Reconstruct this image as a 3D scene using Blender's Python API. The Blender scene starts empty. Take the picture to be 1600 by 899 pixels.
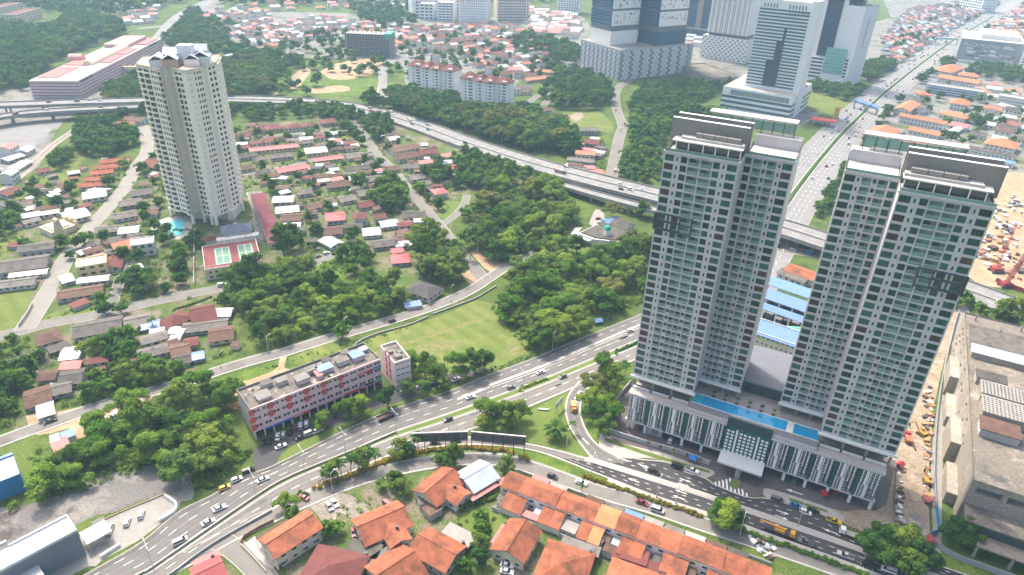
import bpy, math, random
import numpy as np
from mathutils import Matrix, Vector

rnd = random.Random(11)
NR = np.random.default_rng(11)
S = bpy.context.scene
COL = S.collection
PI = math.pi
HAZE = 0.00015; HAZE_C = (.5, .76, 1., 1)

# ------------------------------------------------------------------ camera
F, TH, RO, H = 1067.0, math.radians(29.58), math.radians(-1.787), 185.0
_c, _s = math.cos(TH), math.sin(TH)
_right = np.array([1, 0, 0.]); _fwd = np.array([0, _c, -_s]); _down = np.array([0, -_s, -_c])
_cr, _sr = math.cos(RO), math.sin(RO)
CR = np.array([_cr * _right + _sr * _down, -_sr * _right + _cr * _down, _fwd])

cam_d = bpy.data.cameras.new('camera')
cam = bpy.data.objects.new('camera', cam_d)
COL.objects.link(cam)
cam_d.sensor_fit = 'HORIZONTAL'
cam_d.sensor_width = 36.0
cam_d.lens = 36.0 * F / 1600.0
cam_d.clip_start = 1.0
cam_d.clip_end = 20000.0
_m = Matrix(((CR[0][0], -CR[1][0], -CR[2][0], 0), (CR[0][1], -CR[1][1], -CR[2][1], 0), (CR[0][2], -CR[1][2], -CR[2][2], H), (0, 0, 0, 1)))
cam.matrix_world = _m
S.camera = cam

# ------------------------------------------------------------------ sky, sun, exposure
SUN_EL = math.radians(57)
SH = math.radians(-57)                        # direction in which shadows fall
sun_dir = Vector((-math.cos(SH) * math.cos(SUN_EL), -math.sin(SH) * math.cos(SUN_EL), math.sin(SUN_EL)))
w = bpy.data.worlds.new('World'); S.world = w; w.use_nodes = True
nt = w.node_tree
bg = nt.nodes['Background']
sky = nt.nodes.new('ShaderNodeTexSky')
sky.sky_type = 'NISHITA'; sky.sun_disc = False
sky.sun_elevation = SUN_EL
sky.sun_rotation = math.atan2(sun_dir.x, sun_dir.y)
sky.air_density = 1.0; sky.dust_density = 7.0; sky.ozone_density = 0.4
nt.links.new(sky.outputs[0], bg.inputs[0])
bg.inputs[1].default_value = 0.15
ld = bpy.data.lights.new('sun', 'SUN'); ld.energy = 2.05; ld.angle = math.radians(2.5); ld.color = (1.0, 0.91, 0.78)
sun = bpy.data.objects.new('sun', ld); COL.objects.link(sun)
sun.rotation_euler = sun_dir.to_track_quat('Z', 'Y').to_euler()
S.view_settings.view_transform = 'Standard'; S.view_settings.look = 'None'
S.view_settings.exposure = 1.25; S.view_settings.gamma = 1.0
S.view_settings.use_curve_mapping = False
S.render.engine = 'CYCLES'
cy = S.cycles
cy.use_denoising = True
try: cy.denoiser = 'OPENIMAGEDENOISE'
except Exception: pass
cy.max_bounces = 4; cy.diffuse_bounces = 2; cy.glossy_bounces = 2; cy.transmission_bounces = 2; cy.volume_bounces = 1
cy.transparent_max_bounces = 4
cy.caustics_reflective = False; cy.caustics_refractive = False
cy.sample_clamp_indirect = 4.0

# ------------------------------------------------------------------ picture measure <-> place
def ray(px, py):
    return CR.T @ np.array([(px - 800) / F, (py - 449.5) / F, 1.])
def G(px, py, z=0.):
    """the point of the level plane at height z that the photograph shows at px, py"""
    d = ray(px, py); t = (z - H) / d[2]
    return np.array([d[0] * t, d[1] * t, z])
def PX(x, y, z=0.):
    v = CR @ np.array([x, y, z - H]); return 800 + F * v[0] / v[2], 449.5 + F * v[1] / v[2]
def HT(base, top):
    b = G(*base); d = ray(*top)
    t = (b[0] * d[0] + b[1] * d[1]) / (d[0] ** 2 + d[1] ** 2)
    return H + t * d[2]
def smooth(pts, n=8):
    """Catmull-Rom through points"""
    P = [np.array(p, float) for p in pts]
    P = [2 * P[0] - P[1]] + P + [2 * P[-1] - P[-2]]
    out = []
    for i in range(1, len(P) - 2):
        p0, p1, p2, p3 = P[i - 1:i + 3]
        for k in range(n):
            t = k / n
            out.append(.5 * ((2 * p1) + (-p0 + p2) * t + (2 * p0 - 5 * p1 + 4 * p2 - p3) * t * t + (-p0 + 3 * p1 - 3 * p2 + p3) * t ** 3))
    out.append(P[-2])
    return np.array(out)
def resample(P, step=None, n=None):
    P = np.array(P, float); d = np.r_[0, np.cumsum(np.linalg.norm(np.diff(P, axis=0), axis=1))]
    if n is None: n = max(2, int(d[-1] / step) + 1)
    t = np.linspace(0, d[-1], n)
    return np.stack([np.interp(t, d, P[:, k]) for k in range(P.shape[1])], 1)
def inpoly(x, y, poly):
    c = False; j = len(poly) - 1
    for i in range(len(poly)):
        xi, yi = poly[i][0], poly[i][1]; xj, yj = poly[j][0], poly[j][1]
        if (yi > y) != (yj > y) and x < (xj - xi) * (y - yi) / (yj - yi) + xi: c = not c
        j = i
    return c

# ------------------------------------------------------------------ materials
MATS = {}
def M(name, rgb, rough=.85, var=.18, scale=.6, spec=.25, rand=0., fine=0., metal=0., bump=0., dark=None, dscale=.08, dth=.55, stripes=None):
    """procedural surface: base colour + two noises + optional stains (dark), roof-tile / sheet courses (stripes=(period, strength))"""
    if name in MATS: return MATS[name]
    m = bpy.data.materials.new(name); m.use_nodes = True
    t = m.node_tree; N = t.nodes; L = t.links
    b = N['Principled BSDF']
    b.inputs['Roughness'].default_value = rough
    b.inputs['Metallic'].default_value = metal
    b.inputs['Specular IOR Level'].default_value = spec
    geo = N.new('ShaderNodeNewGeometry')
    col = None
    def noise(sc, detail=3., rough_=.6):
        n = N.new('ShaderNodeTexNoise'); n.inputs['Scale'].default_value = sc; n.inputs['Detail'].default_value = detail
        n.inputs['Roughness'].default_value = rough_
        L.new(geo.outputs['Position'], n.inputs['Vector']); return n
    def mul(c_out, f_out, lo, hi):
        mr = N.new('ShaderNodeMapRange'); mr.inputs[1].default_value = .25; mr.inputs[2].default_value = .75
        mr.inputs[3].default_value = lo; mr.inputs[4].default_value = hi
        L.new(f_out, mr.inputs[0])
        mx = N.new('ShaderNodeMix'); mx.data_type = 'RGBA'; mx.blend_type = 'MULTIPLY'; mx.inputs[0].default_value = 1.
        L.new(c_out, mx.inputs[6])
        cb = N.new('ShaderNodeCombineColor')
        for k in range(3): L.new(mr.outputs[0], cb.inputs[k])
        L.new(cb.outputs[0], mx.inputs[7]); return mx.outputs[2]
    r0 = N.new('ShaderNodeRGB'); r0.outputs[0].default_value = (*rgb, 1); col = r0.outputs[0]
    if var: col = mul(col, noise(scale).outputs[0], 1 - var, 1 + var)
    if fine: col = mul(col, noise(scale * 9, 2.).outputs[0], 1 - fine, 1 + fine)
    if dark is not None:
        n = noise(dscale, 5., .65)
        mr = N.new('ShaderNodeMapRange'); mr.inputs[1].default_value = dth; mr.inputs[2].default_value = dth + .13
        L.new(n.outputs[0], mr.inputs[0])
        mx = N.new('ShaderNodeMix'); mx.data_type = 'RGBA'; L.new(mr.outputs[0], mx.inputs[0]); L.new(col, mx.inputs[6])
        mx.inputs[7].default_value = (*dark, 1); col = mx.outputs[2]
    if stripes:
        tc = N.new('ShaderNodeTexCoord')
        wv = N.new('ShaderNodeTexWave'); wv.bands_direction = stripes[2] if len(stripes) > 2 else 'X'
        wv.inputs['Scale'].default_value = .314 / stripes[0] ; wv.inputs['Distortion'].default_value = .4
        L.new(tc.outputs['Object'], wv.inputs['Vector'])
        col = mul(col, wv.outputs['Fac'], 1 - stripes[1], 1 + stripes[1] * .6)
    if rand:
        oi = N.new('ShaderNodeObjectInfo')
        mr = N.new('ShaderNodeMapRange'); mr.inputs[3].default_value = 1 - rand; mr.inputs[4].default_value = 1 + rand
        L.new(oi.outputs['Random'], mr.inputs[0])
        mx = N.new('ShaderNodeMix'); mx.data_type = 'RGBA'; mx.blend_type = 'MULTIPLY'; mx.inputs[0].default_value = 1.
        cb = N.new('ShaderNodeCombineColor')
        for k in range(3): L.new(mr.outputs[0], cb.inputs[k])
        L.new(col, mx.inputs[6]); L.new(cb.outputs[0], mx.inputs[7]); col = mx.outputs[2]
    L.new(col, b.inputs['Base Color'])
    if bump:
        bp = N.new('ShaderNodeBump'); bp.inputs['Strength'].default_value = bump; bp.inputs['Distance'].default_value = .1
        L.new(noise(scale * 12, 2.).outputs[0], bp.inputs['Height']); L.new(bp.outputs[0], b.inputs['Normal'])
    MATS[name] = m
    return m
def leafmat(name, a, b_, hue=.06):
    """foliage: leaves between two greens by clump, with a little light coming through"""
    if name in MATS: return MATS[name]
    m = bpy.data.materials.new(name); m.use_nodes = True
    t = m.node_tree; N = t.nodes; L = t.links
    N.remove(N['Principled BSDF'])
    out = N['Material Output']
    geo = N.new('ShaderNodeNewGeometry'); oi = N.new('ShaderNodeObjectInfo')
    n = N.new('ShaderNodeTexNoise'); n.inputs['Scale'].default_value = .42; n.inputs['Detail'].default_value = 3.
    L.new(geo.outputs['Position'], n.inputs['Vector'])
    mr = N.new('ShaderNodeMapRange'); mr.inputs[1].default_value = .32; mr.inputs[2].default_value = .68; L.new(n.outputs[0], mr.inputs[0])
    mx = N.new('ShaderNodeMix'); mx.data_type = 'RGBA'; L.new(mr.outputs[0], mx.inputs[0])
    mx.inputs[6].default_value = (*a, 1); mx.inputs[7].default_value = (*b_, 1)
    n2 = N.new('ShaderNodeTexNoise'); n2.inputs['Scale'].default_value = .022; L.new(geo.outputs['Position'], n2.inputs['Vector'])
    ad = N.new('ShaderNodeMath'); ad.operation = 'ADD'; L.new(oi.outputs['Random'], ad.inputs[0]); L.new(n2.outputs[0], ad.inputs[1])
    hs = N.new('ShaderNodeHueSaturation'); L.new(mx.outputs[2], hs.inputs['Color'])
    m1 = N.new('ShaderNodeMapRange'); m1.inputs[1].default_value = .3; m1.inputs[2].default_value = 1.7; m1.inputs[3].default_value = .5 + hue; m1.inputs[4].default_value = .5 - hue * .35
    L.new(ad.outputs[0], m1.inputs[0]); L.new(m1.outputs[0], hs.inputs['Hue'])
    m2 = N.new('ShaderNodeMapRange'); m2.inputs[1].default_value = .3; m2.inputs[2].default_value = 1.7; m2.inputs[3].default_value = .58; m2.inputs[4].default_value = 1.62
    L.new(ad.outputs[0], m2.inputs[0]); L.new(m2.outputs[0], hs.inputs['Value'])
    d = N.new('ShaderNodeBsdfDiffuse'); tr = N.new('ShaderNodeBsdfTranslucent'); ms = N.new('ShaderNodeMixShader'); ms.inputs[0].default_value = .36
    L.new(hs.outputs[0], d.inputs[0]); L.new(hs.outputs[0], tr.inputs[0])
    L.new(d.outputs[0], ms.inputs[1]); L.new(tr.outputs[0], ms.inputs[2]); L.new(ms.outputs[0], out.inputs[0])
    MATS[name] = m; return m
def groundmat(name, layers, fine=.12, mow=0.):
    """ground: a stack of colours, each laid over the one before where a noise of the given scale passes a threshold"""
    if name in MATS: return MATS[name]
    m = bpy.data.materials.new(name); m.use_nodes = True
    t = m.node_tree; N = t.nodes; L = t.links; b = N['Principled BSDF']
    b.inputs['Roughness'].default_value = .95; b.inputs['Specular IOR Level'].default_value = .1
    geo = N.new('ShaderNodeNewGeometry'); col = None
    for i, (rgb, sc, th) in enumerate(layers):
        if col is None:
            r = N.new('ShaderNodeRGB'); r.outputs[0].default_value = (*rgb, 1); col = r.outputs[0]; continue
        n = N.new('ShaderNodeTexNoise'); n.inputs['Scale'].default_value = sc; n.inputs['Detail'].default_value = 6.; n.inputs['Roughness'].default_value = .7
        mp = N.new('ShaderNodeVectorMath'); mp.operation = 'ADD'; mp.inputs[1].default_value = (i * 37., i * 91., 0)
        L.new(geo.outputs['Position'], mp.inputs[0]); L.new(mp.outputs[0], n.inputs['Vector'])
        mr = N.new('ShaderNodeMapRange'); mr.inputs[1].default_value = th; mr.inputs[2].default_value = th + .1; L.new(n.outputs[0], mr.inputs[0])
        mx = N.new('ShaderNodeMix'); mx.data_type = 'RGBA'; L.new(mr.outputs[0], mx.inputs[0]); L.new(col, mx.inputs[6]); mx.inputs[7].default_value = (*rgb, 1)
        col = mx.outputs[2]
    if mow:
        wv = N.new('ShaderNodeTexWave'); wv.bands_direction = 'DIAGONAL'; wv.inputs['Scale'].default_value = .055; wv.inputs['Distortion'].default_value = 3.; wv.inputs['Detail Scale'].default_value = .12; wv.inputs['Detail'].default_value = 3.
        L.new(geo.outputs['Position'], wv.inputs['Vector'])
        mw_ = N.new('ShaderNodeMix'); mw_.data_type = 'RGBA'; mw_.blend_type = 'MULTIPLY'; L.new(wv.outputs[0], mw_.inputs[0]); L.new(col, mw_.inputs[6]); mw_.inputs[7].default_value = (1 - mow, 1 - mow * .8, 1 - mow, 1); col = mw_.outputs[2]
    n = N.new('ShaderNodeTexNoise'); n.inputs['Scale'].default_value = 1.3; n.inputs['Detail'].default_value = 4.; L.new(geo.outputs['Position'], n.inputs['Vector'])
    mr = N.new('ShaderNodeMapRange'); mr.inputs[1].default_value = .3; mr.inputs[2].default_value = .7; mr.inputs[3].default_value = 1 - fine * 2; mr.inputs[4].default_value = 1 + fine * 2
    L.new(n.outputs[0], mr.inputs[0])
    cb = N.new('ShaderNodeCombineColor')
    for k in range(3): L.new(mr.outputs[0], cb.inputs[k])
    mx = N.new('ShaderNodeMix'); mx.data_type = 'RGBA'; mx.blend_type = 'MULTIPLY'; mx.inputs[0].default_value = 1.; L.new(col, mx.inputs[6]); L.new(cb.outputs[0], mx.inputs[7])
    L.new(mx.outputs[2], b.inputs['Base Color'])
    MATS[name] = m; return m

asphalt = M('asphalt', (.15, .145, .14), .9, .16, .25, .2, fine=.08, dark=(.11, .108, .106), dscale=.05, dth=.58)
asphalt_new = M('asphalt_new', (.062, .06, .064), .85, .14, .2, .25, fine=.06, dark=(.085, .08, .08), dscale=.06, dth=.55)
asphalt_old = M('asphalt_old', (.175, .168, .155), .92, .15, .2, .15, fine=.08, dark=(.13, .125, .117), dscale=.07, dth=.55)
asphalt_far = M('asphalt_far', (.2, .2, .2), .9, .12, .15, .2, dark=(.15, .15, .15), dscale=.03, dth=.55)
concrete = M('concrete', (.26, .25, .232), .9, .14, .5, .2, fine=.06, dark=(.18, .172, .16), dscale=.15, dth=.58)
concrete_lt = M('concrete_light', (.36, .345, .315), .9, .1, .5, .2, fine=.05)
concrete_dk = M('concrete_dark', (.2, .195, .185), .92, .2, .4, .2, dark=(.1, .1, .095), dscale=.2, dth=.55)
paint_w = M('road_paint_white', (.72, .72, .7), .7, .12, 1.5)
paint_y = M('road_paint_yellow', (.72, .5, .08), .7, .12, 1.5)
kerb_m = M('kerb_concrete', (.38, .37, .34), .9, .15, .8)
paver_m = M('paver_red', (.36, .22, .16), .9, .2, .6, fine=.12)
dirt = groundmat('dirt', [((.31, .22, .14), 0, 0), ((.37, .29, .2), .12, .48), ((.22, .15, .095), .2, .56)])
dirt_pale = groundmat('dirt_pale', [((.26, .21, .155), 0, 0), ((.33, .28, .22), .15, .51), ((.19, .15, .11), .22, .53), ((.2, .17, .14), .4, .62)])
gravel_m = groundmat('gravel_lot', [((.15, .145, .14), 0, 0), ((.215, .205, .19), .05, .49), ((.085, .07, .072), .04, .55), ((.26, .22, .17), .1, .63)])
grass_f = groundmat('field_grass', [((.125, .16, .042), 0, 0), ((.16, .185, .056), .05, .48), ((.09, .15, .03), .12, .55), ((.21, .19, .08), .07, .62)], .1, .2)
grass_m = groundmat('rough_grass', [((.075, .125, .025), 0, 0), ((.11, .165, .03), .08, .47), ((.05, .09, .02), .15, .54), ((.23, .19, .11), .05, .67)], .14)
grass_ln = groundmat('lawn_grass', [((.1, .15, .035), 0, 0), ((.13, .17, .045), .1, .5), ((.2, .18, .09), .07, .66)], .08)
ground_m = groundmat('ground_cover', [((.065, .1, .026), 0, 0), ((.095, .135, .03), .03, .48), ((.045, .075, .02), .06, .52), ((.19, .15, .1), .035, .64), ((.08, .13, .028), .15, .55)], .2)
yard_m = groundmat('village_yard', [((.07, .11, .028), 0, 0), ((.17, .145, .11), .06, .47), ((.09, .13, .03), .12, .53), ((.2, .19, .165), .11, .58), ((.05, .085, .022), .2, .56)], .2)
town_m = groundmat('town_ground', [((.2, .195, .185), 0, 0), ((.13, .128, .125), .05, .5), ((.08, .11, .04), .03, .52), ((.26, .25, .23), .08, .6)], .15)

orange_tile = M('orange_roof_tile', (.29, .1, .055), .85, .3, .35, .2, rand=.16, fine=.28, dark=(.16, .065, .04), dscale=.16, dth=.5, stripes=(.4, .12))
orange_pale = M('orange_roof_pale', (.36, .16, .105), .85, .2, .35, .2, rand=.3, fine=.12)
maroon_tile = M('maroon_roof_tile', (.14, .048, .042), .8, .2, .4, .25, rand=.12, fine=.1, stripes=(.4, .1))
red_sheet = M('red_sheet_roof', (.3, .06, .065), .6, .15, .4, .4, rand=.12, stripes=(.5, .12))
pink_sheet = M('pink_sheet_roof', (.42, .16, .15), .7, .12, .5, .3, stripes=(.5, .08))
grey_sheet = M('grey_asbestos_roof', (.125, .115, .105), .9, .25, .3, .2, rand=.35, fine=.15, dark=(.065, .06, .056), dscale=.25, dth=.53, stripes=(.5, .12))
brown_sheet = M('brown_rust_roof', (.115, .07, .055), .85, .25, .35, .2, rand=.2, fine=.12, dark=(.2, .12, .08), dscale=.3, dth=.56, stripes=(.5, .12))
blue_sheet = M('blue_sheet_roof', (.11, .2, .4), .5, .12, .4, .4, rand=.08, stripes=(.6, .06))
bluegrey_sheet = M('bluegrey_sheet_roof', (.33, .38, .45), .55, .15, .4, .4, stripes=(.6, .08))
white_sheet = M('white_sheet_roof', (.36, .365, .37), .5, .1, .3, .4, rand=.06, stripes=(.6, .04))
black_tile = M('black_roof_tile', (.06, .058, .06), .8, .2, .4, .3, rand=.2)
wall_cream = M('wall_cream', (.58, .52, .41), .85, .1, .4, rand=.08, dark=(.5, .45, .36), dscale=.3, dth=.62)
wall_white = M('wall_white', (.62, .61, .58), .85, .1, .4, rand=.06, dark=(.5, .49, .46), dscale=.3, dth=.62)
wall_grey = M('wall_grey', (.42, .41, .4), .85, .12, .4, rand=.1, dark=(.28, .27, .26), dscale=.3, dth=.58)
wall_yellow = M('wall_yellow', (.68, .52, .26), .85, .1, .4)
glass = M('window_glass', (.035, .06, .065), .12, .25, .6, .6)
glass_teal = M('teal_glass', (.028, .095, .085), .12, .4, .5, .5, rand=.6)
glass_blue = M('blue_glass', (.022, .075, .15), .4, .3, .1, .15)
glass_navy = M('navy_glass', (.02, .036, .075), .4, .25, .1, .15)
glass_green = M('green_glass', (.12, .36, .33), .2, .2, .12, .5)
metal_dk = M('dark_metal', (.05, .05, .055), .5, .1, 1., .4)
metal_lt = M('light_metal', (.5, .51, .52), .45, .1, 1., .5)
rubber = M('rubber', (.02, .02, .02), .9, 0)
bark = M('bark', (.17, .13, .095), .95, .25, 1.5)
bark_pale = M('bark_pale', (.3, .27, .23), .95, .2, 1.5)

# ------------------------------------------------------------------ mesh helpers
class MB:
    """collects faces of several materials; build() links them as one mesh object"""
    def __init__(s): s.v = []; s.f = []; s.m = []; s.mats = []
    def mi(s, mat):
        if mat not in s.mats: s.mats.append(mat)
        return s.mats.index(mat)
    def face(s, pts, mat):
        n = len(s.v); s.v += [tuple(p) for p in pts]; s.f.append(tuple(range(n, n + len(pts)))); s.m.append(s.mi(mat))
    def box(s, x0, x1, y0, y1, z0, z1, mat, top=None, bottom=True):
        n = len(s.v)
        s.v += [(x0, y0, z0), (x1, y0, z0), (x1, y1, z0), (x0, y1, z0), (x0, y0, z1), (x1, y0, z1), (x1, y1, z1), (x0, y1, z1)]
        fs = [(0, 1, 5, 4), (1, 2, 6, 5), (2, 3, 7, 6), (3, 0, 4, 7), (4, 5, 6, 7)]
        ms = [s.mi(mat)] * 4 + [s.mi(top or mat)]
        if bottom: fs.append((3, 2, 1, 0)); ms.append(s.mi(mat))
        s.f += [tuple(n + i for i in q) for q in fs]; s.m += ms; return s
    def bar(s, a, b, r, mat, sides=4, r2=None):
        a = Vector(a); b = Vector(b); d = (b - a)
        if d.length < 1e-6: return s
        d.normalize(); up = Vector((0, 0, 1)) if abs(d.z) < .9 else Vector((1, 0, 0))
        u = d.cross(up).normalized(); v = d.cross(u); r2 = r if r2 is None else r2
        n = len(s.v)
        for p, q in ((a, r), (b, r2)):
            for k in range(sides):
                t = 2 * PI * (k + .5) / sides; s.v.append(tuple(p + u * math.cos(t) * q + v * math.sin(t) * q))
        for k in range(sides):
            s.f.append((n + k, n + (k + 1) % sides, n + sides + (k + 1) % sides, n + sides + k)); s.m.append(s.mi(mat))
        s.f.append(tuple(n + sides + k for k in range(sides))); s.m.append(s.mi(mat))
        s.f.append(tuple(n + sides - 1 - k for k in range(sides))); s.m.append(s.mi(mat)); return s
    def prism(s, poly, z0, z1, mat, top=None, bottom=False):
        """vertical prism over a polygon (counter-clockwise seen from above)"""
        A = sum(poly[i][0] * poly[(i + 1) % len(poly)][1] - poly[(i + 1) % len(poly)][0] * poly[i][1] for i in range(len(poly)))
        if A < 0: poly = poly[::-1]
        n = len(s.v); k = len(poly)
        s.v += [(p[0], p[1], z0) for p in poly] + [(p[0], p[1], z1) for p in poly]
        for i in range(k): s.f.append((n + i, n + (i + 1) % k, n + k + (i + 1) % k, n + k + i)); s.m.append(s.mi(mat))
        s.f.append(tuple(n + k + i for i in range(k))); s.m.append(s.mi(top or mat))
        if bottom: s.f.append(tuple(n + k - 1 - i for i in range(k))); s.m.append(s.mi(mat))
        return s
    def mesh(s, name):
        me = bpy.data.meshes.new(name)
        me.from_pydata(s.v, [], s.f)
        for mt in s.mats: me.materials.append(mt)
        if len(s.mats) > 1: me.polygons.foreach_set('material_index', s.m)
        me.update(); return me
    def build(s, name, parent=None, loc=(0, 0, 0), rz=0., smooth_=False):
        me = s.mesh(name)
        if smooth_: me.polygons.foreach_set('use_smooth', [True] * len(me.polygons))
        return O(name, me, parent, loc, rz)
def O(name, me, parent=None, loc=(0, 0, 0), rz=0., sc=None):
    o = bpy.data.objects.new(name, me); COL.objects.link(o)
    o.parent = parent; o.location = loc
    if rz: o.rotation_euler = (0, 0, rz)
    if sc is not None: o.scale = (sc, sc, sc) if not hasattr(sc, '__len__') else sc
    return o
THINGS = []
def tag(o, label, cat, group=None, at=None, size=None):
    o['label'] = label; o['category'] = cat
    if group: o['group'] = group
    THINGS.append(o); return o
def thing(name, label, cat, loc=(0, 0, 0), rz=0., group=None):
    return tag(O(name, None, None, loc, rz), label, cat, group)
def structure(o): o['kind'] = 'structure'; return o
def stuff(o): o['kind'] = 'stuff'; return o
def quadmesh(name, V, Fq, mat):
    """fast mesh from numpy: V (n,3), Fq (m,3|4)"""
    me = bpy.data.meshes.new(name); k = Fq.shape[1]
    me.vertices.add(len(V)); me.vertices.foreach_set('co', np.ascontiguousarray(V, np.float32).ravel())
    me.loops.add(Fq.size); me.loops.foreach_set('vertex_index', np.ascontiguousarray(Fq, np.int32).ravel())
    me.polygons.add(len(Fq)); me.polygons.foreach_set('loop_start', np.arange(0, Fq.size, k, dtype=np.int32))
    try: me.polygons.foreach_set('loop_total', np.full(len(Fq), k, np.int32))
    except Exception: pass
    me.materials.append(mat); me.update(calc_edges=True); me.validate(); return me
def frame(p0, p1, z=0.):
    """a building's frame: ground point under p0, yaw of p0->p1, length"""
    a = G(p0[0], p0[1], z); b = G(p1[0], p1[1], z); d = b - a
    return (a[0], a[1], 0.), math.atan2(d[1], d[0]), float(np.hypot(d[0], d[1]))
def facade(mb, o, ux, wdt, z0, z1, openings, depth, wall, pane=None, paneM=None, nrm=None):
    """wall sheet from point o along unit ux, width wdt, with recessed openings (x0,x1,za,zb); panes go to paneM"""
    ux = np.array(ux, float); o = np.array(o, float)
    nin = np.array([-ux[1], ux[0]]) if nrm is None else np.array(nrm)
    xs = sorted({0., wdt} | {round(q[0], 3) for q in openings} | {round(q[1], 3) for q in openings})
    zs = sorted({z0, z1} | {round(q[2], 3) for q in openings} | {round(q[3], 3) for q in openings})
    xi = {x: i for i, x in enumerate(xs)}; zi = {z: i for i, z in enumerate(zs)}
    openc = set()
    for q in openings:
        for i in range(xi[round(q[0], 3)], xi[round(q[1], 3)]):
            for j in range(zi[round(q[2], 3)], zi[round(q[3], 3)]): openc.add((i, j))
    idx = {}; w_ = mb.mi(wall)
    def vid(i, j, d):
        k = (i, j, d)
        if k not in idx:
            p = o + ux * xs[i] + nin * (depth if d else 0); idx[k] = len(mb.v); mb.v.append((p[0], p[1], zs[j]))
        return idx[k]
    # merge wall cells horizontally row by row where nothing opens
    for j in range(len(zs) - 1):
        for i in range(len(xs) - 1):
            if (i, j) not in openc:
                mb.f.append((vid(i, j, 0), vid(i + 1, j, 0), vid(i + 1, j + 1, 0), vid(i, j + 1, 0))); mb.m.append(w_)
    for q in openings:
        a, b, c, d = xi[round(q[0], 3)], xi[round(q[1], 3)], zi[round(q[2], 3)], zi[round(q[3], 3)]
        for (i0, j0, i1, j1) in ((a, c, b, c), (b, c, b, d), (b, d, a, d), (a, d, a, c)):
            # reveal along the opening's edge
            if i0 == i1:
                js = range(j0, j1) if j1 > j0 else range(j0, j1, -1)
                for jj in js:
                    j2 = jj + (1 if j1 > j0 else -1)
                    mb.f.append((vid(i0, jj, 0), vid(i0, jj, 1), vid(i0, j2, 1), vid(i0, j2, 0))[::-1]); mb.m.append(w_)
            else:
                is_ = range(i0, i1) if i1 > i0 else range(i0, i1, -1)
                for ii in is_:
                    i2 = ii + (1 if i1 > i0 else -1)
                    mb.f.append((vid(ii, j0, 0), vid(ii, j0, 1), vid(i2, j0, 1), vid(i2, j0, 0))[::-1]); mb.m.append(w_)
        if paneM is not None:
            pm = q[4] if len(q) > 4 else pane
            P = [o + ux * q[0] + nin * depth * .98, o + ux * q[1] + nin * depth * .98]
            paneM.face([(P[0][0], P[0][1], q[2]), (P[1][0], P[1][1], q[2]), (P[1][0], P[1][1], q[3]), (P[0][0], P[0][1], q[3])], pm)
def rows(wdt, z0, floors, fh, bays, wf=.6, hf=.5, sill=.3, m0=.04, mat=None):
    """openings in a regular grid"""
    out = []; a = wdt * m0; bw = (wdt - 2 * a) / bays
    for f in range(floors):
        for b in range(bays):
            x0 = a + bw * (b + .5 - wf / 2); z = z0 + fh * (f + sill)
            out.append((x0, x0 + bw * wf, z, z + fh * hf) + ((mat,) if mat else ()))
    return out
def block(name, label, cat, loc, rz, W, D, Ht, wall, roof, front=None, side=None, pane=None, depth=.25, parapet=.8, group=None, back=True, base=0., near=False, parent=None):
    """rectangular building: walls with recessed openings, panes, flat roof with parapet. x along the front, y away"""
    t = parent or thing(name, label, cat, loc, rz, group)
    wm = MB(); pm = MB(); pane = pane or glass
    sides = (((0, 0), (1, 0), W, front), ((W, 0), (0, 1), D, side), ((W, D), (-1, 0), W, front if back else None), ((0, D), (0, -1), D, side))
    for o, u, L_, op in sides: facade(wm, o, u, L_, base, Ht, op or [], depth, wall, pane, pm)
    wm.build('wall', t)
    if pm.f:
        stuff(pm.build('window_glazing', t))
    r = MB(); p = min(.3, parapet * .5)
    r.box(.02, W - .02, .02, D - .02, Ht - parapet - .3, Ht - parapet, roof)
    for (x0, x1, y0, y1) in ((-.05, W + .05, -.05, p), (-.05, W + .05, D - p, D + .05), (-.05, p, p, D - p), (W - p, W + .05, p, D - p)):
        r.box(x0, x1, y0, y1, Ht - parapet - .1, Ht + .02, wall)
    r.build('roof', t)
    return t
# ================================================================== the setting: ground, fields, roads
gm = MB(); gm.face([(-4200, -600, 0), (4200, -600, 0), (4200, 6500, 0), (-4200, 6500, 0)], ground_m)
structure(gm.build('ground'))
def sheet(name, poly, z, mat, n=4, sm=True):
    P = [G(*p)[:2] for p in poly]
    if sm: P = smooth(P + [P[0]], n)[:-1]
    mb = MB(); A = sum(P[i][0] * P[(i + 1) % len(P)][1] - P[(i + 1) % len(P)][0] * P[i][1] for i in range(len(P)))
    if A < 0: P = P[::-1]
    mb.face([(p[0], p[1], z) for p in P], mat)
    return structure(mb.build(name))
def ribbon(mb, L, R, z, mat, zs=None):
    n = len(mb.v); k = len(L)
    for i in range(k):
        zi = z if zs is None else z + zs[i]
        mb.v.append((L[i][0], L[i][1], zi)); mb.v.append((R[i][0], R[i][1], zi))
    q = mb.mi(mat)
    for i in range(k - 1): mb.f.append((n + 2 * i, n + 2 * i + 1, n + 2 * i + 3, n + 2 * i + 2)); mb.m.append(q)
def offs(P, d):
    T = np.gradient(P, axis=0); T /= np.linalg.norm(T, axis=1)[:, None] + 1e-9
    return P + np.stack([-T[:, 1], T[:, 0]], 1) * d
def thick(mb, P, w, z0, z1, mat):
    """a low wall / kerb along a polyline"""
    A = offs(P, w / 2); B = offs(P, -w / 2); n = len(mb.v); k = len(P)
    for i in range(k): mb.v += [(A[i][0], A[i][1], z0), (A[i][0], A[i][1], z1), (B[i][0], B[i][1], z1), (B[i][0], B[i][1], z0)]
    q = mb.mi(mat)
    for i in range(k - 1):
        a = n + 4 * i; b = a + 4
        for u, v in ((0, 1), (1, 2), (2, 3)): mb.f.append((a + u, b + u, b + v, a + v)); mb.m.append(q)
    for a in (n, n + 4 * (k - 1)): mb.f.append((a, a + 1, a + 2, a + 3)); mb.m.append(q)
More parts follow.
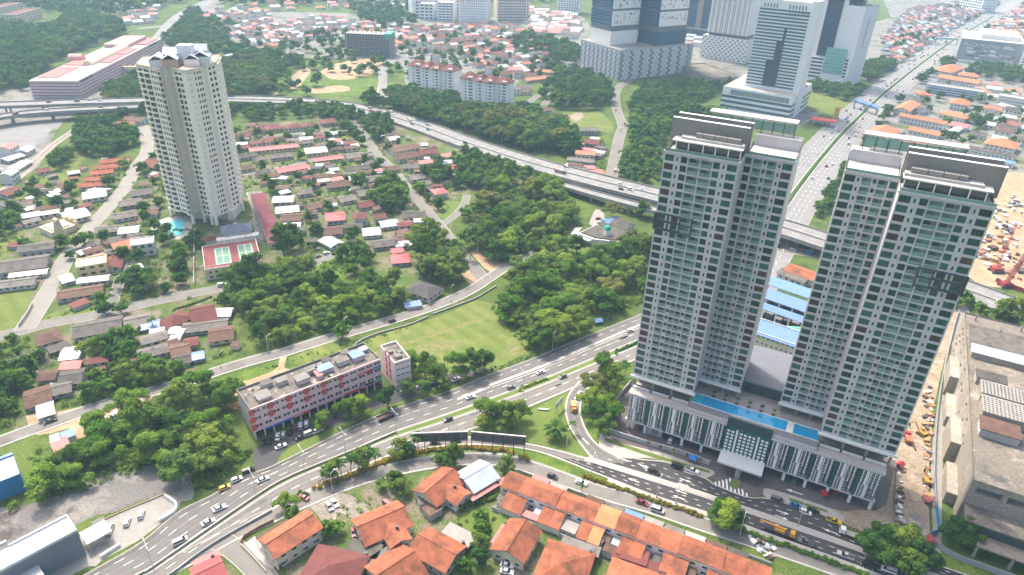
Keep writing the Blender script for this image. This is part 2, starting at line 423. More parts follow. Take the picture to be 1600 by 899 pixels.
def dashes(mb, P, z, w=.16, on=3., off=4.5, mat=None):
    P = resample(P, step=.75); A = offs(P, w / 2); B = offs(P, -w / 2)
    per = max(1, int((on + off) / .75)); o = max(1, int(on / .75))
    for i in range(0, len(P) - o - 1, per): ribbon(mb, B[i:i + o + 1], A[i:i + o + 1], z, mat or paint_w)
def gpx(pts, n=6): return smooth([G(*p)[:2] for p in pts], n)
PATCH = [M('asphalt_patch_dark', (.1, .098, .095), .9, .2, .3, .2, fine=.1), M('asphalt_patch_mid', (.135, .13, .125), .9, .2, .3, .2, fine=.1), M('asphalt_patch_pale', (.19, .185, .175), .9, .2, .3, .2, fine=.1)]
TYRE = {'asphalt': M('tyre_band', (.125, .12, .115), .9, .2, .15, .2, fine=.1), 'asphalt_old': M('tyre_band_old', (.15, .143, .132), .9, .2, .15, .2, fine=.1), 'asphalt_new': M('tyre_band_new', (.055, .053, .056), .9, .2, .15, .2, fine=.1)}
ROADS = []       # centre lines with half widths, used to keep trees and houses off the carriageway
def road(name, pts, width, mat, z=.06, lines=(), solid=(), kerb=True, mk=paint_w, dash=(3., 4.5), mw=.16):
    """pts: centre line in picture measure; lines: dashed offsets (m); solid: solid offsets"""
    P = resample(gpx(pts), step=3.); ROADS.append((P, width / 2))
    mb = MB(); ribbon(mb, offs(P, -width / 2), offs(P, width / 2), z, mat)
    r = structure(mb.build(name))
    if lines or solid:
        lm = MB()
        for d in lines: dashes(lm, offs(P, d), z + .012, mw, dash[0], dash[1], mk)
        for d in solid: ribbon(lm, offs(P, d - mw / 2), offs(P, d + mw / 2), z + .012, mk)
        stuff(lm.build('lane_marking', r))
    if kerb:
        km = MB()
        for s_ in (-1, 1): thick(km, offs(P, s_ * (width / 2 + .12)), .24, 0, z + .1, kerb_m)
        stuff(km.build('kerb', r))
    return r
def strip(name, L, R, mat, z=.06, lanes=(), solid=(), mk=paint_w, kerbs=(True, True), dash=(3., 6.), mw=.17, n=None):
    """carriageway between two edges in picture measure (both running the same way); lanes: dashed fractions"""
    A = gpx(L); B = gpx(R)
    n = n or max(12, int(max(np.linalg.norm(np.diff(A, axis=0), axis=1).sum(), np.linalg.norm(np.diff(B, axis=0), axis=1).sum()) / 3.))
    A = resample(A, n=n); B = resample(B, n=n)
    ROADS.append(((A + B) / 2, float(np.linalg.norm(A - B, axis=1).mean()) / 2))
    mb = MB(); ribbon(mb, B, A, z, mat); r = structure(mb.build(name))
    ed = sorted([.04] + list(lanes) + [.96]); tb = MB()
    for a_, b_ in zip(ed, ed[1:]):
        for c_ in (.3, .7):
            C = A * (1 - a_ - (b_ - a_) * c_) + B * (a_ + (b_ - a_) * c_); ribbon(tb, offs(C, -.4), offs(C, .4), z + .008, TYRE[mat.name])
    stuff(tb.build('tyre_track', r))
    lm = MB()
    for t in lanes: dashes(lm, A * (1 - t) + B * t, z + .012, mw, dash[0], dash[1], mk)
    for t in solid:
        C = A * (1 - t) + B * t; ribbon(lm, offs(C, -mw / 2), offs(C, mw / 2), z + .012, mk)
    if lm.f: stuff(lm.build('lane_marking', r))
    rp = MB(); rr = random.Random(len(L) * 7 + n)
    for _ in range(n // 7):
        i = rr.randrange(0, n - 9); k = rr.randint(3, 8); t = rr.uniform(.08, .8); t2 = min(.95, t + rr.uniform(.08, .2))
        ribbon(rp, (A * (1 - t2) + B * t2)[i:i + k], (A * (1 - t) + B * t)[i:i + k], z + .005, rr.choice(PATCH))
    stuff(rp.build('repair_patch', r))
    km = MB()
    for E_, on in ((A, kerbs[0]), (B, kerbs[1])):
        if on: thick(km, E_, .3, 0, z + .1, kerb_m)
    if km.f: stuff(km.build('kerb', r))
    return r

# ---- sheets of ground (each a little above the one below)
sheet('village_ground', [(0, 330), (60, 330), (130, 300), (200, 260), (400, 200), (560, 175), (640, 190), (740, 240), (860, 280), (720, 330), (700, 440), (640, 470), (540, 440), (470, 430), (380, 470), (330, 560), (250, 600), (120, 620), (0, 640)], .01, yard_m)
sheet('village_ground', [(600, 690), (690, 725), (800, 735), (1210, 890), (1300, 960), (300, 990), (250, 930), (390, 850), (470, 800)], .012, yard_m)
sheet('town_ground', [(330, 20), (520, 20), (700, 30), (900, 20), (920, 120), (820, 120), (760, 190), (640, 140), (620, 100), (480, 90), (370, 90)], .01, town_m)
sheet('town_ground', [(1380, 0), (1640, -30), (1700, 0), (1700, 150), (1640, 270), (1540, 270), (1300, 250), (1330, 190), (1420, 110)], .012, town_m)
sheet('town_ground', [(1290, 60), (1420, 20), (1560, -10), (1530, 20), (1460, 80), (1390, 130), (1330, 110)], .014, town_m)
sheet('town_ground', [(1020, 90), (1060, 20), (1290, 20), (1300, 150), (1180, 200), (1120, 110)], .013, town_m)
sheet('town_ground', [(-40, 150), (60, 130), (120, 100), (260, 60), (280, 30), (330, 0), (350, 10), (280, 60), (250, 110), (180, 150), (100, 190), (60, 260), (0, 280), (-60, 240)], .015, town_m)
sheet('grass_field', [(551, 547), (585, 527), (640, 509), (700, 489), (745, 470), (775, 480), (800, 505), (833, 545), (806, 560), (770, 578), (710, 596), (640, 600), (600, 575), (560, 566)], .03, grass_f)
sheet('lawn', [(800, 648), (830, 640), (880, 615), (896, 612), (884, 630), (883, 652), (893, 680), (922, 715), (890, 708), (840, 694), (770, 680), (745, 672)], .03, grass_ln)
sheet('lawn', [(912, 660), (925, 640), (960, 600), (985, 590), (978, 625), (960, 668), (962, 690), (1000, 705), (1040, 716), (985, 716), (945, 700), (920, 680)], .03, grass_m)
sheet('grass_verge', [(430, 727), (520, 680), (600, 640), (690, 612), (690, 606), (600, 634), (520, 668), (470, 690), (432, 715)], .035, grass_ln)
sheet('grass_verge', [(440, 766), (500, 757), (590, 717), (640, 705), (700, 697), (790, 700), (860, 716), (940, 748), (1030, 782), (1030, 790), (920, 752), (850, 729), (790, 714), (725, 708), (670, 715), (600, 732), (540, 755), (480, 775)], .035, grass_m)
sheet('grass_verge', [(1030, 782), (1110, 806), (1200, 838), (1300, 872), (1380, 905), (1380, 914), (1300, 881), (1200, 846), (1110, 815), (1030, 790)], .035, grass_m, sm=False)
sheet('weed_patch', [(345, 590), (400, 575), (440, 562), (430, 578), (395, 592), (350, 606)], .03, grass_m)
sheet('weed_patch', [(450, 560), (500, 540), (548, 525), (545, 545), (520, 560), (470, 572)], .03, grass_f)
sheet('bare_earth', [(345, 632), (352, 608), (400, 590), (430, 578), (438, 560), (448, 556), (446, 575), (470, 580), (420, 598), (380, 612), (375, 640)], .04, dirt)
sheet('bare_earth', [(40, 650), (110, 640), (200, 612), (250, 595), (258, 604), (205, 626), (190, 640), (150, 655), (60, 680)], .035, dirt)
sheet('bare_earth', [(250, 600), (215, 625), (150, 640), (110, 660), (115, 700), (140, 690), (170, 670), (200, 645), (235, 625)], .03, dirt)
sheet('gravel_lot', [(-60, 800), (60, 785), (130, 755), (190, 735), (240, 728), (280, 730), (300, 752), (300, 780), (262, 785), (230, 780), (180, 800), (140, 810), (60, 850), (-60, 870)], .03, gravel_m)
sheet('car_park', [(120, 850), (155, 818), (262, 775), (276, 790), (270, 800), (190, 845), (150, 885), (110, 885)], .04, concrete, sm=False)
sheet('car_park', [(395, 722), (398, 700), (440, 680), (500, 655), (600, 622), (645, 600), (700, 585), (760, 575), (770, 578), (700, 604), (600, 636), (520, 668), (445, 700), (430, 726), (400, 736)], .04, asphalt_new, sm=False)
sheet('podium_forecourt', [(935, 650), (968, 615), (985, 600), (1400, 720), (1385, 790), (1320, 800), (1200, 772), (1170, 778), (1120, 757), (1105, 735), (1040, 715), (960, 690), (938, 668)], .05, M('forecourt', (.11, .095, .098), .9, .12, .3, fine=.05), sm=False)
sheet('pavement', [(935, 698), (975, 716), (1010, 716), (1045, 722), (1070, 737), (1100, 747), (1115, 742), (1112, 735), (1075, 722), (1045, 711), (1000, 700), (962, 690), (940, 676)], .13, concrete_lt)
sheet('bare_earth', [(700, 385), (722, 400), (748, 432), (735, 445), (712, 415), (690, 380)], .03, dirt)
sheet('bare_earth', [(735, 395), (765, 425), (790, 415), (770, 395), (745, 385)], .03, dirt)
sheet('pavement', [(1192, 766), (1205, 765), (1300, 796), (1318, 815), (1290, 806), (1202, 780)], .13, concrete_lt)
sheet('grass_strip', [(1232, 778), (1292, 798), (1294, 802), (1234, 783)], .16, grass_ln, sm=False)
sheet('grass_strip', [(945, 684), (1000, 703), (1060, 722), (1108, 736), (1109, 740), (1060, 728), (1000, 709), (946, 690)], .16, grass_ln, sm=False)
sheet('building_site', [(1385, 700), (1420, 690), (1412, 845), (1345, 830), (1290, 800), (1320, 790), (1378, 792)], .045, dirt_pale)
sheet('dirt_road', [(1413, 845), (1411, 790), (1405, 720), (1425, 640), (1445, 560), (1478, 495), (1492, 480), (1500, 490), (1476, 560), (1458, 640), (1452, 720), (1450, 780), (1455, 860)], .06, dirt_pale, sm=False)
sheet('dirt_road', [(1413, 850), (1416, 815), (1428, 800), (1446, 810), (1454, 866)], .075, M('muddy_asphalt', (.2, .185, .17), .9, .25, .3, fine=.1, dark=(.42, .38, .32), dscale=.3, dth=.55), sm=False)
sheet('side_yard', [(1458, 845), (1455, 720), (1470, 600), (1490, 500), (1500, 480), (1515, 490), (1500, 600), (1475, 700), (1470, 870)], .05, concrete)
sheet('bare_earth', [(1500, 330), (1540, 280), (1600, 270), (1680, 300), (1680, 480), (1600, 455), (1510, 430)], .04, dirt)
sheet('grass_verge', [(1450, 880), (1480, 830), (1530, 835), (1640, 880), (1640, 930), (1500, 905)], .03, grass_m)
sheet('bare_earth', [(500, 112), (530, 98), (590, 92), (594, 108), (560, 122), (520, 124)], .03, dirt)
sheet('bare_earth', [(450, 138), (468, 118), (480, 108), (486, 112), (474, 128), (462, 140)], .032, dirt)
sheet('bare_earth', [(485, 138), (535, 134), (545, 142), (490, 146)], .034, dirt)
sheet('bare_earth', [(590, 135), (610, 140), (605, 158), (588, 155)], .04, dirt)
sheet('weed_patch', [(415, 120), (500, 115), (590, 125), (580, 148), (500, 148), (420, 140)], .025, grass_m)
sheet('weed_patch', [(0, 340), (60, 270), (140, 200), (200, 180), (120, 260), (90, 310), (50, 350), (10, 400), (-40, 420)], .03, grass_f)
sheet('weed_patch', [(455, 225), (500, 210), (560, 205), (570, 225), (520, 240), (470, 240)], .03, grass_f)
sheet('weed_patch', [(480, 255), (560, 250), (580, 265), (500, 285)], .03, grass_m)
sheet('weed_patch', [(55, 500), (160, 462), (170, 480), (70, 506)], .03, grass_f)
sheet('weed_patch', [(0, 460), (50, 450), (30, 500), (0, 520)], .03, grass_f)
sheet('grass_field', [(878, 178), (930, 172), (960, 205), (900, 200), (875, 192)], .03, grass_f)
sheet('bare_earth', [(888, 182), (905, 175), (912, 182), (900, 190)], .045, dirt_pale)
sheet('grass_field', [(1255, 150), (1310, 140), (1340, 155), (1320, 180), (1270, 170)], .03, grass_f)
sheet('worn_patch', [(640, 548), (660, 536), (690, 530), (720, 534), (700, 546), (665, 556)], .036, groundmat('worn_turf', [((.13, .155, .05), 0, 0), ((.2, .17, .09), .3, .47), ((.1, .14, .035), .5, .52)]))
sheet('worn_patch', [(780, 552), (800, 540), (822, 546), (805, 556)], .036, MATS['worn_turf'])
sheet('worn_path', [(566, 560), (600, 545), (680, 520), (770, 490), (772, 494), (682, 525), (602, 550), (570, 565)], .037, MATS['worn_turf'])
sheet('clearing', [(490, 420), (520, 400), (540, 420), (530, 460), (505, 455)], .03, grass_m)
sheet('lawn', [(690, 320), (715, 315), (722, 330), (705, 347), (685, 335)], .03, grass_ln)
sheet('dry_car_park', [(0, 200), (50, 190), (90, 185), (60, 225), (20, 232), (0, 235)], .03, asphalt_far)
sheet('lawn', [(805, 825), (822, 800), (790, 795), (735, 800), (710, 815), (745, 840)], .03, grass_ln)
sheet('dirt_lane', [(420, 155), (470, 108), (480, 110), (440, 140), (430, 158)], .04, dirt_pale)

# ---- main dual carriageway
U_ = [(40, 950), (150, 889), (220, 848), (279, 800), (330, 775), (362, 754), (396, 739), (427, 728), (536, 674), (619, 638), (700, 612), (767, 585), (830, 561.6), (891, 536), (960, 508), (1020, 484), (1080, 460)]
M1 = [(100, 963), (220, 896), (240, 885), (400, 775), (450, 746), (502, 724), (551, 704), (619, 675), (700, 648), (806, 609.5), (855, 591), (960, 548), (1020, 523), (1080, 498)]
M2 = [(104, 967), (224, 899), (245, 887), (404, 778.5), (453, 750), (505, 728), (553, 708), (621, 681), (702, 655), (808, 616), (857, 597), (962, 554), (1022, 529), (1082, 503)]
L_ = [(175, 965), (267, 897), (335, 848), (425, 797), (497, 760), (556, 735), (595, 718), (642, 701), (690, 688), (735, 672), (760, 664), (818, 640), (894, 608), (930, 590), (980, 568), (1040, 545), (1090, 525)]
main1 = strip('main_road', U_, M1, asphalt, .06, lanes=(.18, .42, .7), solid=(.95,), dash=(3.2, 5.))
main2 = strip('main_road', M2, L_, asphalt_old, .062, lanes=(.5,), solid=(.06, .93), dash=(3.2, 5.))
hb = MB(); B = resample(gpx([(765, 604), (840, 577), (900, 552), (960, 526), (1020, 501)]), step=1.)
thick(hb, B, .9, .06, .3, concrete_lt)
structure(hb.build('lane_divider_kerb'))
lane = MB(); ribbon(lane, offs(B, 1.), offs(B, 1.2), .085, paint_w); ribbon(lane, offs(B, -1.2), offs(B, -1.), .085, paint_w)
for i in range(0, 60, 2):
    t = resample(gpx([(715, 624), (765, 605)]), n=60)
    ribbon(lane, t[i:i + 2] + [0, -.8], t[i:i + 2] + [0, .8], .085, paint_w)
stuff(lane.build('hatch_marking', main1))
med = MB(); ribbon(med, resample(gpx(M2), n=160), resample(gpx(M1), n=160), .14, grass_ln)
structure(med.build('grass_median'))
# slip road, lower branch, frontage road
strip('slip_road', [(905, 596), (890, 614), (884, 630), (884, 650), (895, 677), (924, 716), (940, 725)], [(935, 592), (914, 614), (907, 636), (910, 657), (922, 682), (943, 702), (985, 722)], asphalt, .075, solid=(.06, .94), kerbs=(True, True))
strip('branch_road', [(600, 716), (642, 698), (681, 687), (740, 683), (821, 693), (880, 706), (924, 718)], [(560, 736), (600, 720), (642, 707), (681, 699), (740, 695), (821, 702), (873, 717), (924, 738)], asphalt_old, .07, solid=(.08, .92))
K1 = [(918, 715), (982, 734), (1100, 771), (1146, 787), (1300, 840), (1345, 856), (1420, 884), (1520, 915)]
K2 = [(914, 719), (980, 739), (1100, 776), (1146, 793), (1300, 846), (1345, 862), (1420, 890), (1516, 921)]
strip('frontage_road', [(960, 708), (1000, 718), (1044, 722), (1070, 737), (1102, 747), (1117, 757), (1170, 778), (1202, 779), (1285, 803), (1318, 825), (1350, 843), (1420, 868), (1530, 905)], K1, asphalt_new, .066, lanes=(.36, .68), solid=(.04, .95), dash=(2., 3.))
strip('frontage_road', K2, [(873, 717), (951, 748), (1026, 777), (1109, 803), (1156, 819), (1202, 836), (1300, 871), (1355, 892), (1420, 918), (1510, 955)], asphalt_new, .066, lanes=(.36, .68), solid=(.05, .94), dash=(2., 3.))
km = MB(); ribbon(km, resample(gpx(K2), n=120), resample(gpx(K1), n=120), .2, concrete_lt); structure(km.build('median_kerb'))
wk = MB(); a = resample(gpx([(951, 748), (1026, 777), (1109, 803), (1156, 819), (1202, 836), (1300, 871), (1355, 892)]), n=90)
ribbon(wk, offs(a, -1.6), offs(a, 0), .12, concrete_lt); structure(wk.build('pavement'))
road('service_road', [(150, 945), (220, 908), (300, 869), (368, 832), (425, 806), (470, 785), (551, 752), (620, 733), (680, 722), (730, 717), (790, 720), (840, 734), (928, 766), (1017, 792), (1100, 820), (1200, 852), (1300, 886), (1400, 922)], 6.6, asphalt_old, .055, solid=(-2.9, 2.9))
road('side_lane', [(345, 846), (375, 865), (410, 900), (440, 940)], 7., asphalt_old, .05)
road('village_road', [(-60, 712), (0, 690), (60, 668), (140, 640), (200, 622), (270, 603), (350, 577), (400, 562), (440, 552), (510, 530), (613, 500), (683, 477), (733, 455), (767, 433), (800, 412), (840, 395)], 7., asphalt_old, .055, solid=(-3.2, 3.2))
road('village_street', [(757, 437), (720, 397), (690, 358), (667, 331), (640, 300), (615, 268), (587, 240), (568, 212), (548, 190)], 8., asphalt_old, .05)
road('village_lane', [(690, 352), (712, 336), (724, 322), (730, 305)], 5., asphalt_old, .052)
road('village_road', [(-40, 535), (0, 525), (40, 516), (80, 505), (150, 493), (230, 474), (300, 459), (355, 449), (400, 440), (440, 430), (470, 420), (510, 402), (545, 386)], 8., asphalt_old, .055)
road('village_street', [(38, 516), (60, 482), (85, 440), (105, 402), (140, 356), (160, 335), (197, 290), (212, 262), (230, 235), (227, 210), (222, 196)], 9., M('pale_street', (.22, .208, .19), .9, .12, .2, dark=(.2, .19, .175), dscale=.07, dth=.55), .057)
road('village_lane', [(172, 485), (182, 455), (192, 425), (210, 400)], 5., asphalt, .058)
road('village_lane', [(405, 215), (440, 212), (480, 208), (550, 203)], 6., asphalt_old, .051)
road('village_lane', [(340, 372), (400, 345), (395, 310), (390, 300)], 5., asphalt_old, .051)
road('village_lane', [(397, 300), (408, 340), (413, 375)], 9., asphalt_old, .05)
road('village_lane', [(370, 275), (440, 262), (520, 245), (590, 238)], 5., asphalt_old, .0512)
road('winding_road', [(953, 285), (957, 268), (967, 217), (973, 197), (966, 178), (962, 160), (967, 136), (1007, 113), (1050, 93), (1087, 80), (1130, 60)], 9., asphalt_old, .055)
road('town_road', [(598, 165), (598, 125), (600, 107), (622, 93), (647, 82), (710, 60), (760, 45), (820, 30)], 9., asphalt_far, .05)
road('town_road', [(800, 185), (840, 150), (862, 146), (850, 165)], 7., asphalt, .05)
road('town_road', [(760, 110), (790, 100), (815, 82), (812, 70)], 6., asphalt_far, .05)
road('town_road', [(250, 60), (268, 38), (290, 20), (340, -5)], 22., asphalt_far, .05)
road('town_road', [(215, 45), (262, 40), (330, 30), (380, 5)], 10., asphalt_far, .045)
av = road('avenue', [(1150, 450), (1185, 390), (1222, 330), (1245, 296), (1283, 247), (1327, 198), (1397, 133), (1483, 68), (1553, 25), (1600, -2), (1680, -40)], 40., asphalt_far, .05, lines=(-13.5, -10, -6.5, 6.5, 10, 13.5), solid=(-2., 2.), dash=(4., 7.), mw=.25)
am = MB(); P = resample(gpx([(1222, 330), (1245, 296), (1283, 247), (1327, 198), (1397, 133), (1483, 68), (1553, 25)]), step=4.); thick(am, P, 2.4, .05, .9, leafmat('hedge_leaf', (.05, .1, .02), (.1, .16, .03)))
stuff(am.build('median_hedge'))
road('town_road', [(1180, 360), (1220, 388), (1280, 400), (1330, 425)], 9., asphalt, .06)
road('town_road', [(1330, 250), (1400, 235), (1450, 215), (1470, 190), (1480, 165)], 8., asphalt_far, .045)
road('town_road', [(1365, 175), (1385, 160), (1420, 150)], 12., asphalt_far, .046)

# ---- elevated expressway and flyover: decks with parapets and piers
def elevated(name, pts, width, label, zs, piers=True, mat=asphalt_far):
    """pts in picture measure on the level of the deck; zs: heights of the deck at the points"""
    P3 = smooth([np.r_[G(p[0], p[1], z)[:2], z] for p, z in zip(pts, zs)], 6)
    P3 = resample(P3, step=5.); P = P3[:, :2]; z = P3[:, 2]
    ROADS.append((P, width / 2 + 1))
    t = thing(name, label, 'flyover', (0, 0, 0))
    mb = MB(); A = offs(P, -width / 2); B_ = offs(P, width / 2); n = len(P)
    ribbon(mb, A, B_, .02, mat, z)
    ribbon(mb, B_, A, -1.5, concrete, z)
    for E_ in (A, B_):
        k = len(mb.v); q = mb.mi(concrete)
        for i in range(n): mb.v += [(E_[i][0], E_[i][1], z[i] - 1.5), (E_[i][0], E_[i][1], z[i] + .02)]
        for i in range(n - 1): mb.f.append((k + 2 * i, k + 2 * i + 2, k + 2 * i + 3, k + 2 * i + 1)); mb.m.append(q)
    mb.build('deck', t)
    for s_ in (-1, 1):
        pm = MB(); C = offs(P, s_ * (width / 2 - .2)); q = pm.mi(concrete)
        A2 = offs(C, .2); B2 = offs(C, -.2)
        for i in range(n): pm.v += [(A2[i][0], A2[i][1], z[i]), (A2[i][0], A2[i][1], z[i] + 1.), (B2[i][0], B2[i][1], z[i] + 1.), (B2[i][0], B2[i][1], z[i])]
        for i in range(n - 1):
            for u in range(3): a_ = 4 * i + u; pm.f.append((a_, a_ + 4, a_ + 5, a_ + 1)); pm.m.append(q)
        pm.build('parapet', t)
    lm = MB(); half = width / 2
    pm = MB(); q = pm.mi(concrete_lt); A2 = offs(P, .3); B2 = offs(P, -.3)
    if width > 18:
        for i in range(n): pm.v += [(A2[i][0], A2[i][1], z[i]), (A2[i][0], A2[i][1], z[i] + .9), (B2[i][0], B2[i][1], z[i] + .9), (B2[i][0], B2[i][1], z[i])]
        for i in range(n - 1):
            for u in range(3): a_ = 4 * i + u; pm.f.append((a_, a_ + 4, a_ + 5, a_ + 1)); pm.m.append(q)
        pm.build('central_barrier', t)
    for d in ((-half / 3, half / 3, -half * 2 / 3, half * 2 / 3) if width > 18 else (0,)):
        A2 = offs(P, d - .1); B2 = offs(P, d + .1)
        for i in range(0, n - 1, 2): ribbon(lm, A2[i:i + 2], B2[i:i + 2], .04, paint_w, z[i:i + 2])
    stuff(lm.build('lane_marking', t))
    if piers:
        for i in range(3, n - 2, 6):
            if z[i] > 3.5:
                for s_ in (-.55, .55):
                    c = P[i] + (offs(P, 1.)[i] - P[i]) * s_ * half
                    MB().bar((c[0], c[1], 0), (c[0], c[1], z[i] - 1.4), .9, concrete, 8).build('pier', t)
    return t, P, z
EXP = elevated('expressway_viaduct', [(350, 155), (400, 156), (470, 159), (540, 166), (600, 179), (660, 198), (720, 220), (780, 240), (840, 258), (900, 274), (960, 289), (1030, 306), (1110, 327), (1200, 349), (1290, 377), (1400, 416), (1500, 450), (1600, 487), (1700, 525)], 25., 'grey expressway on a viaduct crossing behind the twin towers', [8, 5, 2.5, 1.6, 1.6, 1.6, 1.6, 2, 4, 7, 8, 8, 8, 8, 7, 4, 1.6, 1.6, 1.6])
RAMP = elevated('viaduct_ramp', [(855, 281), (900, 295), (950, 309), (1000, 322), (1060, 337), (1120, 353)], 9., 'narrow concrete ramp running just below the expressway viaduct', [3, 5, 6, 7, 7, 7])
FLY1 = elevated('flyover', [(-80, 167), (0, 164), (60, 162), (120, 160), (190, 158), (270, 156), (350, 155)], 17., 'upper concrete flyover deck in front of the long pink mall', [9, 9, 9, 9, 9, 9, 8])
FLY2 = elevated('flyover_ramp', [(-80, 196), (-20, 186), (30, 178), (90, 173), (150, 170), (215, 167)], 13., 'lower curved flyover ramp on pillars over the railway', [8, 8, 8, 8, 8, 8.5])
# ---- railway
P = resample(gpx([(-40, 335), (7, 297), (45, 262), (83, 227), (115, 205), (143, 187), (180, 160), (215, 135)]), step=4.)
mb = MB(); ribbon(mb, offs(P, -3.5), offs(P, 3.5), .12, groundmat('ballast', [((.26, .23, .2), 0, 0), ((.34, .31, .27), .3, .5)])); rw = structure(mb.build('railway_track_bed'))
rm = MB()
for d in (-.75, .75): thick(rm, offs(P, d), .16, .12, .3, metal_dk)
stuff(rm.build('rail', rw))
# ---- road arrows, hatching at the podium drive
am = MB()
def arrow(px, py, ang, s=1.):
    c = G(px, py); u = np.array([math.cos(ang), math.sin(ang)]); v = np.array([-u[1], u[0]])
    def q(a, b): p = c[:2] + u * a * s + v * b * s; return (p[0], p[1], .095)
    am.face([q(-2.2, -.16), q(.7, -.16), q(.7, .16), q(-2.2, .16)], paint_w); am.face([q(.7, -.55), q(2.2, 0), q(.7, .55)], paint_w)
AW = math.radians(-26.2)
for x, y in ((1010, 731), (1017, 738), (1005, 728), (1071, 751), (1068, 758), (1223, 801), (1221, 809)): arrow(x, y, AW)
for x, y in ((998, 742), (990, 751), (1064, 769), (1061, 778), (1219, 823), (1298, 831)): arrow(x, y, AW + PI)
for x, y in ((1015, 691), (1060, 706), (1241, 769)): arrow(x, y, AW + PI, 1.3)
for x, y, a in ((900, 625, PI / 2 + .2), (915, 690, -1.0)): arrow(x, y, a)
t0, t1, apex = G(1117, 759), G(1172, 779), G(1142, 748)
for k in range(9):
    f = k / 9.; a = t0 + (t1 - t0) * f; b = t0 + (t1 - t0) * (f + .05)
    g = 1 - abs(f - .45) * 1.6; tip = (apex - (t0 + t1) / 2) * max(.1, g)
    am.face([(a[0], a[1], .1), (b[0], b[1], .1), (b[0] + tip[0], b[1] + tip[1], .1), (a[0] + tip[0], a[1] + tip[1], .1)], paint_w)
stuff(structure(am.build('road_arrow_marking')))
# ================================================================== twin towers on their podium
TO = G(975.5, 668); TY = math.radians(-26.2)
tw_grey = M('tower_grey_paint', (.55, .535, .55), .8, .08, .25, dark=(.47, .455, .46), dscale=.12, dth=.58)
tw_dark = M('tower_dark_paint', (.085, .085, .09), .7, .08, .3)
tw_fin = M('tower_brown_grey', (.25, .235, .215), .8, .08, .3)
tw_white = M('tower_white', (.78, .77, .74), .8, .06, .3)
pod_grey = M('podium_grey', (.2, .2, .21), .8, .1, .3)
pod_green = M('podium_green', (.015, .12, .1), .6, .1, .3)
deck_m = M('deck_paving', (.36, .33, .31), .85, .1, .5, fine=.06)
roof_slab = M('roof_slab', (.45, .44, .41), .85, .12, .3, dark=(.4, .38, .35), dscale=.15, dth=.58)
pool_w = M('pool_water', (.01, .33, .6), .08, .15, .25, .5)
pool_lt = M('pool_water_shallow', (.03, .5, .55), .08, .1, .25, .5)

def window_mesh(name, wd, h, mull, gl=glass_teal):
    mb = MB(); mb.face([(0, .28, 0), (wd, .28, 0), (wd, .28, h), (0, .28, h)], gl)
    f = .07
    mb.box(0, wd, .2, .28, 0, f, metal_dk); mb.box(0, wd, .2, .28, h - f, h, metal_dk)
    for k in range(mull + 1):
        x = (wd - f) * k / max(1, mull); mb.box(x, x + f, .19, .27, f, h - f, metal_dk)
    return mb.mesh(name)
door_gl = M('balcony_door_glass', (.04, .075, .07), .2, .3, .5, .5, rand=.4)
bal_gl = M('balustrade_glass', (.17, .31, .26), .25, .15, .4, .5, rand=.15)
bal_door = M('balcony_door', (.17, .28, .24), .3, .3, .5, .4, rand=.5)
bal_wall = M('balcony_wall', (.33, .43, .375), .85, .08, .4, rand=.12)
def balcony_mesh(name, wd, h):
    mb = MB()
    mb.face([(0, 1.25, 0), (wd, 1.25, 0), (wd, 1.25, h), (0, 1.25, h)], bal_wall)
    mb.box(wd * .1, wd * .62, 1.18, 1.24, .05, h * .8, bal_door)
    mb.box(0.02, wd - .02, .06, .1, .04, 1.0, bal_gl); mb.box(0, wd, .03, .13, 1.0, 1.08, tw_grey)
    return mb.mesh(name)
def ledge_mesh(name, wd, h):
    mb = MB(); mb.face([(0, 1.0, 0), (wd, 1.0, 0), (wd, 1.0, h), (0, 1.0, h)], pod_grey)
    mb.box(.05, wd - .05, .1, .16, .05, 1.05, metal_lt)
    mb.box(wd * .2, wd * .8, .3, .8, .05, .8, tw_white); return mb.mesh(name)
FH = 3.0; ZB = 24.0; NF = 30
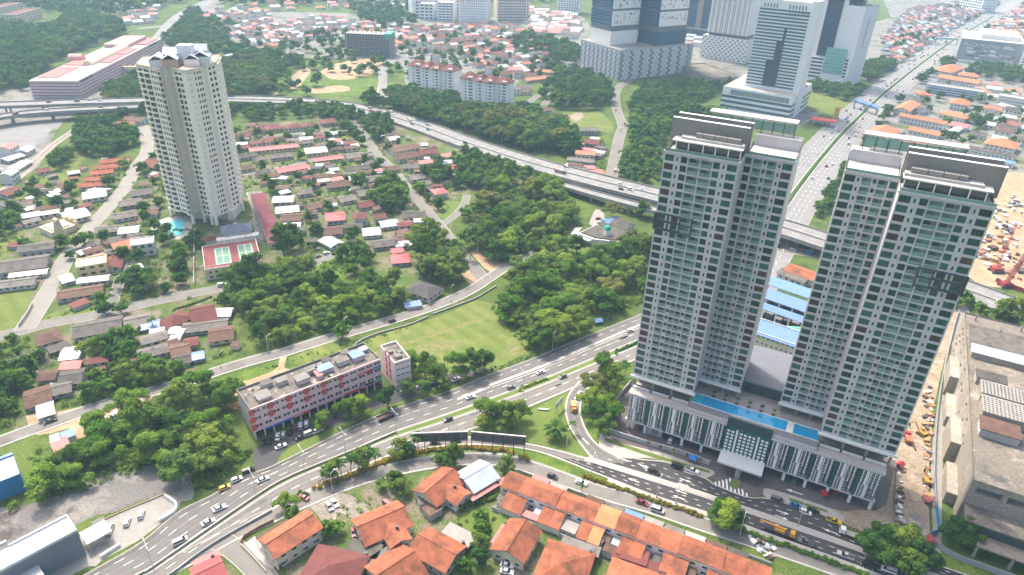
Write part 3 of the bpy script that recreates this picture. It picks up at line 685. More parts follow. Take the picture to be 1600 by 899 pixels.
def wing(t, x0, wdt, y0, dep, up, low, mirror, dark=None):
    """one wing of a tower. up / low: columns (x0,x1,kind) for the 18 upper and 12 lower floors"""
    cols = lambda c: [((wdt - b, wdt - a, k) if mirror else (a, b, k)) for a, b, k in c]
    wm = MB(); ops = []; spec = {'big': (.62, 2.15), 'mid': (.62, 2.15), 'small': (.95, 1.3), 'balc': (.22, 2.5), 'ledge': (.22, 2.5)}
    items = []
    for f in range(NF):
        for a, b, k in cols(low if f < 12 else up):
            z = ZB + f * FH + spec[k][0]; h = spec[k][1]
            ops.append((a, b, z, z + h)); items.append((a, z, b - a, h, k, f))
    facade(wm, (x0, y0), (1, 0), wdt, ZB - .6, ZB + NF * FH + 1.0, ops, 1.26, tw_grey)
    # flanks with window rows and the back
    for (o, u, L_) in (((x0 + wdt, y0), (0, 1), dep), ((x0 + wdt, y0 + dep), (-1, 0), wdt), ((x0, y0 + dep), (0, -1), dep)):
        facade(wm, o, u, L_, ZB - .6, ZB + NF * FH + 1., [], .3, tw_grey)
    wm.face([(x0, y0, ZB - .6), (x0, y0 + dep, ZB - .6), (x0 + wdt, y0 + dep, ZB - .6), (x0 + wdt, y0, ZB - .6)], concrete)
    ztop = ZB + NF * FH
    wm.face([(x0 + .3, y0 + .3, ztop + .1), (x0 + wdt - .3, y0 + .3, ztop + .1), (x0 + wdt - .3, y0 + dep, ztop + .1), (x0 + .3, y0 + dep, ztop + .1)], roof_slab)
    wm.build('wing_wall', t)
    cache = {}
    for a, z, wd, h, k, f in items:
        key = (k, round(wd, 2), h, k == 'big' and rnd.random() < .14)
        if key not in cache:
            n = {'big': 'window', 'mid': 'window', 'small': 'small_window', 'balc': 'balcony', 'ledge': 'service_ledge'}[k]
            cache[key] = (n, balcony_mesh(n, wd, h) if k == 'balc' else ledge_mesh(n, wd, h) if k == 'ledge' else window_mesh(n, wd, h, {'big': 3, 'mid': 2, 'small': 1}[k], M('brown_blind_glass', (.09, .05, .048), .2, .3, .5, .4, rand=.4) if key[3] else glass_teal))
        n, me = cache[key]; O(n, me, t, (x0 + a, y0, z))
    # roof-edge band and glass rail
    e = MB(); e.box(x0 - .35, x0 + wdt + .35, y0 - .35, y0 + .25, ztop + .3, ztop + 1.05, tw_grey)
    e.box(x0, x0 + wdt, y0 - .1, y0 - .04, ztop + 1.05, ztop + 1.9, bal_gl); e.build('roof_rail', t)
big_up = [(.4, 3.4, 'big'), (4.2, 4.8, 'small'), (5.7, 7.8, 'mid'), (8.2, 11.8, 'balc'), (12.2, 15.8, 'balc'), (16.2, 18.3, 'mid'), (19.2, 19.8, 'small'), (20.6, 23.6, 'big')]
big_lo = [(.4, 3.4, 'big'), (4.2, 4.8, 'small'), (5.6, 8.3, 'balc'), (8.6, 9.8, 'ledge'), (10.0, 11.9, 'balc'), (12.1, 14.0, 'balc'), (14.2, 15.4, 'ledge'), (15.7, 18.4, 'balc'), (19.2, 19.8, 'small'), (20.6, 23.6, 'big')]
sm_up = [(.3, 2.3, 'mid'), (2.9, 5.6, 'balc'), (6.0, 7.0, 'ledge'), (7.4, 10.1, 'balc'), (10.8, 11.4, 'small'), (12.0, 15.0, 'big')]
sm_lo = [(.3, 1.3, 'ledge'), (1.6, 3.4, 'balc'), (3.7, 5.5, 'balc'), (5.8, 6.8, 'ledge'), (7.2, 10.1, 'balc'), (10.8, 11.4, 'small'), (12.0, 15.0, 'big')]
def tower(mx, label):
    t = thing('apartment_tower', label, 'tower', TO, TY, 'twin apartment towers on one podium')
    X = (lambda a, w_: a) if mx is None else (lambda a, w_: mx - a - w_)
    mir = mx is not None; z = ZB + NF * FH
    wing(t, X(-.6, 24), 24., 4.3, 22., big_up, big_lo, mir)
    wing(t, X(23.4, 15.4), 15.4, 15., 20., sm_up, sm_lo, mir)
    bx = lambda mb, a, b, c, d, e, f, m, top=None: mb.box(X(a, b - a), X(a, b - a) + (b - a), c, d, e, f, m, top)
    # dark two-storey box round the balconies high on the front
    d = MB(); zb = ZB + 21 * FH - .1; zt = zb + 2 * FH + .2
    for za in (zb, zt - .35): bx(d, -1.0, 12.2, 3.7, 4.25, za, za + .35, tw_dark)
    for a in (-1.0, 11.85): bx(d, a, a + .35, 3.7, 4.25, zb, zt, tw_dark)
    for a, b in ((3.5, 4.1), (4.9, 5.6), (7.85, 8.15)): bx(d, a, b, 4.12, 4.27, zb + .35, zt - .35, tw_dark)
    for za, zc in ((-.2, .62), (2.8, 3.6), (5.8, 6.15)): bx(d, -.62, 8.2, 4.1, 4.27, ZB + 63 + za, ZB + 63 + zc, tw_dark)
    bx(d, -.64, .38, 4.1, 4.27, ZB + 63, ZB + 69, tw_dark); bx(d, 8.2, 12., 4.05, 4.27, ZB + 65.75, ZB + 66.2, tw_dark); bx(d, 11.8, 12.2, 4.05, 4.27, ZB + 63, ZB + 69, tw_dark)
    d.build('dark_frame_box', t)
    # penthouse: glazed front, canopy roof, two tall fin walls
    p = MB(); bx(p, 1.5, 22.6, 10.8, 21., z + .1, z + 2.9, door_gl)
    for a in (1.4, 5.6, 10.4, 14.4, 18.6, 22.4): bx(p, a, a + .3, 9.8, 10.3, z + .1, z + 3., tw_white)
    p.build('penthouse_glazing', t)
    p = MB(); bx(p, .2, 23.2, 9.2, 14.6, z + 3., z + 3.4, roof_slab); bx(p, 2.6, 23.0, 11.5, 14.6, z + 3.45, z + 4.2, roof_slab)
    p.build('canopy_roof', t)
    p = MB()
    for a, b in ((7., 9.), (9.2, 13.), (13.2, 17.), (17.2, 21.5)): bx(p, a, b, 12.4, 14.2, z + 4.2, z + 5.7, concrete)
    p.build('roof_plant_box', t)
    p = MB(); bx(p, -1.8, 23.4, 14.6, 15.6, z + .1, z + 9.2, tw_fin); bx(p, -1.75, 23.35, 14.55, 15.65, z + 9.2, z + 9.4, tw_white); p.build('fin_wall', t)
    p = MB(); bx(p, -1.6, 23.4, 21.2, 22.2, z + .1, z + 9.2, tw_fin); bx(p, -1.55, 23.35, 21.15, 22.25, z + 9.2, z + 9.4, tw_white); p.build('fin_wall', t)
    p = MB(); bx(p, 23.6, 38.6, 29.2, 34.8, z + .1, z + 3.6, tw_grey, roof_slab); bx(p, 24., 38.2, 28.9, 29.19, z + 3.4, z + 4., tw_grey); p.build('stair_core', t)
    p = MB(); bx(p, 6.6, 36., 31.6, 36.5, z + 8.2, z + 8.7, roof_slab)
    p.build('pergola_roof', t)
    for k in range(9):
        a = 7. + k * 3.55; q = MB(); bx(q, a, a + .3, 31.9, 32.2, z + .1, z + 8.2, tw_dark); q.build('pergola_post', t)
    p = MB(); bx(p, 7.2, 35.5, 32.0, 32.1, z + 4.8, z + 7.9, bal_gl); p.build('pergola_screen', t)
    # transfer columns and open deck under the tower
    for a in (0., 7.6, 15.2, 22.8):
        q = MB(); bx(q, a - .4 if a else -.2, a + .5, 5.2, 6.2, 18., ZB - .5, concrete); q.build('column', t)
    for a in (27., 32., 37.6):
        q = MB(); bx(q, a, a + .9, 16., 17., 18., ZB - .5, concrete); q.build('column', t)
    q = MB(); bx(q, .5, 23., 9., 25., 18., ZB - .6, pod_grey); q.build('core_wall', t)
    q = MB(); bx(q, -1.4, 24.2, 3.7, 4.28, ZB - 1.3, ZB - .3, tw_white); bx(q, 23.2, 39.2, 14.3, 14.98, ZB - 1.3, ZB - .3, tw_white); q.build('base_band', t)
    return t
tA = tower(None, 'apartment tower nearer the loop slip road, dark box on its outer corner')
tB = tower(92.4, 'apartment tower nearer the dirt road and derelict mall')
TOWERS = (tA, tB)

# ---- podium car park
pd = thing('podium_car_park', 'white and green latticed car park podium under the twin towers', 'car park', TO, TY)
core = MB(); core.box(.6, 90.9, 1.2, 33., 4.7, 17.6, pod_grey, deck_m); core.box(8.5, 90., 7.5, 33., 0, 4.7, wall_grey); core.build('core', pd)
sl = MB(); sl.box(-.2, 91.7, -.3, 1.19, 4.3, 4.9, tw_grey); sl.build('lower_edge_beam', pd)
sl = MB(); sl.box(-.2, 38.0, -.4, 3.2, 17.2, 18.2, tw_grey, deck_m); sl.box(54.1, 91.7, -.4, 3.2, 17.2, 18.2, tw_grey, deck_m); sl.build('upper_edge_beam', pd)
for k in range(8):                                   # open planter bays behind the beam
    x0 = (0, 7.7, 15.4, 54.5, 62, 69.5, 77, 84.5)[k]
    q = MB(); q.box(x0 + .3, x0 + 7., 3.3, 4.4, 18.25, 18.9, tw_grey); q.box(x0 + .5, x0 + 6.8, 4.45, 5.1, 18.25, 18.95, leafmat('hedge_leaf', (.05, .1, .02), (.1, .16, .03))); q.build('planter', pd)
for x in (8.2, 15.7, 23.3, 30.8, 61.5, 69., 76.6, 84.1):
    q = MB(); q.box(x - .35, x + .35, -.55, -.32, 5., 17., pod_green); q.build('green_strip', pd)
# lattice: floors of pale square panels and white upright blades
sq = MB(); sq.box(0, .95, -.14, -.02, 0, .8, M('lattice_grey', (.34, .35, .37), .8, .1, .3, rand=.15)); sqm = sq.mesh('lattice_panel')
r2 = random.Random(5)
bays = [(.4, 7.6), (8.8, 15.1), (16.3, 22.7), (23.9, 30.2), (31.4, 37.7), (54.6, 60.9), (62.1, 68.4), (69.6, 75.9), (77.2, 83.5), (84.7, 91.2)]
for a, b in bays:
    back = MB(); back.box(a, b, .3, .4, 4.95, 17.1, tw_dark)
    for k in range(5): back.box(a, b, -.02, .3, 5.0 + k * 2.45, 5.25 + k * 2.45, pod_grey)
    n = int((b - a) / 1.3)
    for i in range(n):
        x = a + (i + .15) * (b - a) / n
        for k in range(9): O('lattice_panel', sqm, pd, (x, 0., 5.5 + k * 1.3))
    for x, wd, z0, z1 in ((a + .4, .25, 11.2, 17), (a + 1.5, 1.0, 10.8, 17), (a + 2.8, .3, 9.5, 17), (a + .3, .3, 5, 10.8), (a + 2.2, 1.0, 5, 11), (a + 1.3, .25, 5, 10.5), (b - 1.1, .3, 7., 17), (a + 4.1, .25, 10, 17)):
        q = MB(); q.box(x, x + wd, -.5, -.2, z0, z1, tw_white); q.build('white_blade', pd)
    back.build('lattice_backing', pd)
# central green screen with white squares, glass pool wall above, porch canopy below
g = MB(); g.box(38.1, 54.1, -.3, 1.15, 5., 16.6, pod_green); g.build('green_screen', pd)
sq = MB(); sq.box(0, 1.0, -.46, -.32, 0, .85, tw_white); sqc = sq.mesh('white_square')
for i in range(10):
    if i in (2, 7): continue
    for k in range(7): O('white_square', sqc, pd, (38.7 + i * 1.53, 0, 5.6 + k * 1.55))
for x in (41.9, 49.6):
    q = MB(); q.box(x, x + .7, -.6, -.31, 5., 16.6, tw_white); q.build('white_blade', pd)
q = MB(); q.box(38.1, 54.1, -.3, .1, 17.5, 21.3, M('pool_wall_tile', (.04, .07, .085), .35, .15, .5)); q.build('pool_wall', pd)
q = MB(); q.box(38.2, 54.2, -7.6, -.32, 5.0, 5.7, metal_lt, M('canopy_sheet', (.52, .54, .56), .6, .08, .3)); q.build('porch_canopy', pd)
q = MB()
for k in range(10): q.bar((46.2 + 1.6 * math.cos(k * .63), -9. + 1.6 * math.sin(k * .63), 0), (46.2 + 1.6 * math.cos(k * .63 + .63), -9. + 1.6 * math.sin(k * .63 + .63), 0), .1, concrete_lt)
q.prism([(46.2 + 1.9 * math.cos(k * .52), -10.5 + 2.4 * math.sin(k * .52)) for k in range(12)], 0, .5, concrete_lt, grass_ln)
q.build('planter_island', pd)
q = MB().bar((46.2, -6., 0), (46.2, -6., 5.), 1.1, concrete_lt, 12).build('porch_column', pd)
for x in (1., 8.2, 23.2, 30.8, 38.6, 53.8, 61.5, 69., 76.6, 84.1, 91.):
    q = MB(); q.box(x - .5, x + .5, .4, 1.3, 0, 4.3, tw_white); q.build('column', pd)
q = MB(); q.box(9., 15., .9, 7.4, 0, 4.25, wall_grey); q.build('plant_room', pd)
q = MB()
for k in range(5): q.box(11. + k * .55, 11.3 + k * .55, .82, .89, .8, 3.4, pod_green)
q.build('louvre', pd)
# pool deck
q = MB(); q.box(22.8, 69.4, 3.3, 14.9, 17.7, 19.0, deck_m); q.box(22.8, 69.4, 14.95, 32., 17.7, 18.9, deck_m); q.build('pool_deck', pd)
q = MB(); q.box(27.2, 57.9, 4.4, 10.4, 19.02, 19.3, pool_w); q.box(23.2, 27.2, 4.4, 10.4, 19.02, 19.31, pool_lt); q.box(60.4, 69., 4.4, 10.4, 19.02, 19.3, pool_w)
q.build('swimming_pool', pd)
q = MB()
for (a, b, c, d) in ((22.9, 69.3, 10.42, 10.8), (22.9, 69.3, 4.0, 4.38), (57.95, 60.35, 4.4, 10.4)): q.box(a, b, c, d, 19.0, 19.5, tw_white)
q.build('pool_coping', pd)
for a, b in ((23., 38.), (54.2, 69.)): q = MB(); q.box(a, b, .2, 3.9, 18.3, 19.6, tw_grey, pod_grey); q.build('pool_edge_wall', pd)
# pale grey stepped roof of the hall between the towers
hall = thing('market_hall', 'grey sheet roof hall in the gap between the twin towers', 'hall', TO, TY)
q = MB(); q.box(38.9, 53.5, 21.8, 48., 18.95, 23.8, wall_grey); q.build('wall', hall); q = MB(); q.box(39., 53.4, 21.6, 21.78, 19., 23.7, door_gl); q.build('glazed_front', hall)
q = MB(); q.box(38.8, 53.5, 33.2, 48., 0, 18.9, wall_grey); q.build('lower_wall', hall)
q = MB(); q.box(38.2, 54.2, 20.9, 48.6, 23.8, 24.4, M('hall_roof_sheet', (.13, .14, .165), .6, .1, .3, .3, stripes=(.8, .1))); q.build('roof', hall)
# retaining wall round the forecourt
rw_ = thing('forecourt_wall', 'pale curved retaining wall round the tower forecourt beside the slip road', 'wall')
P = resample(gpx([(985, 600), (962, 628), (938, 655), (936, 664), (945, 672), (965, 681), (1010, 695), (1060, 709), (1108, 727)]), step=1.2)
q = MB(); thick(q, P, .35, 0, 2.2, wall_grey); q.build('wall', rw_)
# ================================================================== houses
OCC = []          # (x, y, radius) of things that stand on the ground; trees keep off
for k in range(0, 96, 6):
    for j in range(0, 48, 8):
        OCC.append((TO[0] + math.cos(TY) * k - math.sin(TY) * j, TO[1] + math.sin(TY) * k + math.cos(TY) * j, 8))
def occ_rect(loc, rz, x0, x1, y0, y1, pad=1.):
    st = max(3., min(x1 - x0, y1 - y0) / 2)
    x = x0
    while x <= x1 + .01:
        y = y0
        while y <= y1 + .01:
            OCC.append((loc[0] + math.cos(rz) * x - math.sin(rz) * y, loc[1] + math.sin(rz) * x + math.cos(rz) * y, st * .7 + pad)); y += st
        x += st
def roof_mesh(mb, L, W, eave, rise, over, mat, hip=0., wall=None, x0=0., y0=0., along='x', th=.22):
    """pitched roof over a rectangle L (x) by W (y) centred at x0,y0"""
    def T(x, y, z): return (x0 + x, y0 + y, z) if along == 'x' else (x0 - y, y0 + x, z)
    sl = rise / (W / 2); a = L / 2 + over; b = W / 2 + over; ze = eave - over * sl; zr = eave + rise
    h = min(hip * W / 2, L / 2 - .3) if hip else -0.
    rx = a - h - (over if hip else 0)
    def half(dz):
        return [T(-a, -b, ze + dz), T(a, -b, ze + dz), T(a, b, ze + dz), T(-a, b, ze + dz), T(-rx, 0, zr + dz), T(rx, 0, zr + dz)]
    n = len(mb.v); mb.v += half(th) + half(0); q = mb.mi(mat)
    for f in ((0, 1, 5, 4), (2, 3, 4, 5)): mb.f.append(tuple(n + i for i in f)); mb.m.append(q); mb.f.append(tuple(n + 6 + i for i in f[::-1])); mb.m.append(q)
    if hip:
        for f in ((1, 2, 5), (3, 0, 4)): mb.f.append(tuple(n + i for i in f)); mb.m.append(q); mb.f.append(tuple(n + 6 + i for i in f[::-1])); mb.m.append(q)
        ed = ((0, 1), (1, 2), (2, 3), (3, 0))
    else: ed = ((0, 1), (1, 5), (5, 2), (2, 3), (3, 4), (4, 0))
    for u, v in ed: mb.f.append((n + u, n + 6 + u, n + 6 + v, n + v)); mb.m.append(q)
def walls_mesh(t, L, W, eave, rise, wall, hip, nwin=True, x0=0., y0=0., along='x', doors=True):
    wm = MB(); pm = MB()
    a, b = (L / 2, W / 2) if along == 'x' else (W / 2, L / 2)
    for o, u, l in (((-a, -b), (1, 0), 2 * a), ((a, -b), (0, 1), 2 * b), ((a, b), (-1, 0), 2 * a), ((-a, b), (0, -1), 2 * b)):
        op = []
        if nwin:
            for f in range(max(1, int(eave / 2.9))):
                op += [(x_, y_, za + f * 3., zb + f * 3.) for (x_, y_, za, zb) in rows(l, 0, 1, 3., max(1, int(l / 3.4)), .45, .4, .33)]
        facade(wm, (x0 + o[0], y0 + o[1]), u, l, 0, eave, op, .15, wall, glass, pm)
    if not hip and rise > 0:
        if along == 'x':
            for s_ in (-1, 1): wm.face([(x0 + s_ * a, y0 - b * s_, eave), (x0 + s_ * a, y0 + b * s_, eave), (x0 + s_ * a, y0, eave + rise)], wall)
        else:
            for s_ in (-1, 1): wm.face([(x0 + a * s_, y0 + s_ * b, eave), (x0 - a * s_, y0 + s_ * b, eave), (x0, y0 + s_ * b, eave + rise)], wall)
    wm.build('wall', t)
    if pm.f: stuff(pm.build('window_glazing', t))
ROOFN = {}
def house(x1, y1, x2, y2, W, mat, desc, eave=3.2, pitch=.4, hip=0., wall=None, name='house', cat='house', group=None, win=True, extra=None, over=.6):
    rise = W / 2 * pitch
    a = G(x1, y1, eave + rise); b = G(x2, y2, eave + rise); d = b - a; L = max(4., float(np.hypot(d[0], d[1]))); c = (a + b) / 2
    rz = math.atan2(d[1], d[0])
    t = thing(name, desc, cat, (c[0], c[1], 0), rz, group)
    wall = wall or rnd.choice((wall_cream, wall_white, wall_grey))
    walls_mesh(t, L, W, eave, rise, wall, hip, win)
    r = MB(); roof_mesh(r, L, W, eave, rise, over, mat, hip); ro = r.build('roof', t)
    if not hip and W > 6 and x1 > -900:
        rc = MB(); rc.box(-L / 2 - over, L / 2 + over, -.18, .18, eave + rise + .12, eave + rise + .34, mat); rc.build('ridge_cap', ro)
    if extra: extra(t, L, W, eave, rise)
    occ_rect((c[0], c[1]), rz, -L / 2, L / 2, -W / 2, W / 2)
    return t
V = 'village houses'
HD = {'o': (orange_tile, 'house with an orange tiled roof'), 'm': (maroon_tile, 'house with a maroon tiled roof'), 'r': (red_sheet, 'house with a red sheet roof'),
      'g': (grey_sheet, 'low house with a weathered grey sheet roof'), 'b': (brown_sheet, 'low house with a rusty brown roof'), 'B': (bluegrey_sheet, 'shed with a blue grey sheet roof'),
      'w': (white_sheet, 'building with a pale sheet roof'), 'k': (black_tile, 'house with a black roof and pale walls'), 'p': (pink_sheet, 'house with a pinkish sheet roof'),
      'O': (orange_pale, 'house with a pale orange roof'), 'c': (blue_sheet, 'shed with a bright blue sheet roof')}
HL = """30 386 83 380 9 g 5;0 412 72 402 16 g 4;17 428 72 422 5 w 3;-6 443 53 436 8 g 3;92 458 158 448 9 b 3;123 437 168 432 5 B 4;95 434 110 430 9 w 3;
172 415 176 400 9 m 3;175 380 205 373 14 O 4;165 392 197 388 6 g 3;150 357 183 354 9 g 3;187 358 215 355 9 B 3;98 335 133 327 14 B 4;130 303 163 298 12 w 4;
187 316 220 311 10 g 3;177 336 210 330 10 g 3;57 527 90 518 11 b 3 h;117 512 187 500 13 g 3;196 502 232 495 12 g 3;222 508 247 503 6 c 2.6;262 488 282 497 13 m 3 h;298 485 332 478 15 m 3.4;
336 486 360 485 7 w 2.8;287 510 353 502 8 g 2.8;328 520 362 515 11 b 3;268 514 287 515 5 B 3;290 532 306 529 6 m 2.8;268 546 293 540 10 b 2.8;275 560 295 556 7 g 2.6;303 555 313 553 5 c 2.6;
98 550 124 547 9 w 3;95 588 126 583 10 g 3;63 585 86 583 6 b 2.6;97 570 124 567 5 p 2.6;510 336 537 334 12 r 4 h;440 338 468 336 10 b 4;443 350 468 349 5 B 3;448 358 474 356 8 g 3;
428 309 457 308 10 w 4;432 326 465 323 10 w 3;552 334 572 332 9 m 6 h;508 358 533 356 11 b 3;508 371 526 380 8 w 3;568 360 592 358 10 w 3;595 348 620 345 9 B 3;585 335 600 333 7 m 5;
583 379 615 375 9 g 3;613 391 628 389 5 r 2.6;613 402 638 400 10 r 3 h;645 440 680 452 12 k 4 h;634 475 655 472 4 c 2.4;630 333 663 332 11 g 3;677 298 695 295 9 r 5 h;648 343 665 342 5 w 2.6;
415 197 440 194 10 m 4 h;447 195 471 192 10 m 4 h;475 192 495 190 9 m 4 h;502 187 526 184 11 m 4 h;390 200 410 197 9 m 4 h;390 232 464 225 9 r 3.4;423 242 455 239 10 g 3;398 248 411 245 9 g 3;
477 233 508 230 13 w 4;490 248 533 243 8 r 3;541 243 580 238 10 g 3;433 265 480 257 9 r 3;400 268 420 265 9 g 3;612 233 650 225 11 b 4;618 243 650 238 12 b 4;655 235 680 232 10 m 5;682 243 710 239 8 p 3;
630 258 663 257 9 g 3;640 276 660 273 9 g 3;572 278 596 275 10 g 3;512 288 548 284 9 b 3;427 164 445 163 8 g 3;607 215 622 213 9 w 4;158 250 200 246 7 o 3;148 259 183 256 7 o 3;142 268 175 264 7 o 3;
133 277 167 275 7 o 3;124 287 158 284 7 o 3;168 200 205 195 12 g 4;185 190 210 190 8 O 4;198 182 225 186 10 b 4;232 248 250 252 14 m 3;140 296 165 297 12 w 3;58 265 75 262 7 m 3;
900 200 935 200 9 g 5;901 235 930 237 8 O 5;917 217 937 220 10 m 4;888 246 928 250 8 g 3;836 172 858 168 10 b 4;851 191 868 192 8 O 3;833 108 867 110 9 O 4;820 122 855 118 10 O 4;1007 217 1023 222 9 m 3;
370 243 398 238 10 g 3;366 262 392 258 9 b 3;372 228 388 226 8 m 3;205 300 235 296 10 g 3;225 330 245 328 9 b 3;0 300 22 292 10 m 3;0 320 18 312 9 g 3;20 262 40 250 8 w 3;5 248 30 240 9 w 3;
540 262 575 258 9 g 3;560 300 590 296 10 g 3;555 247 570 246 7 b 3;600 262 622 260 8 b 3;660 262 690 258 9 b 3;695 262 715 258 8 r 3;655 285 672 283 7 g 3;530 310 552 306 9 g 3;480 322 500 318 8 b 3;
920 268 940 266 8 p 3;895 262 915 262 8 g 3;1012 232 1030 236 8 r 3;560 318 580 314 8 m 3;465 300 485 297 7 g 3;370 210 388 207 9 m 3;240 205 262 200 9 g 3;60 640 80 634 8 w 2.6;40 620 75 610 12 b 2.6;82 606 108 600 8 g 3"""
for k_ in HL.replace('\n', '').split(';'):
    f_ = k_.split(); x1, y1, x2, y2, W_ = map(float, f_[:5]); mt, ds = HD[f_[5]]
    house(x1, y1, x2, y2, W_, mt, ds, float(f_[6]) * .85, over=.95, hip=.9 if len(f_) > 7 else 0., group=V, pitch=.4 if f_[5] in 'omkO' else .25)
# row of maroon terrace houses beside the condominium drive
a, b = G(402, 302, 4), G(432, 378, 4); d = (b - a) / 8.; rz = math.atan2(d[1], d[0])
for k in range(8):
    c = a + d * (k + .5); L = float(np.hypot(d[0], d[1])) - .05
    t = thing('terrace_house', 'maroon roofed terrace house in the row beside the condominium drive', 'house', (c[0], c[1], 0), rz, 'maroon terrace row')
    walls_mesh(t, 9., L, 3.6, 2., wall_white, 0, along='y'); r = MB(); roof_mesh(r, 9., L, 3.6, 2., .05, M('maroon_pink_tile', (.2, .06, .075), .8, .15, .4, rand=.1), 0, along='y'); r.build('roof', t)
    occ_rect((c[0], c[1]), rz, -L / 2, L / 2, -4, 4)
# white building with flat roof, and yellow-walled workshop
def fbox(px0, px1, z, depth, name, desc, cat, wall, roof, floors=2, pane=None, bays=None, group=None, parapet=.6, side=True):
    loc, rz, L = frame(px0, px1, z); fh = z / floors
    t = block(name, desc, cat, loc, rz, L, depth, z, wall, roof, rows(L, 0, floors, fh, bays or max(2, int(L / 4)), .55, .42, .32), rows(depth, 0, floors, fh, max(1, int(depth / 4)), .5, .42, .32) if side else None, pane or glass, .2, parapet, group)
    occ_rect(loc, rz, 0, L, 0, depth); return t
fbox((203, 384), (240, 379), 8., 10., 'office_building', 'plain white flat roofed building beside the condominium pool', 'building', wall_white, roof_slab)
fbox((118, 418), (166, 410), 7., 11., 'workshop', 'yellow walled workshop with a pale flat roof beside the pale street', 'building', wall_yellow, M('pale_roof', (.5, .52, .5), .8, .15, .3))

# ---- foreground houses
def window_parts(t, L, W, eave):
    for k in range(max(1, int(L / 3.5))):
        x = -L / 2 + (k + .5) * L / max(1, int(L / 3.5)); q = MB(); q.box(x - .75, x + .75, -W / 2 - .1, -W / 2 - .02, 1., 2.2, tw_white); q.box(x - .62, x + .62, -W / 2 - .14, -W / 2 - .1, 1.1, 2.1, glass); q.build('window', t)
    q = MB(); q.box(-L / 2 + .4, -L / 2 + 1.4, -W / 2 - .1, -W / 2 - .02, .05, 2.2, M('door_brown', (.2, .1, .05))); q.build('door', t)
def tank(t, x, y, z):
    q = MB().bar((x, y, z), (x, y, z + 1.2), .55, metal_dk, 10, .5); q.build('water_tank', t)
def cross(side, off, L2, W2, mat):
    def f(t, L, W, eave, rise):
        q = MB(); roof_mesh(q, L2 + W / 2, W2, eave, W2 / 2 * .42, .5, mat, 0, along='y', x0=off, y0=side * (L2 / 2 + W / 4)); q.build('wing_roof', t)
        walls_mesh(t, L2, W2, eave, W2 / 2 * .42, wall_white, 0, True, x0=off, y0=side * (W / 2 + L2 / 2 - .3), along='y'); tank(t, off + 1, side * W / 2, eave + rise * .5); window_parts(t, L, W, eave)
    return f
def leanto(side, mat, w_, x0, x1, z=2.7):
    def f(t, L, W, eave, rise):
        q = MB(); y0, y1 = (W / 2 + .1, W / 2 + w_) if side > 0 else (-W / 2 - w_, -W / 2 - .1)
        q.box(x0, x1, y0, y1, z, z + .15, mat)
        q.build('lean_to_roof', t)
        for x in (x0 + .2, x1 - .2): MB().bar((x, y1 if side > 0 else y0, 0), (x, y1 if side > 0 else y0, z), .1, concrete).build('post', t)
        window_parts(t, L, W, eave); tank(t, L / 2 - 1.2, side * (W / 2 + .9), z + .15)
    return f
FG = 'foreground houses by the service road'
house(417, 850, 488, 805, 9.5, orange_tile, 'two storey house with a long orange gable, fenced white yard', 6., .42, group=FG, wall=wall_cream, extra=leanto(1, brown_sheet, 4., -8., 6., 3.4))
house(476, 874, 556, 893, 17., maroon_tile, 'large house with a maroon hipped roof and white ridges', 3.6, .42, hip=1., group=FG, extra=leanto(1, grey_sheet, 6., 0., 11.))
house(560, 823, 630, 793, 12., orange_tile, 'orange roofed house with a red lean-to beside the vacant lot', 3.8, .45, group=FG, extra=cross(-1, 2., 5., 7., orange_tile))
house(664, 770, 708, 734, 11., orange_tile, 'orange roofed house joined to a blue grey shed', 3.8, .45, group=FG, extra=cross(-1, 1., 5., 7., orange_tile))
house(726, 748, 764, 726, 11., bluegrey_sheet, 'blue grey corrugated house beside the curve of the service road', 3.8, .4, group=FG, wall=wall_white, extra=leanto(-1, pink_sheet, 2.4, -8, 8))
house(655, 836, 711, 866, 11., orange_tile, 'orange roofed house with a flat concrete annex beside a lawn', 3.5, .4, group=FG, extra=leanto(1, concrete, 6., -3., 8., 3.1))
house(590, 899, 645, 863, 14., orange_tile, 'wide orange roofed house cut by the bottom edge beside the maroon one', 3.6, .42, group=FG, extra=leanto(1, grey_sheet, 3., -6, 6))
house(793, 860, 821, 814, 11., orange_tile, 'small orange gabled house with white cars on its drive', 4.2, .42, group=FG, extra=leanto(1, pink_sheet, 2.2, -4., 5.))
house(846, 866, 918, 890, 17., orange_tile, 'very wide orange hipped house behind the terrace row', 3.6, .36, hip=.9, group=FG, extra=leanto(1, grey_sheet, 4.5, -4., 9.))
house(950, 893, 1030, 922, 15., orange_tile, 'orange hipped house behind the terrace at the bottom edge', 3.6, .36, hip=.9, group=FG, extra=leanto(1, maroon_tile, 5., -9., 9.))
house(1040, 912, 1090, 930, 13., orange_tile, 'orange roof at the bottom edge below the terrace yards', 3.6, .36, hip=.9, group=FG)
house(303, 899, 345, 879, 9., red_sheet, 'bright red roofed house at the corner of the side lane', 3.2, .4, group=FG, extra=leanto(1, pink_sheet, 3., -3., 5.))
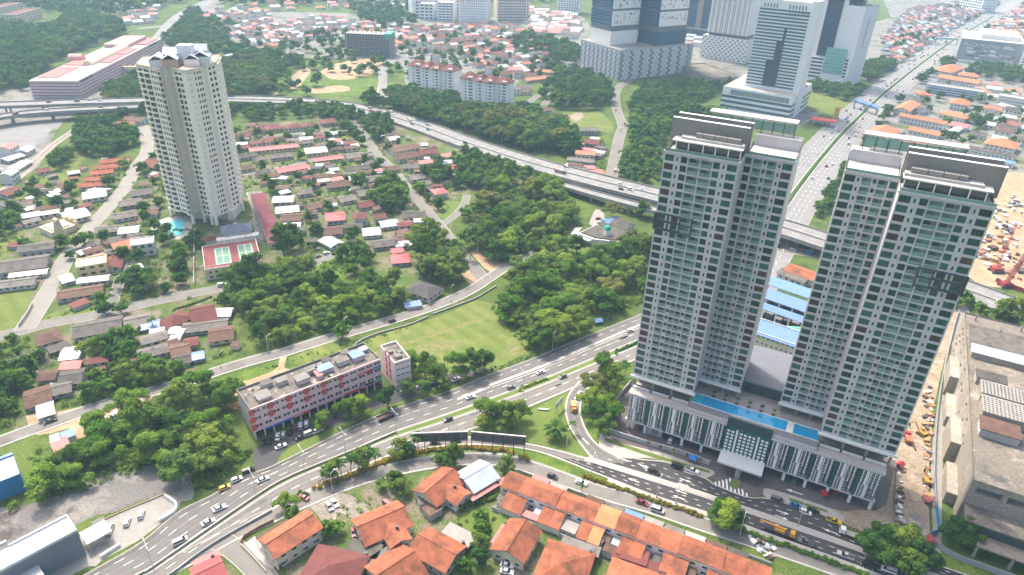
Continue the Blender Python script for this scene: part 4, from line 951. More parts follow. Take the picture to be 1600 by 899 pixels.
# ---- terrace row facing the service road
ta, tb = G(798, 737, 5), G(1212, 891, 5); td = tb - ta; trz = math.atan2(td[1], td[0]); TL = float(np.hypot(td[0], td[1]))
un = np.array([-math.sin(trz), math.cos(trz)]); UW = 7.; DP = 8.5
porches = ['', pink_sheet, concrete, '', brown_sheet, grey_sheet, blue_sheet, concrete, grey_sheet, concrete_lt, brown_sheet, grey_sheet, '', '']
NU = int(TL / UW)
ords = ['first', 'second', 'third', 'fourth', 'fifth', 'sixth', 'seventh', 'eighth', 'ninth', 'tenth', 'eleventh', 'twelfth', 'thirteenth', 'fourteenth']
for k in range(NU):
    base = ta[:2] + td[:2] / TL * UW * k - un * DP
    t = thing('terrace_house', f'orange roofed terrace house, {ords[k]} in the row counted from the lawn garden', 'house', (base[0], base[1], 0), trz, 'orange terrace row')
    rm = orange_tile if k not in (5,) else M('orange_tile_light', (.6, .2, .09), .8, .15, .4, fine=.1, stripes=(.4, .1))
    zs = 5.2 + (.25 if k % 4 in (1, 2) else 0.)
    wm = MB(); pm = MB()
    for o, u, l in (((0, 0), (1, 0), UW), ((UW, 0), (0, 1), DP), ((UW, DP), (-1, 0), UW), ((0, DP), (0, -1), DP)):
        facade(wm, o, u, l, 0, zs, rows(l, 0, 2, 2.6, 2, .5, .45, .3) if u[0] else [], .15, wall_white if k % 3 else wall_cream, glass, pm)
    for x in (0, UW): wm.face([(x, 0, zs), (x, DP, zs), (x, DP * .5, zs + 1.7)], wall_white)
    wm.build('wall', t); stuff(pm.build('window_glazing', t))
    r = MB(); roof_mesh(r, UW - .04, DP, zs, 1.7, .0, rm, 0, x0=UW / 2, y0=DP / 2); r.build('roof', t)
    q = MB(); q.box(-.1, .1, .3, DP - .3, zs + .4, zs + .55, concrete); q.build('party_ridge', t)
    left = k % 2 == 0                                      # rear wing against one side, yard on the other
    x0, x1 = (UW * .42, UW - .03) if left else (.03, UW * .58)
    q = MB(); q.box(x0, x1, -6.2, -.05, 0, 3., wall_white); q.build('rear_wing', t)
    q = MB(); n0 = len(q.v); q.v += [(x0, -6.6, 2.9), (x1, -6.6, 2.9), (x1, -.1, 4.3), (x0, -.1, 4.3), (x0, -6.6, 3.1), (x1, -6.6, 3.1), (x1, -.1, 4.5), (x0, -.1, 4.5)]
    q.f += [(4, 5, 6, 7), (0, 1, 5, 4), (1, 2, 6, 5), (3, 0, 4, 7), (3, 2, 1, 0), (2, 3, 7, 6)]; q.m += [q.mi(rm)] * 6; q.build('rear_roof', t)
    y0, y1 = (.1, UW * .4) if left else (UW * .6, UW - .1)
    q = MB(); q.box(y0, y1, -6.4, -.1, 0, .1, concrete_dk); q.box(y0, y1, -6.6, -6.4, 0, 1.9, wall_grey); q.build('rear_yard', t)
    if k % 3 != 1:
        q = MB(); q.box(y0 + .1, y1 - .1, -3.6, -.3, 2.5, 2.62, (grey_sheet, brown_sheet, bluegrey_sheet, maroon_tile)[k % 4]); q.build('yard_roof', t)
    tank(t, (y0 + y1) / 2, -5., 0.1)
    pmx = porches[k % len(porches)]
    if pmx:
        q = MB(); q.box(.2, UW - .2, DP + .1, DP + 4.6, 2.8, 2.95, pmx); q.build('porch_roof', t)
        for x in (.4, UW - .5): MB().bar((x, DP + 4.4, 0), (x, DP + 4.4, 2.8), .12, wall_white).build('porch_post', t)
    q = MB(); q.box(0, UW, DP + 5.8, DP + 6., 0, 1.2, wall_grey); q.build('front_fence', t)
    occ_rect(base, trz, 0, UW, -6, DP + 5)
    for _ in range(3 + (k % 4 == 2) * 4):                     # yard clutter is part of the rear yard
        x = rnd.uniform(y0 + .3, y1 - .7); y = rnd.uniform(-6., -.8); s_ = rnd.uniform(.3, .7)
        q = MB(); q.box(x, x + s_, y, y + s_, .1, .1 + s_ * rnd.uniform(.6, 1.4), rnd.choice((metal_lt, wall_white, brown_sheet, bluegrey_sheet))); q.build('yard_crate', t)
# lean-tos and sheds between terrace and hipped houses
for i, (p0, p1, dp, z, mt, ds) in enumerate((((905, 838), (942, 850), 6., 3., grey_sheet, 'blackened grey shed roof behind the terrace yards'), ((865, 822), (898, 836), 5., 2.8, concrete, 'long pale concrete shed roof behind the terrace yards'),
        ((968, 872), (1010, 886), 6., 3.2, maroon_tile, 'low maroon shed roof behind the terrace yards'), ((940, 860), (962, 870), 4., 2.7, brown_sheet, 'small brown shed roof beside the blackened shed'),
        ((640, 870), (654, 862), 3., 2.6, brown_sheet, 'little rusty shed between two orange roofed houses'), ((672, 808), (692, 795), 5., 2.7, brown_sheet, 'rusty carport in front of the house with the shed'),
        ((655, 790), (690, 780), 4., 2.6, grey_sheet, 'grey carport roof beside the bushy vacant lot'), ((815, 806), (846, 818), 3., 2.6, pink_sheet, 'pink sheet carport between the terrace and the gabled house'))):
    loc, rz, L = frame(p0, p1, z); t = thing('shed', ds, 'shed', loc, rz)
    q = MB(); q.box(.2, L - .2, .2, dp - .2, 0, z - .05, wall_grey); q.build('wall', t); q = MB(); q.box(0, L, 0, dp, z - .04, z + .14, mt); q.build('roof', t); occ_rect(loc, rz, 0, L, 0, dp)
# ================================================================== other buildings near the road
def letters(txt, parent, loc, size, mat, rz=0., ext=.05, name='lettering'):
    """raised letters standing upright on a front (facing -y of the parent)"""
    cu = bpy.data.curves.new(name, 'FONT'); cu.body = txt; cu.size = size; cu.extrude = ext; cu.materials.append(mat)
    o = bpy.data.objects.new(name, cu); COL.objects.link(o)
    dg = bpy.context.evaluated_depsgraph_get(); me = bpy.data.meshes.new_from_object(o.evaluated_get(dg))
    bpy.data.objects.remove(o); me.name = name
    if not me.materials: me.materials.append(mat)
    o = stuff(O(name, me, parent, loc)); o.rotation_euler = (PI / 2, 0, rz); return o
pink_w = M('pink_wall', (.72, .52, .58), .85, .08, .3, dark=(.6, .42, .46), dscale=.3, dth=.62)
pink_pale = M('pale_pink_wall', (.72, .49, .51), .85, .06, .3)
red_panel = M('red_panel', (.55, .1, .07), .7, .1, .6)
roof_dirty = groundmat('dirty_flat_roof', [((.15, .135, .12), 0, 0), ((.3, .28, .25), .14, .52), ((.09, .085, .08), .2, .54)], .15)
loc, rz, L = frame((401, 687), (598, 605)); hp = HT((401, 687), (392.7, 640))
sb = thing('shop_block', 'long pink shop block with red panels and a cluttered flat roof', 'shop block', loc, rz)
DPp = 15.; wm = MB(); gw = MB(); ops = []; NB = 15; bw = L / NB; fh = (hp - 4.) / 3
for f in range(3):
    for b in range(NB):
        for h_ in (0, 1):
            x = b * bw + .75 + h_ * (bw - .8) / 2; ops.append((x, x + (bw - 1.5) / 2, 4. + f * fh + fh * .38, 4. + f * fh + fh * .78))
facade(wm, (0, 0), (1, 0), L, 3.7, hp, ops, .3, pink_pale, glass, None)
for o, u, l in (((L, 0), (0, 1), DPp), ((L, DPp), (-1, 0), L), ((0, DPp), (0, -1), DPp)): facade(wm, o, u, l, 0, hp, [], .2, wall_grey if u[0] == 0 and o[0] == 0 else pink_w)
wm.box(0, L, 3.2, 3.4, 0, 3.7, metal_dk)
wm.build('wall', sb)
wmesh = window_mesh('window', (bw - 1.5) / 2, fh * .4, 1, glass)
for (x0, x1, z0, z1) in ops: O('window', wmesh, sb, (x0, 0, z0))
for f in range(3):
    for b in range(NB if f else 1):
        if b % 2 == 0 and b < 11:
            q = MB(); q.box(b * bw - .95, b * bw + .95, -.12, -.02, 4. + f * fh + fh * .15, 4. + f * fh + fh * .95, red_panel); q.build('red_panel', sb)
for b in range(NB + 1):
    q = MB(); q.box(b * bw - .25, b * bw + .25, .05, .6, 0, 3.7, pink_w); q.build('arcade_pillar', sb)
q = MB(); q.box(.1, L - .1, .1, DPp - .1, hp - 1., hp - .8, roof_dirty)
for (a, b, c, d) in ((-.1, L + .1, -.12, .2), (-.1, L + .1, DPp - .2, DPp + .1), (-.1, .2, .2, DPp - .2), (L - .2, L + .1, .2, DPp - .2)): q.box(a, b, c, d, hp - .9, hp + .15, pink_pale if c < 0 else concrete_dk)
q.build('roof', sb)
for i, (x, y, a, b, h_, mt) in enumerate(((4, 3, 5, 5, 1.2, concrete_dk), (13, 8, 4, 3, 2, concrete_dk), (19, 4, 5, 4, 2.2, concrete_dk), (28, 5, 6, 4, 2., blue_sheet), (24.5, 8, 4, 3, 2, concrete_dk), (36, 6, 5, 4, 2, grey_sheet), (42, 5, 5, 5, 2.2, blue_sheet), (40, 10, 3, 3, 2, grey_sheet), (8, 10, 4, 3, 1.8, grey_sheet), (32, 10, 3, 3, 2, grey_sheet), (47.5, 9, 2.6, 2.6, 1.5, white_sheet), (26.5, 3, 2, 5, 1.6, pink_sheet))):
    x *= L / 51.; q = MB(); q.box(x, x + a, y, y + b, hp - .8, hp - .8 + h_, wall_grey); q.box(x - .3, x + a + .3, y - .3, y + b + .3, hp - .8 + h_, hp - .62 + h_, mt); q.build('roof_shed', sb)
for k in range(26):
    x = rnd.uniform(1, L - 2); y = rnd.uniform(1, DPp - 2); s_ = rnd.uniform(.4, 1.3); q = MB(); q.box(x, x + s_, y, y + s_ * .7, hp - .8, hp - .8 + s_ * .6, rnd.choice((wall_white, metal_lt, concrete_dk, brown_sheet))); q.build('roof_unit', sb)
def sign(b0, b1, z, h_, mt, txt, tm, size):
    q = MB(); q.box(b0 * bw, b1 * bw, -.28, -.1, z, z + h_, mt); s_ = q.build('shop_sign', sb)
    if txt: letters(txt, s_, (b0 * bw + .3, -.32, z + h_ * .2), size, tm)
sred = M('sign_red', (.6, .02, .05), .6, 0); sblue = M('sign_blue', (.02, .14, .5), .6, 0); sgreen = M('sign_green', (.02, .4, .28), .6, 0); sgold = M('sign_gold', (.6, .4, .08), .5, 0); sblk = M('sign_black', (.02, .02, .025), .6, 0)
sign(4.1, 6., 3., .95, sred, 'PHARMACY', tw_white, .8); sign(10.2, 12.2, 3.6, .95, sred, '', tw_white, .7)
sign(12.1, 13.9, 4. + fh + fh * .85, .95, sred, 'SHARP', tw_white, .85); sign(14., 15., 4. + fh + fh * .85, 1.2, sblue, 'Pensonic', tw_white, .7)
sign(12.1, 13.9, 4. + fh * .1, .9, sblk, 'RUSSELL', tw_white, .7); sign(14., 15., 4. + fh * .1, .9, sgreen, '', tw_white, .6); sign(1.2, 4., 3., .7, sblue, '', tw_white, .5)
letters('SAKARA', sb, (8.1 * bw, -.2, hp - 1.), 1.2, sgold)
occ_rect(loc, rz, 0, L, 0, DPp)
# tower at its end
b0 = G(619, 611); ht = HT((619, 611), (616, 567)); rz2 = rz
ca, cb = G(591, 541, ht), G(616, 567, ht)
Dt = float(np.linalg.norm((ca - cb)[:2])); Wt = float(np.linalg.norm((G(641, 559, ht) - cb)[:2]))
st_ = block('stair_block', 'tall pale pink end block with red slots beside the grass field', 'building', (cb[0], cb[1], 0), math.atan2(*(G(641, 559, ht) - cb)[1::-1]), Wt, Dt, ht, M('end_block_wall', (.76, .63, .63), .85, .06, .3), roof_dirty,
      [o_ for o_ in rows(Wt, 0, 5, ht / 5., 3, .82, .22, .45)], [], glass, .25, 1.)
for k in range(4):
    for j in range(2):
        q = MB(); q.box(-.1, -.02, Dt * (.3 + .25 * j), Dt * (.3 + .25 * j) + 1.6, 2.5 + k * 3.6, 5.2 + k * 3.6, red_panel); q.build('red_slot', st_)
for (x, y, s_, h_) in ((2, 3, 3, 1.2), (1.2, 8, 2, 1.), (4.4, 6, 2., .9)):
    q = MB(); q.box(x, x + s_, y, y + s_ * .8, ht - 1, ht - 1 + h_, concrete_dk); q.build('roof_unit', st_)
occ_rect((cb[0], cb[1]), rz2, 0, Wt, 0, Dt)

# ---- billboards seen from behind
bb_back = M('billboard_back', (.15, .14, .135), .8, .3, .5, fine=.2, dark=(.25, .2, .18), dscale=.5, dth=.56)
def billboard(p0, p1, z0, z1, label):
    loc, rz, L = frame(p0, p1); t = thing('billboard', label, 'billboard', loc, rz, 'billboards beside the branch road')
    q = MB(); q.box(0, L, -.12, .12, z0, z1, bb_back); pn = q.build('panel', t)
    q = MB()
    for k in range(13): x = .1 + (L - .3) * k / 12; q.box(x, x + .12, -.32, -.13, z0, z1, metal_dk)
    for k in range(4): z = z0 + (z1 - z0 - .15) * k / 3; q.box(0, L, -.45, -.33, z, z + .14, metal_dk)
    stuff(q.build('lattice', pn))
    q = MB(); q.box(-.1, L + .1, -.2, .25, z1, z1 + .16, metal_lt); q.build('top_rail', t)
    for k in range(6):
        x = .4 + (L - .8) * k / 5; MB().bar((x, -.6, 0), (x, -.6, z1), .16, metal_dk, 6).build('post', t)
    for k in range(7):
        x = .8 + (L - 1.6) * k / 6; q = MB(); q.bar((x, .2, z1), (x, 1.6, z1 + .5), .05, metal_dk); q.box(x - .18, x + .18, 1.5, 1.8, z1 + .4, z1 + .6, metal_dk); q.build('flood_lamp', t)
    return t
billboard((646, 706), (731, 703), 5., 9.2, 'billboard seen from behind, beside the row of palms')
billboard((736, 703), (820, 711), 5., 9.2, 'billboard seen from behind, beside the triangle lawn')

# ---- grey showroom and blue shed at the left edge
loc, rz, L = frame((-60, 905), (140, 805), 11)                # roof edge facing the main road
g_dark = M('showroom_cladding', (.16, .19, .225), .6, .08, .2, .35, stripes=(.7, .06)); w_roof = M('white_roof_sheet', (.66, .67, .67), .6, .05, .2, .3, stripes=(1.5, .03))
sr = thing('showroom', 'slate grey clad showroom with a flat white roof', 'building', loc, rz)
a = G(125, 858, 11.); b = G(140, 805 + 0, 11.)
A0 = G(120, 829, 11.); A1 = G(104, 806, 11.); e1 = (A0 - G(0, 893, 11.))[:2]; rzs = math.atan2(e1[1], e1[0]); dps = float(np.linalg.norm((A1 - A0)[:2]))
sr.location = (A0[0], A0[1], 0); sr.rotation_euler = (0, 0, rzs)
q = MB(); q.box(-60, 0, 0, dps, 0, 10.6, g_dark); q.build('wall', sr)
q = MB(); q.box(-60.1, -.3, .3, dps - .4, 10.6, 10.75, w_roof); q.build('roof', sr)
q = MB()
for (a_, b_, c_, d_) in ((-60, .1, -.1, .28), (-.28, .1, .3, dps), (-60, -16., dps - .4 + 2.2, dps + 2.6), (-16, -.3, dps - .38, dps + .1)): q.box(a_, b_, c_, d_, 10.5, 11.5, metal_lt)
q.build('parapet', sr)
q = MB(); q.box(-60, -12, -9., -.02, 0, 6.2, M('porch_grey', (.36, .37, .38), .7, .08, .2)); q.build('front_wing', sr)
for k in range(4):
    q = MB(); q.box(.02, .1, 2.2 + k * 2.2, 3. + k * 2.2, 4.2, 5.1, glass); q.build('window', sr)
q = MB(); q.box(-19, -16, -9.1, -9.02, 3., 4., glass); q.build('window', sr)
occ_rect(A0[:2], rzs, -55, 0, -9, dps)
loc, rz, L = frame((125, 868), (152, 838)); c0 = G(125, 835, 4.); 
cn = thing('entrance_canopy', 'square white canopy beside the grey showroom', 'canopy', (c0[0], c0[1], 0), rzs)
q = MB(); q.box(0, 7.5, -5.8, .6, 3.8, 4.1, tw_white); q.build('roof', cn)
for x in (.3, 7.2):
    for y in (-5.5, .3): MB().bar((x, y, 0), (x, y, 3.8), .14, metal_lt, 6).build('post', cn)
gh = thing('guard_house', 'small grey hut beside the white canopy', 'hut', G(152, 832), rzs); q = MB(); q.box(0, 3., 0, 2.4, 0, 2.6, wall_grey); q.build('wall', gh); q = MB(); q.box(-.3, 3.3, -.3, 2.7, 2.6, 2.8, metal_dk); q.build('roof', gh)
# low fence between gravel lot and car park; white barriers at the kerb
fn = thing('chain_fence', 'rusty chain link fence between the gravel lot and the car park', 'fence')
P = resample(gpx([(158, 815), (200, 796), (240, 780), (258, 772)]), step=2.6)
q = MB(); thick(q, P, .25, 0, .5, M('fence_footing', (.42, .3, .18), .9, .2, .5)); q.build('footing', fn)
for p in P: MB().bar((p[0], p[1], 0), (p[0], p[1], 2.2), .05, metal_dk).build('post', fn)
for z in (1.2, 2.1):
    q = MB(); thick(q, P, .04, z, z + .05, metal_dk); q.build('rail', fn)
for pts, lb in (([(249, 815), (262, 808), (274, 799), (276, 790), (270, 784), (258, 776)], 'curved white plastic barrier at the mouth of the car park'), ([(158, 872), (188, 853)], 'straight white plastic barrier beside the grey showroom')):
    bq = thing('road_barrier', lb, 'barrier'); P = resample(gpx(pts, 5) if len(pts) > 2 else [G(*p)[:2] for p in pts], step=1.); q = MB(); thick(q, P, .7, 0, 1.2, tw_white); q.build('wall', bq)
# blue shed
c0 = G(30, 740, 8.); c1 = G(-60, 776, 8.); c2 = G(29, 707, 8.)
e = (c0 - c1)[:2]; rzb = math.atan2(e[1], e[0]); Db = float(np.linalg.norm((c2 - c0)[:2]))
bs = thing('warehouse', 'blue walled warehouse with a pale roof at the edge of the trees', 'warehouse', (c0[0], c0[1], 0), rzb)
q = MB(); q.box(-40, 0, 0, Db, 0, 8., M('blue_cladding', (.02, .2, .42), .6, .08, .2)); q.build('wall', bs)
q = MB(); q.box(-40, .1, -.3, Db * .9, 8., 8.2, M('pale_blue_roof', (.55, .65, .76), .6, .06, .2, stripes=(1., .03))); q.build('roof', bs)
q = MB(); q.box(-40, .2, Db * .9, Db + .2, 8., 8.9, blue_sheet); q.build('parapet', bs); occ_rect(c0[:2], rzb, -40, 0, 0, Db)
# small red/blue/white roofed depot with parked white cars
for p0, p1, z, dp, mt, ds in (((87, 713), (114, 702), 3.6, 10, pink_sheet, 'depot with a pink sheet roof among the trees'), ((97, 688), (119, 680), 3.4, 5, M('royal_blue_sheet', (.12, .22, .6), .5, .08, .4), 'lean-to with a royal blue roof joined to the pink depot'), ((79, 693), (94, 688), 3.7, 5, white_sheet, 'lean-to with a white roof joined to the pink depot')):
    loc, rz, L = frame(p0, p1, z); t = thing('depot', ds, 'shed', loc, rz); q = MB(); q.box(.2, L - .2, .2, dp - .2, 0, z - .05, wall_white); q.build('wall', t); q = MB(); q.box(0, L, 0, dp, z - .04, z + .12, mt); q.build('roof', t); occ_rect(loc, rz, 0, L, 0, dp)
loc, rz, L = frame((46, 709), (40, 700))

# ---- derelict concrete mall at the right edge
old = groundmat('weathered_concrete', [((.3, .27, .23), 0, 0), ((.38, .345, .295), .1, .5), ((.28, .26, .23), .13, .55), ((.19, .185, .17), .35, .63)], .1)
oldroof = groundmat('weathered_roof', [((.18, .16, .135), 0, 0), ((.3, .27, .225), .06, .53), ((.1, .095, .09), .035, .52), ((.14, .13, .12), .1, .55), ((.07, .07, .066), .2, .62)], .12)
a = G(1517, 688, 19.); b = G(1507, 490, 19.); e = (b - a)[:2]; rzd = math.atan2(e[1], e[0]) - PI / 2; Ld = float(np.linalg.norm(e))
q0 = G(1520, 752, 19.)
dm = thing('derelict_mall', 'stained concrete derelict mall with sheds on its flat roof', 'mall', (q0[0], q0[1], 0), rzd)
Ld = float(np.linalg.norm((b - q0)[:2])); zr = 19.
wm = MB(); ops = []
for f in range(4):
    for k in range(22):
        if rnd.random() < .38: x = 4 + k * (Ld - 8) / 22; ops.append((x, x + rnd.choice((1.2, 2.4, 3.6)), 2.5 + f * 4.2, 4.2 + f * 4.2))
facade(wm, (0, Ld), (0, -1), Ld, 0, zr + .8, ops, .4, old, metal_dk, wm)
facade(wm, (0, 0), (1, 0), 75, 0, zr + .8, [(2 + k * 9, 9.5 + k * 9, 14.2, 17.2) for k in range(8)], 2.5, old, concrete_dk, wm)
facade(wm, (75, Ld), (-1, 0), 75, 0, zr + .8, [], .4, old)
wm.build('wall', dm)
q = MB(); q.box(.3, 75, .3, Ld - .3, zr - .4, zr, oldroof); q.build('roof', dm)
for (x0, x1, y0, y1, h_, mt, nm) in ((3, 21, 51, 61, 4., concrete, 'roof_slab_shed'), (3, 22, 38, 50, 4., concrete, 'roof_slab_shed'), (2, 15, 27, 36, 3.4, brown_sheet, 'roof_hut'), (2, 13, 63, 70, 3.2, grey_sheet, 'roof_hut'), (1, 40, 84, 92, 2.6, bluegrey_sheet, 'roof_lean_to'), (1, 60, 93, 112, 1.6, grey_sheet, 'roof_deck')):
    y0, y1 = y0 * Ld / 125, y1 * Ld / 125
    q = MB(); q.box(x0 + .4, x1 - .4, y0 + .4, y1 - .4, zr, zr + h_, old if nm != 'roof_hut' else wall_grey); q.box(x0, x1, y0, y1, zr + h_, zr + h_ + .3, mt); q.build(nm, dm)
    if nm == 'roof_slab_shed':
        g = MB()
        for i in range(14):
            for j in range(8): g.box(x0 + .6 + i * (x1 - x0 - 1) / 14, x0 + .6 + i * (x1 - x0 - 1) / 14 + .5, y0 + .5 + j * (y1 - y0 - 1) / 8, y0 + .9 + j * (y1 - y0 - 1) / 8, zr + h_ + .3, zr + h_ + .55, concrete_dk)
        stuff(g.build('starter_block', dm))
for k in range(7):
    q = MB(); x = 4 + k * 9; n = len(q.v); y = Ld - 5 - (k % 2) * 9
    q.box(x, x + .5, y, y + .5, zr, zr + 1., concrete_lt); q.bar((x + .25, y + .25, zr + 1), (x + .25, y + .25, zr + 4.5), .7, concrete_lt, 4, .05); q.build('roof_spike', dm)
# stepped terrace roofs on the near end and planted strip
q = MB(); q.box(.5, 75, -9., -.02, 8.8, 9.4, oldroof); q.build('terrace_slab', dm)
q = MB(); q.box(5, 75, -15., -9.02, 5., 5.6, oldroof); q.build('terrace_slab', dm)
q = MB(); q.box(.6, 75, -8.6, -.05, 0, 8.8, M('dark_shopfront', (.05, .07, .07), .4, .2, .3)); q.build('shopfront', dm)
for k in range(8): q = MB(); q.box(5 + k * 10, 5.8 + k * 10, -14.8, -14., 0, 5., old); q.build('pillar', dm)
for k in range(4): q = MB(); q.box(-3.5, -.02, 8 + k * 24, 26 + k * 24, 0, 5. + (k % 2) * 5, old); q.build('buttress', dm)
occ_rect(q0[:2], rzd, -4, 75, -15, Ld)
# hoarding fences of the site
def wallrun(name, label, cat, pts, h_, mat, w_=.15):
    t = thing(name, label, cat); P = resample(gpx(pts, 4) if len(pts) > 2 else [G(*p)[:2] for p in pts], step=2.4)
    for i in range(len(P) - 1):
        a_, b_ = P[i], P[i + 1]; d = b_ - a_; l = float(np.hypot(*d)); u = d / l
        q = MB(); q.box(0, l - .04, -w_ / 2, w_ / 2, 0, h_ + .06 * (i % 2), mat); q.build('panel', t, (a_[0], a_[1], 0), math.atan2(d[1], d[0]))
    return t
hoard = M('grey_hoarding', (.3, .33, .36), .6, .1, .4)
wallrun('site_hoarding', 'grey sheet hoarding between the road and the derelict mall', 'hoarding', [(1452, 845), (1470, 860), (1490, 872), (1520, 884), (1600, 912)], 2.2, hoard)
wallrun('site_hoarding', 'bright blue hoarding at the mouth of the dirt road', 'hoarding', [(1452, 838), (1466, 832), (1464, 812), (1462, 796)], 2.4, M('blue_hoarding', (.03, .3, .5), .6, .1, .4))
wallrun('site_fence', 'long grey fence between the dirt road and the derelict mall', 'fence', [(1461, 795), (1458, 740), (1462, 660), (1472, 590), (1488, 520), (1497, 488)], 2., hoard)
wallrun('site_fence', 'grey panel fence behind the podium corner along the ditch', 'fence', [(1396, 838), (1397, 790), (1399, 730)], 1.2, concrete_dk)
wallrun('village_wall', 'grey wall beside the pale village street and weedy plot', 'wall', [(30, 512), (42, 496), (52, 478)], 1.8, wall_grey)
wallrun('boundary_wall', 'pale wall round the condominium grounds beside the tennis courts', 'wall', [(305, 362), (304, 400), (304, 448)], 2.4, wall_white)
wallrun('yard_fence', 'reddish brick fence round the white yard of the corner house', 'fence', [(376, 850), (382, 840), (402, 828), (428, 815)], 1.3, M('brick_fence', (.36, .2, .14), .9, .2, 1.))
wallrun('yard_fence', 'pale kerb wall beside the side lane', 'fence', [(376, 852), (392, 868), (416, 895)], 1., wall_cream)
wallrun('field_drain_wall', 'dark low drain wall along the far side of the grass field', 'wall', [(553, 545), (560, 535), (590, 522), (640, 508), (668, 496)], .7, concrete_dk, .8)
wallrun('field_drain_wall', 'dark low drain wall between the grass field and the junction', 'wall', [(676, 492), (720, 476), (745, 466), (775, 448)], .7, concrete_dk, .8)
# white forecourt paving of corner house
sheet('forecourt_apron', [(100, 905), (150, 880), (215, 846), (276, 800), (282, 786), (276, 778), (262, 772), (160, 812), (110, 850), (60, 905)], .036, concrete, sm=False)
sheet('white_yard', [(382, 850), (398, 838), (420, 857), (436, 880), (424, 890), (402, 872)], .07, concrete_lt, sm=False)
sheet('vacant_lot', [(484, 790), (530, 768), (552, 776), (580, 800), (560, 815), (530, 800), (515, 830)], .04, groundmat('vacant', [((.2, .185, .155), 0, 0), ((.28, .26, .23), .12, .5), ((.1, .12, .05), .1, .58)]), sm=False)

# ---- building site beyond the right tower: tower crane lying lattice, spoil, formwork
def lattice_mast(t, a, b, w_, mat, n, name):
    """square lattice boom between two points"""
    a = Vector(a); b = Vector(b); d = (b - a).normalized(); u = d.cross(Vector((0, 0, 1)) if abs(d.z) < .9 else Vector((1, 0, 0))).normalized(); v = d.cross(u)
    q = MB(); c = [(s * u * w_ + r * v * w_) for s, r in ((-1, -1), (1, -1), (1, 1), (-1, 1))]
    for k in range(4): q.bar(a + c[k], b + c[k], .14, mat)
    for i in range(n):
        p = a + (b - a) * (i / n); r_ = a + (b - a) * ((i + 1) / n)
        for k in range(4): q.bar(p + c[k], r_ + c[(k + 1) % 4], .09, mat); q.bar(p + c[k], p + c[(k + 1) % 4], .09, mat)
    return q.build(name, t)
red_st = M('red_steel', (.28, .04, .045), .5, .12, 1.)
def pt(px, py, z=0.): g = G(px, py, z); return (g[0], g[1], z)
cr = thing('crawler_crane', 'red lattice boom crane leaning over the building site', 'crane', pt(1556, 425))
o0 = np.array(pt(1556, 425)); bt = np.array(pt(1590, 345, 24.)) - o0
q = MB(); q.box(-3, 3, -2.2, 2.2, .8, 3.2, red_st); q.build('cab', cr)
for s_ in (-1, 1): q = MB(); q.box(-3.6, 3.6, s_ * 2.4 - .5, s_ * 2.4 + .5, 0, 1.2, metal_dk); q.build('track', cr)
lattice_mast(cr, (0, 0, 2.5), tuple(bt), .7, red_st, 22, 'boom')
cr2 = thing('crawler_crane', 'shorter red lattice boom crane beside the pit at the right edge', 'crane', pt(1570, 448)); bt = np.array(pt(1605, 395, 22.)) - np.array(pt(1570, 448))
q = MB(); q.box(-2.6, 2.6, -2., 2., .8, 3., red_st); q.build('cab', cr2); lattice_mast(cr2, (0, 0, 2.5), tuple(bt), .8, red_st, 18, 'boom')
for s_ in (-1, 1): q = MB(); q.box(-3.2, 3.2, s_ * 2.2 - .5, s_ * 2.2 + .5, 0, 1.2, metal_dk); q.build('track', cr2)
wallrun('site_hoarding', 'red site hoarding along the road below the cranes', 'hoarding', [(1555, 440), (1600, 458), (1640, 472)], 2.4, red_st)
pal = [concrete_lt, brown_sheet, grey_sheet, M('timber', (.36, .21, .11), .85, .2, .8), MATS['timber'] if 'timber' in MATS else brown_sheet, wall_white, M('rust_steel', (.3, .13, .08), .8, .2, .8)]
def clutter(name, cat, label, grp, poly, n, smin, smax, mats, rng, hmax=1.6):
    xs = [p[0] for p in poly]; ys = [p[1] for p in poly]; k = 0; tries = 0
    while k < n and tries < n * 30:
        tries += 1; x = rng.uniform(min(xs), max(xs)); y = rng.uniform(min(ys), max(ys))
        if not inpoly(x, y, poly): continue
        g = G(x, y); s_ = rng.uniform(smin, smax); t_ = s_ * rng.uniform(.4, .9); h_ = min(hmax, s_ * rng.uniform(.4, .9)); m_ = rng.choice(mats)
        o_ = thing(name, label, cat, (g[0], g[1], 0), rng.uniform(0, PI), grp)
        for j in range(rng.randint(2, 4)):
            q = MB(); q.box(-s_ / 2 + rng.uniform(-.2, .2), s_ / 2, -t_ / 2, t_ / 2 + rng.uniform(-.2, .2), j * h_ / 4, (j + .92) * h_ / 4, m_); q.build('board', o_)
        k += 1
rc = random.Random(3)
clutter('material_stack', 'stack', 'stack of building boards beside the dirt road fence', 'building material along the dirt road', [(1444, 600), (1458, 600), (1456, 700), (1455, 790), (1447, 790), (1444, 700)], 80, .9, 2.4, pal, rc)
clutter('material_stack', 'stack', 'stack of boards and panels by the podium corner', 'building material by the podium corner', [(1398, 730), (1412, 730), (1411, 830), (1399, 830)], 44, .8, 2.2, [concrete_lt, wall_white, brown_sheet, grey_sheet], rc)
clutter('material_stack', 'stack', 'stack of formwork timber on the crane site', 'building material on the crane site', [(1515, 400), (1545, 360), (1590, 350), (1600, 440), (1550, 425)], 70, 1.6, 4.5, pal, rc, 2.2)
clutter('material_stack', 'stack', 'stack of site debris beyond the right tower roof', 'site debris beyond the right tower', [(1545, 330), (1590, 300), (1600, 350), (1560, 370)], 46, 1.6, 4.5, [concrete_lt, grey_sheet, wall_white], rc, 2.)
clutter('concrete_pipe', 'pipe', 'white concrete piece in the heap beside the village road', 'white concrete pieces by the village road', [(161, 656), (186, 640), (194, 650), (170, 668)], 18, 1.4, 2.6, [concrete_lt, wall_white], rc)
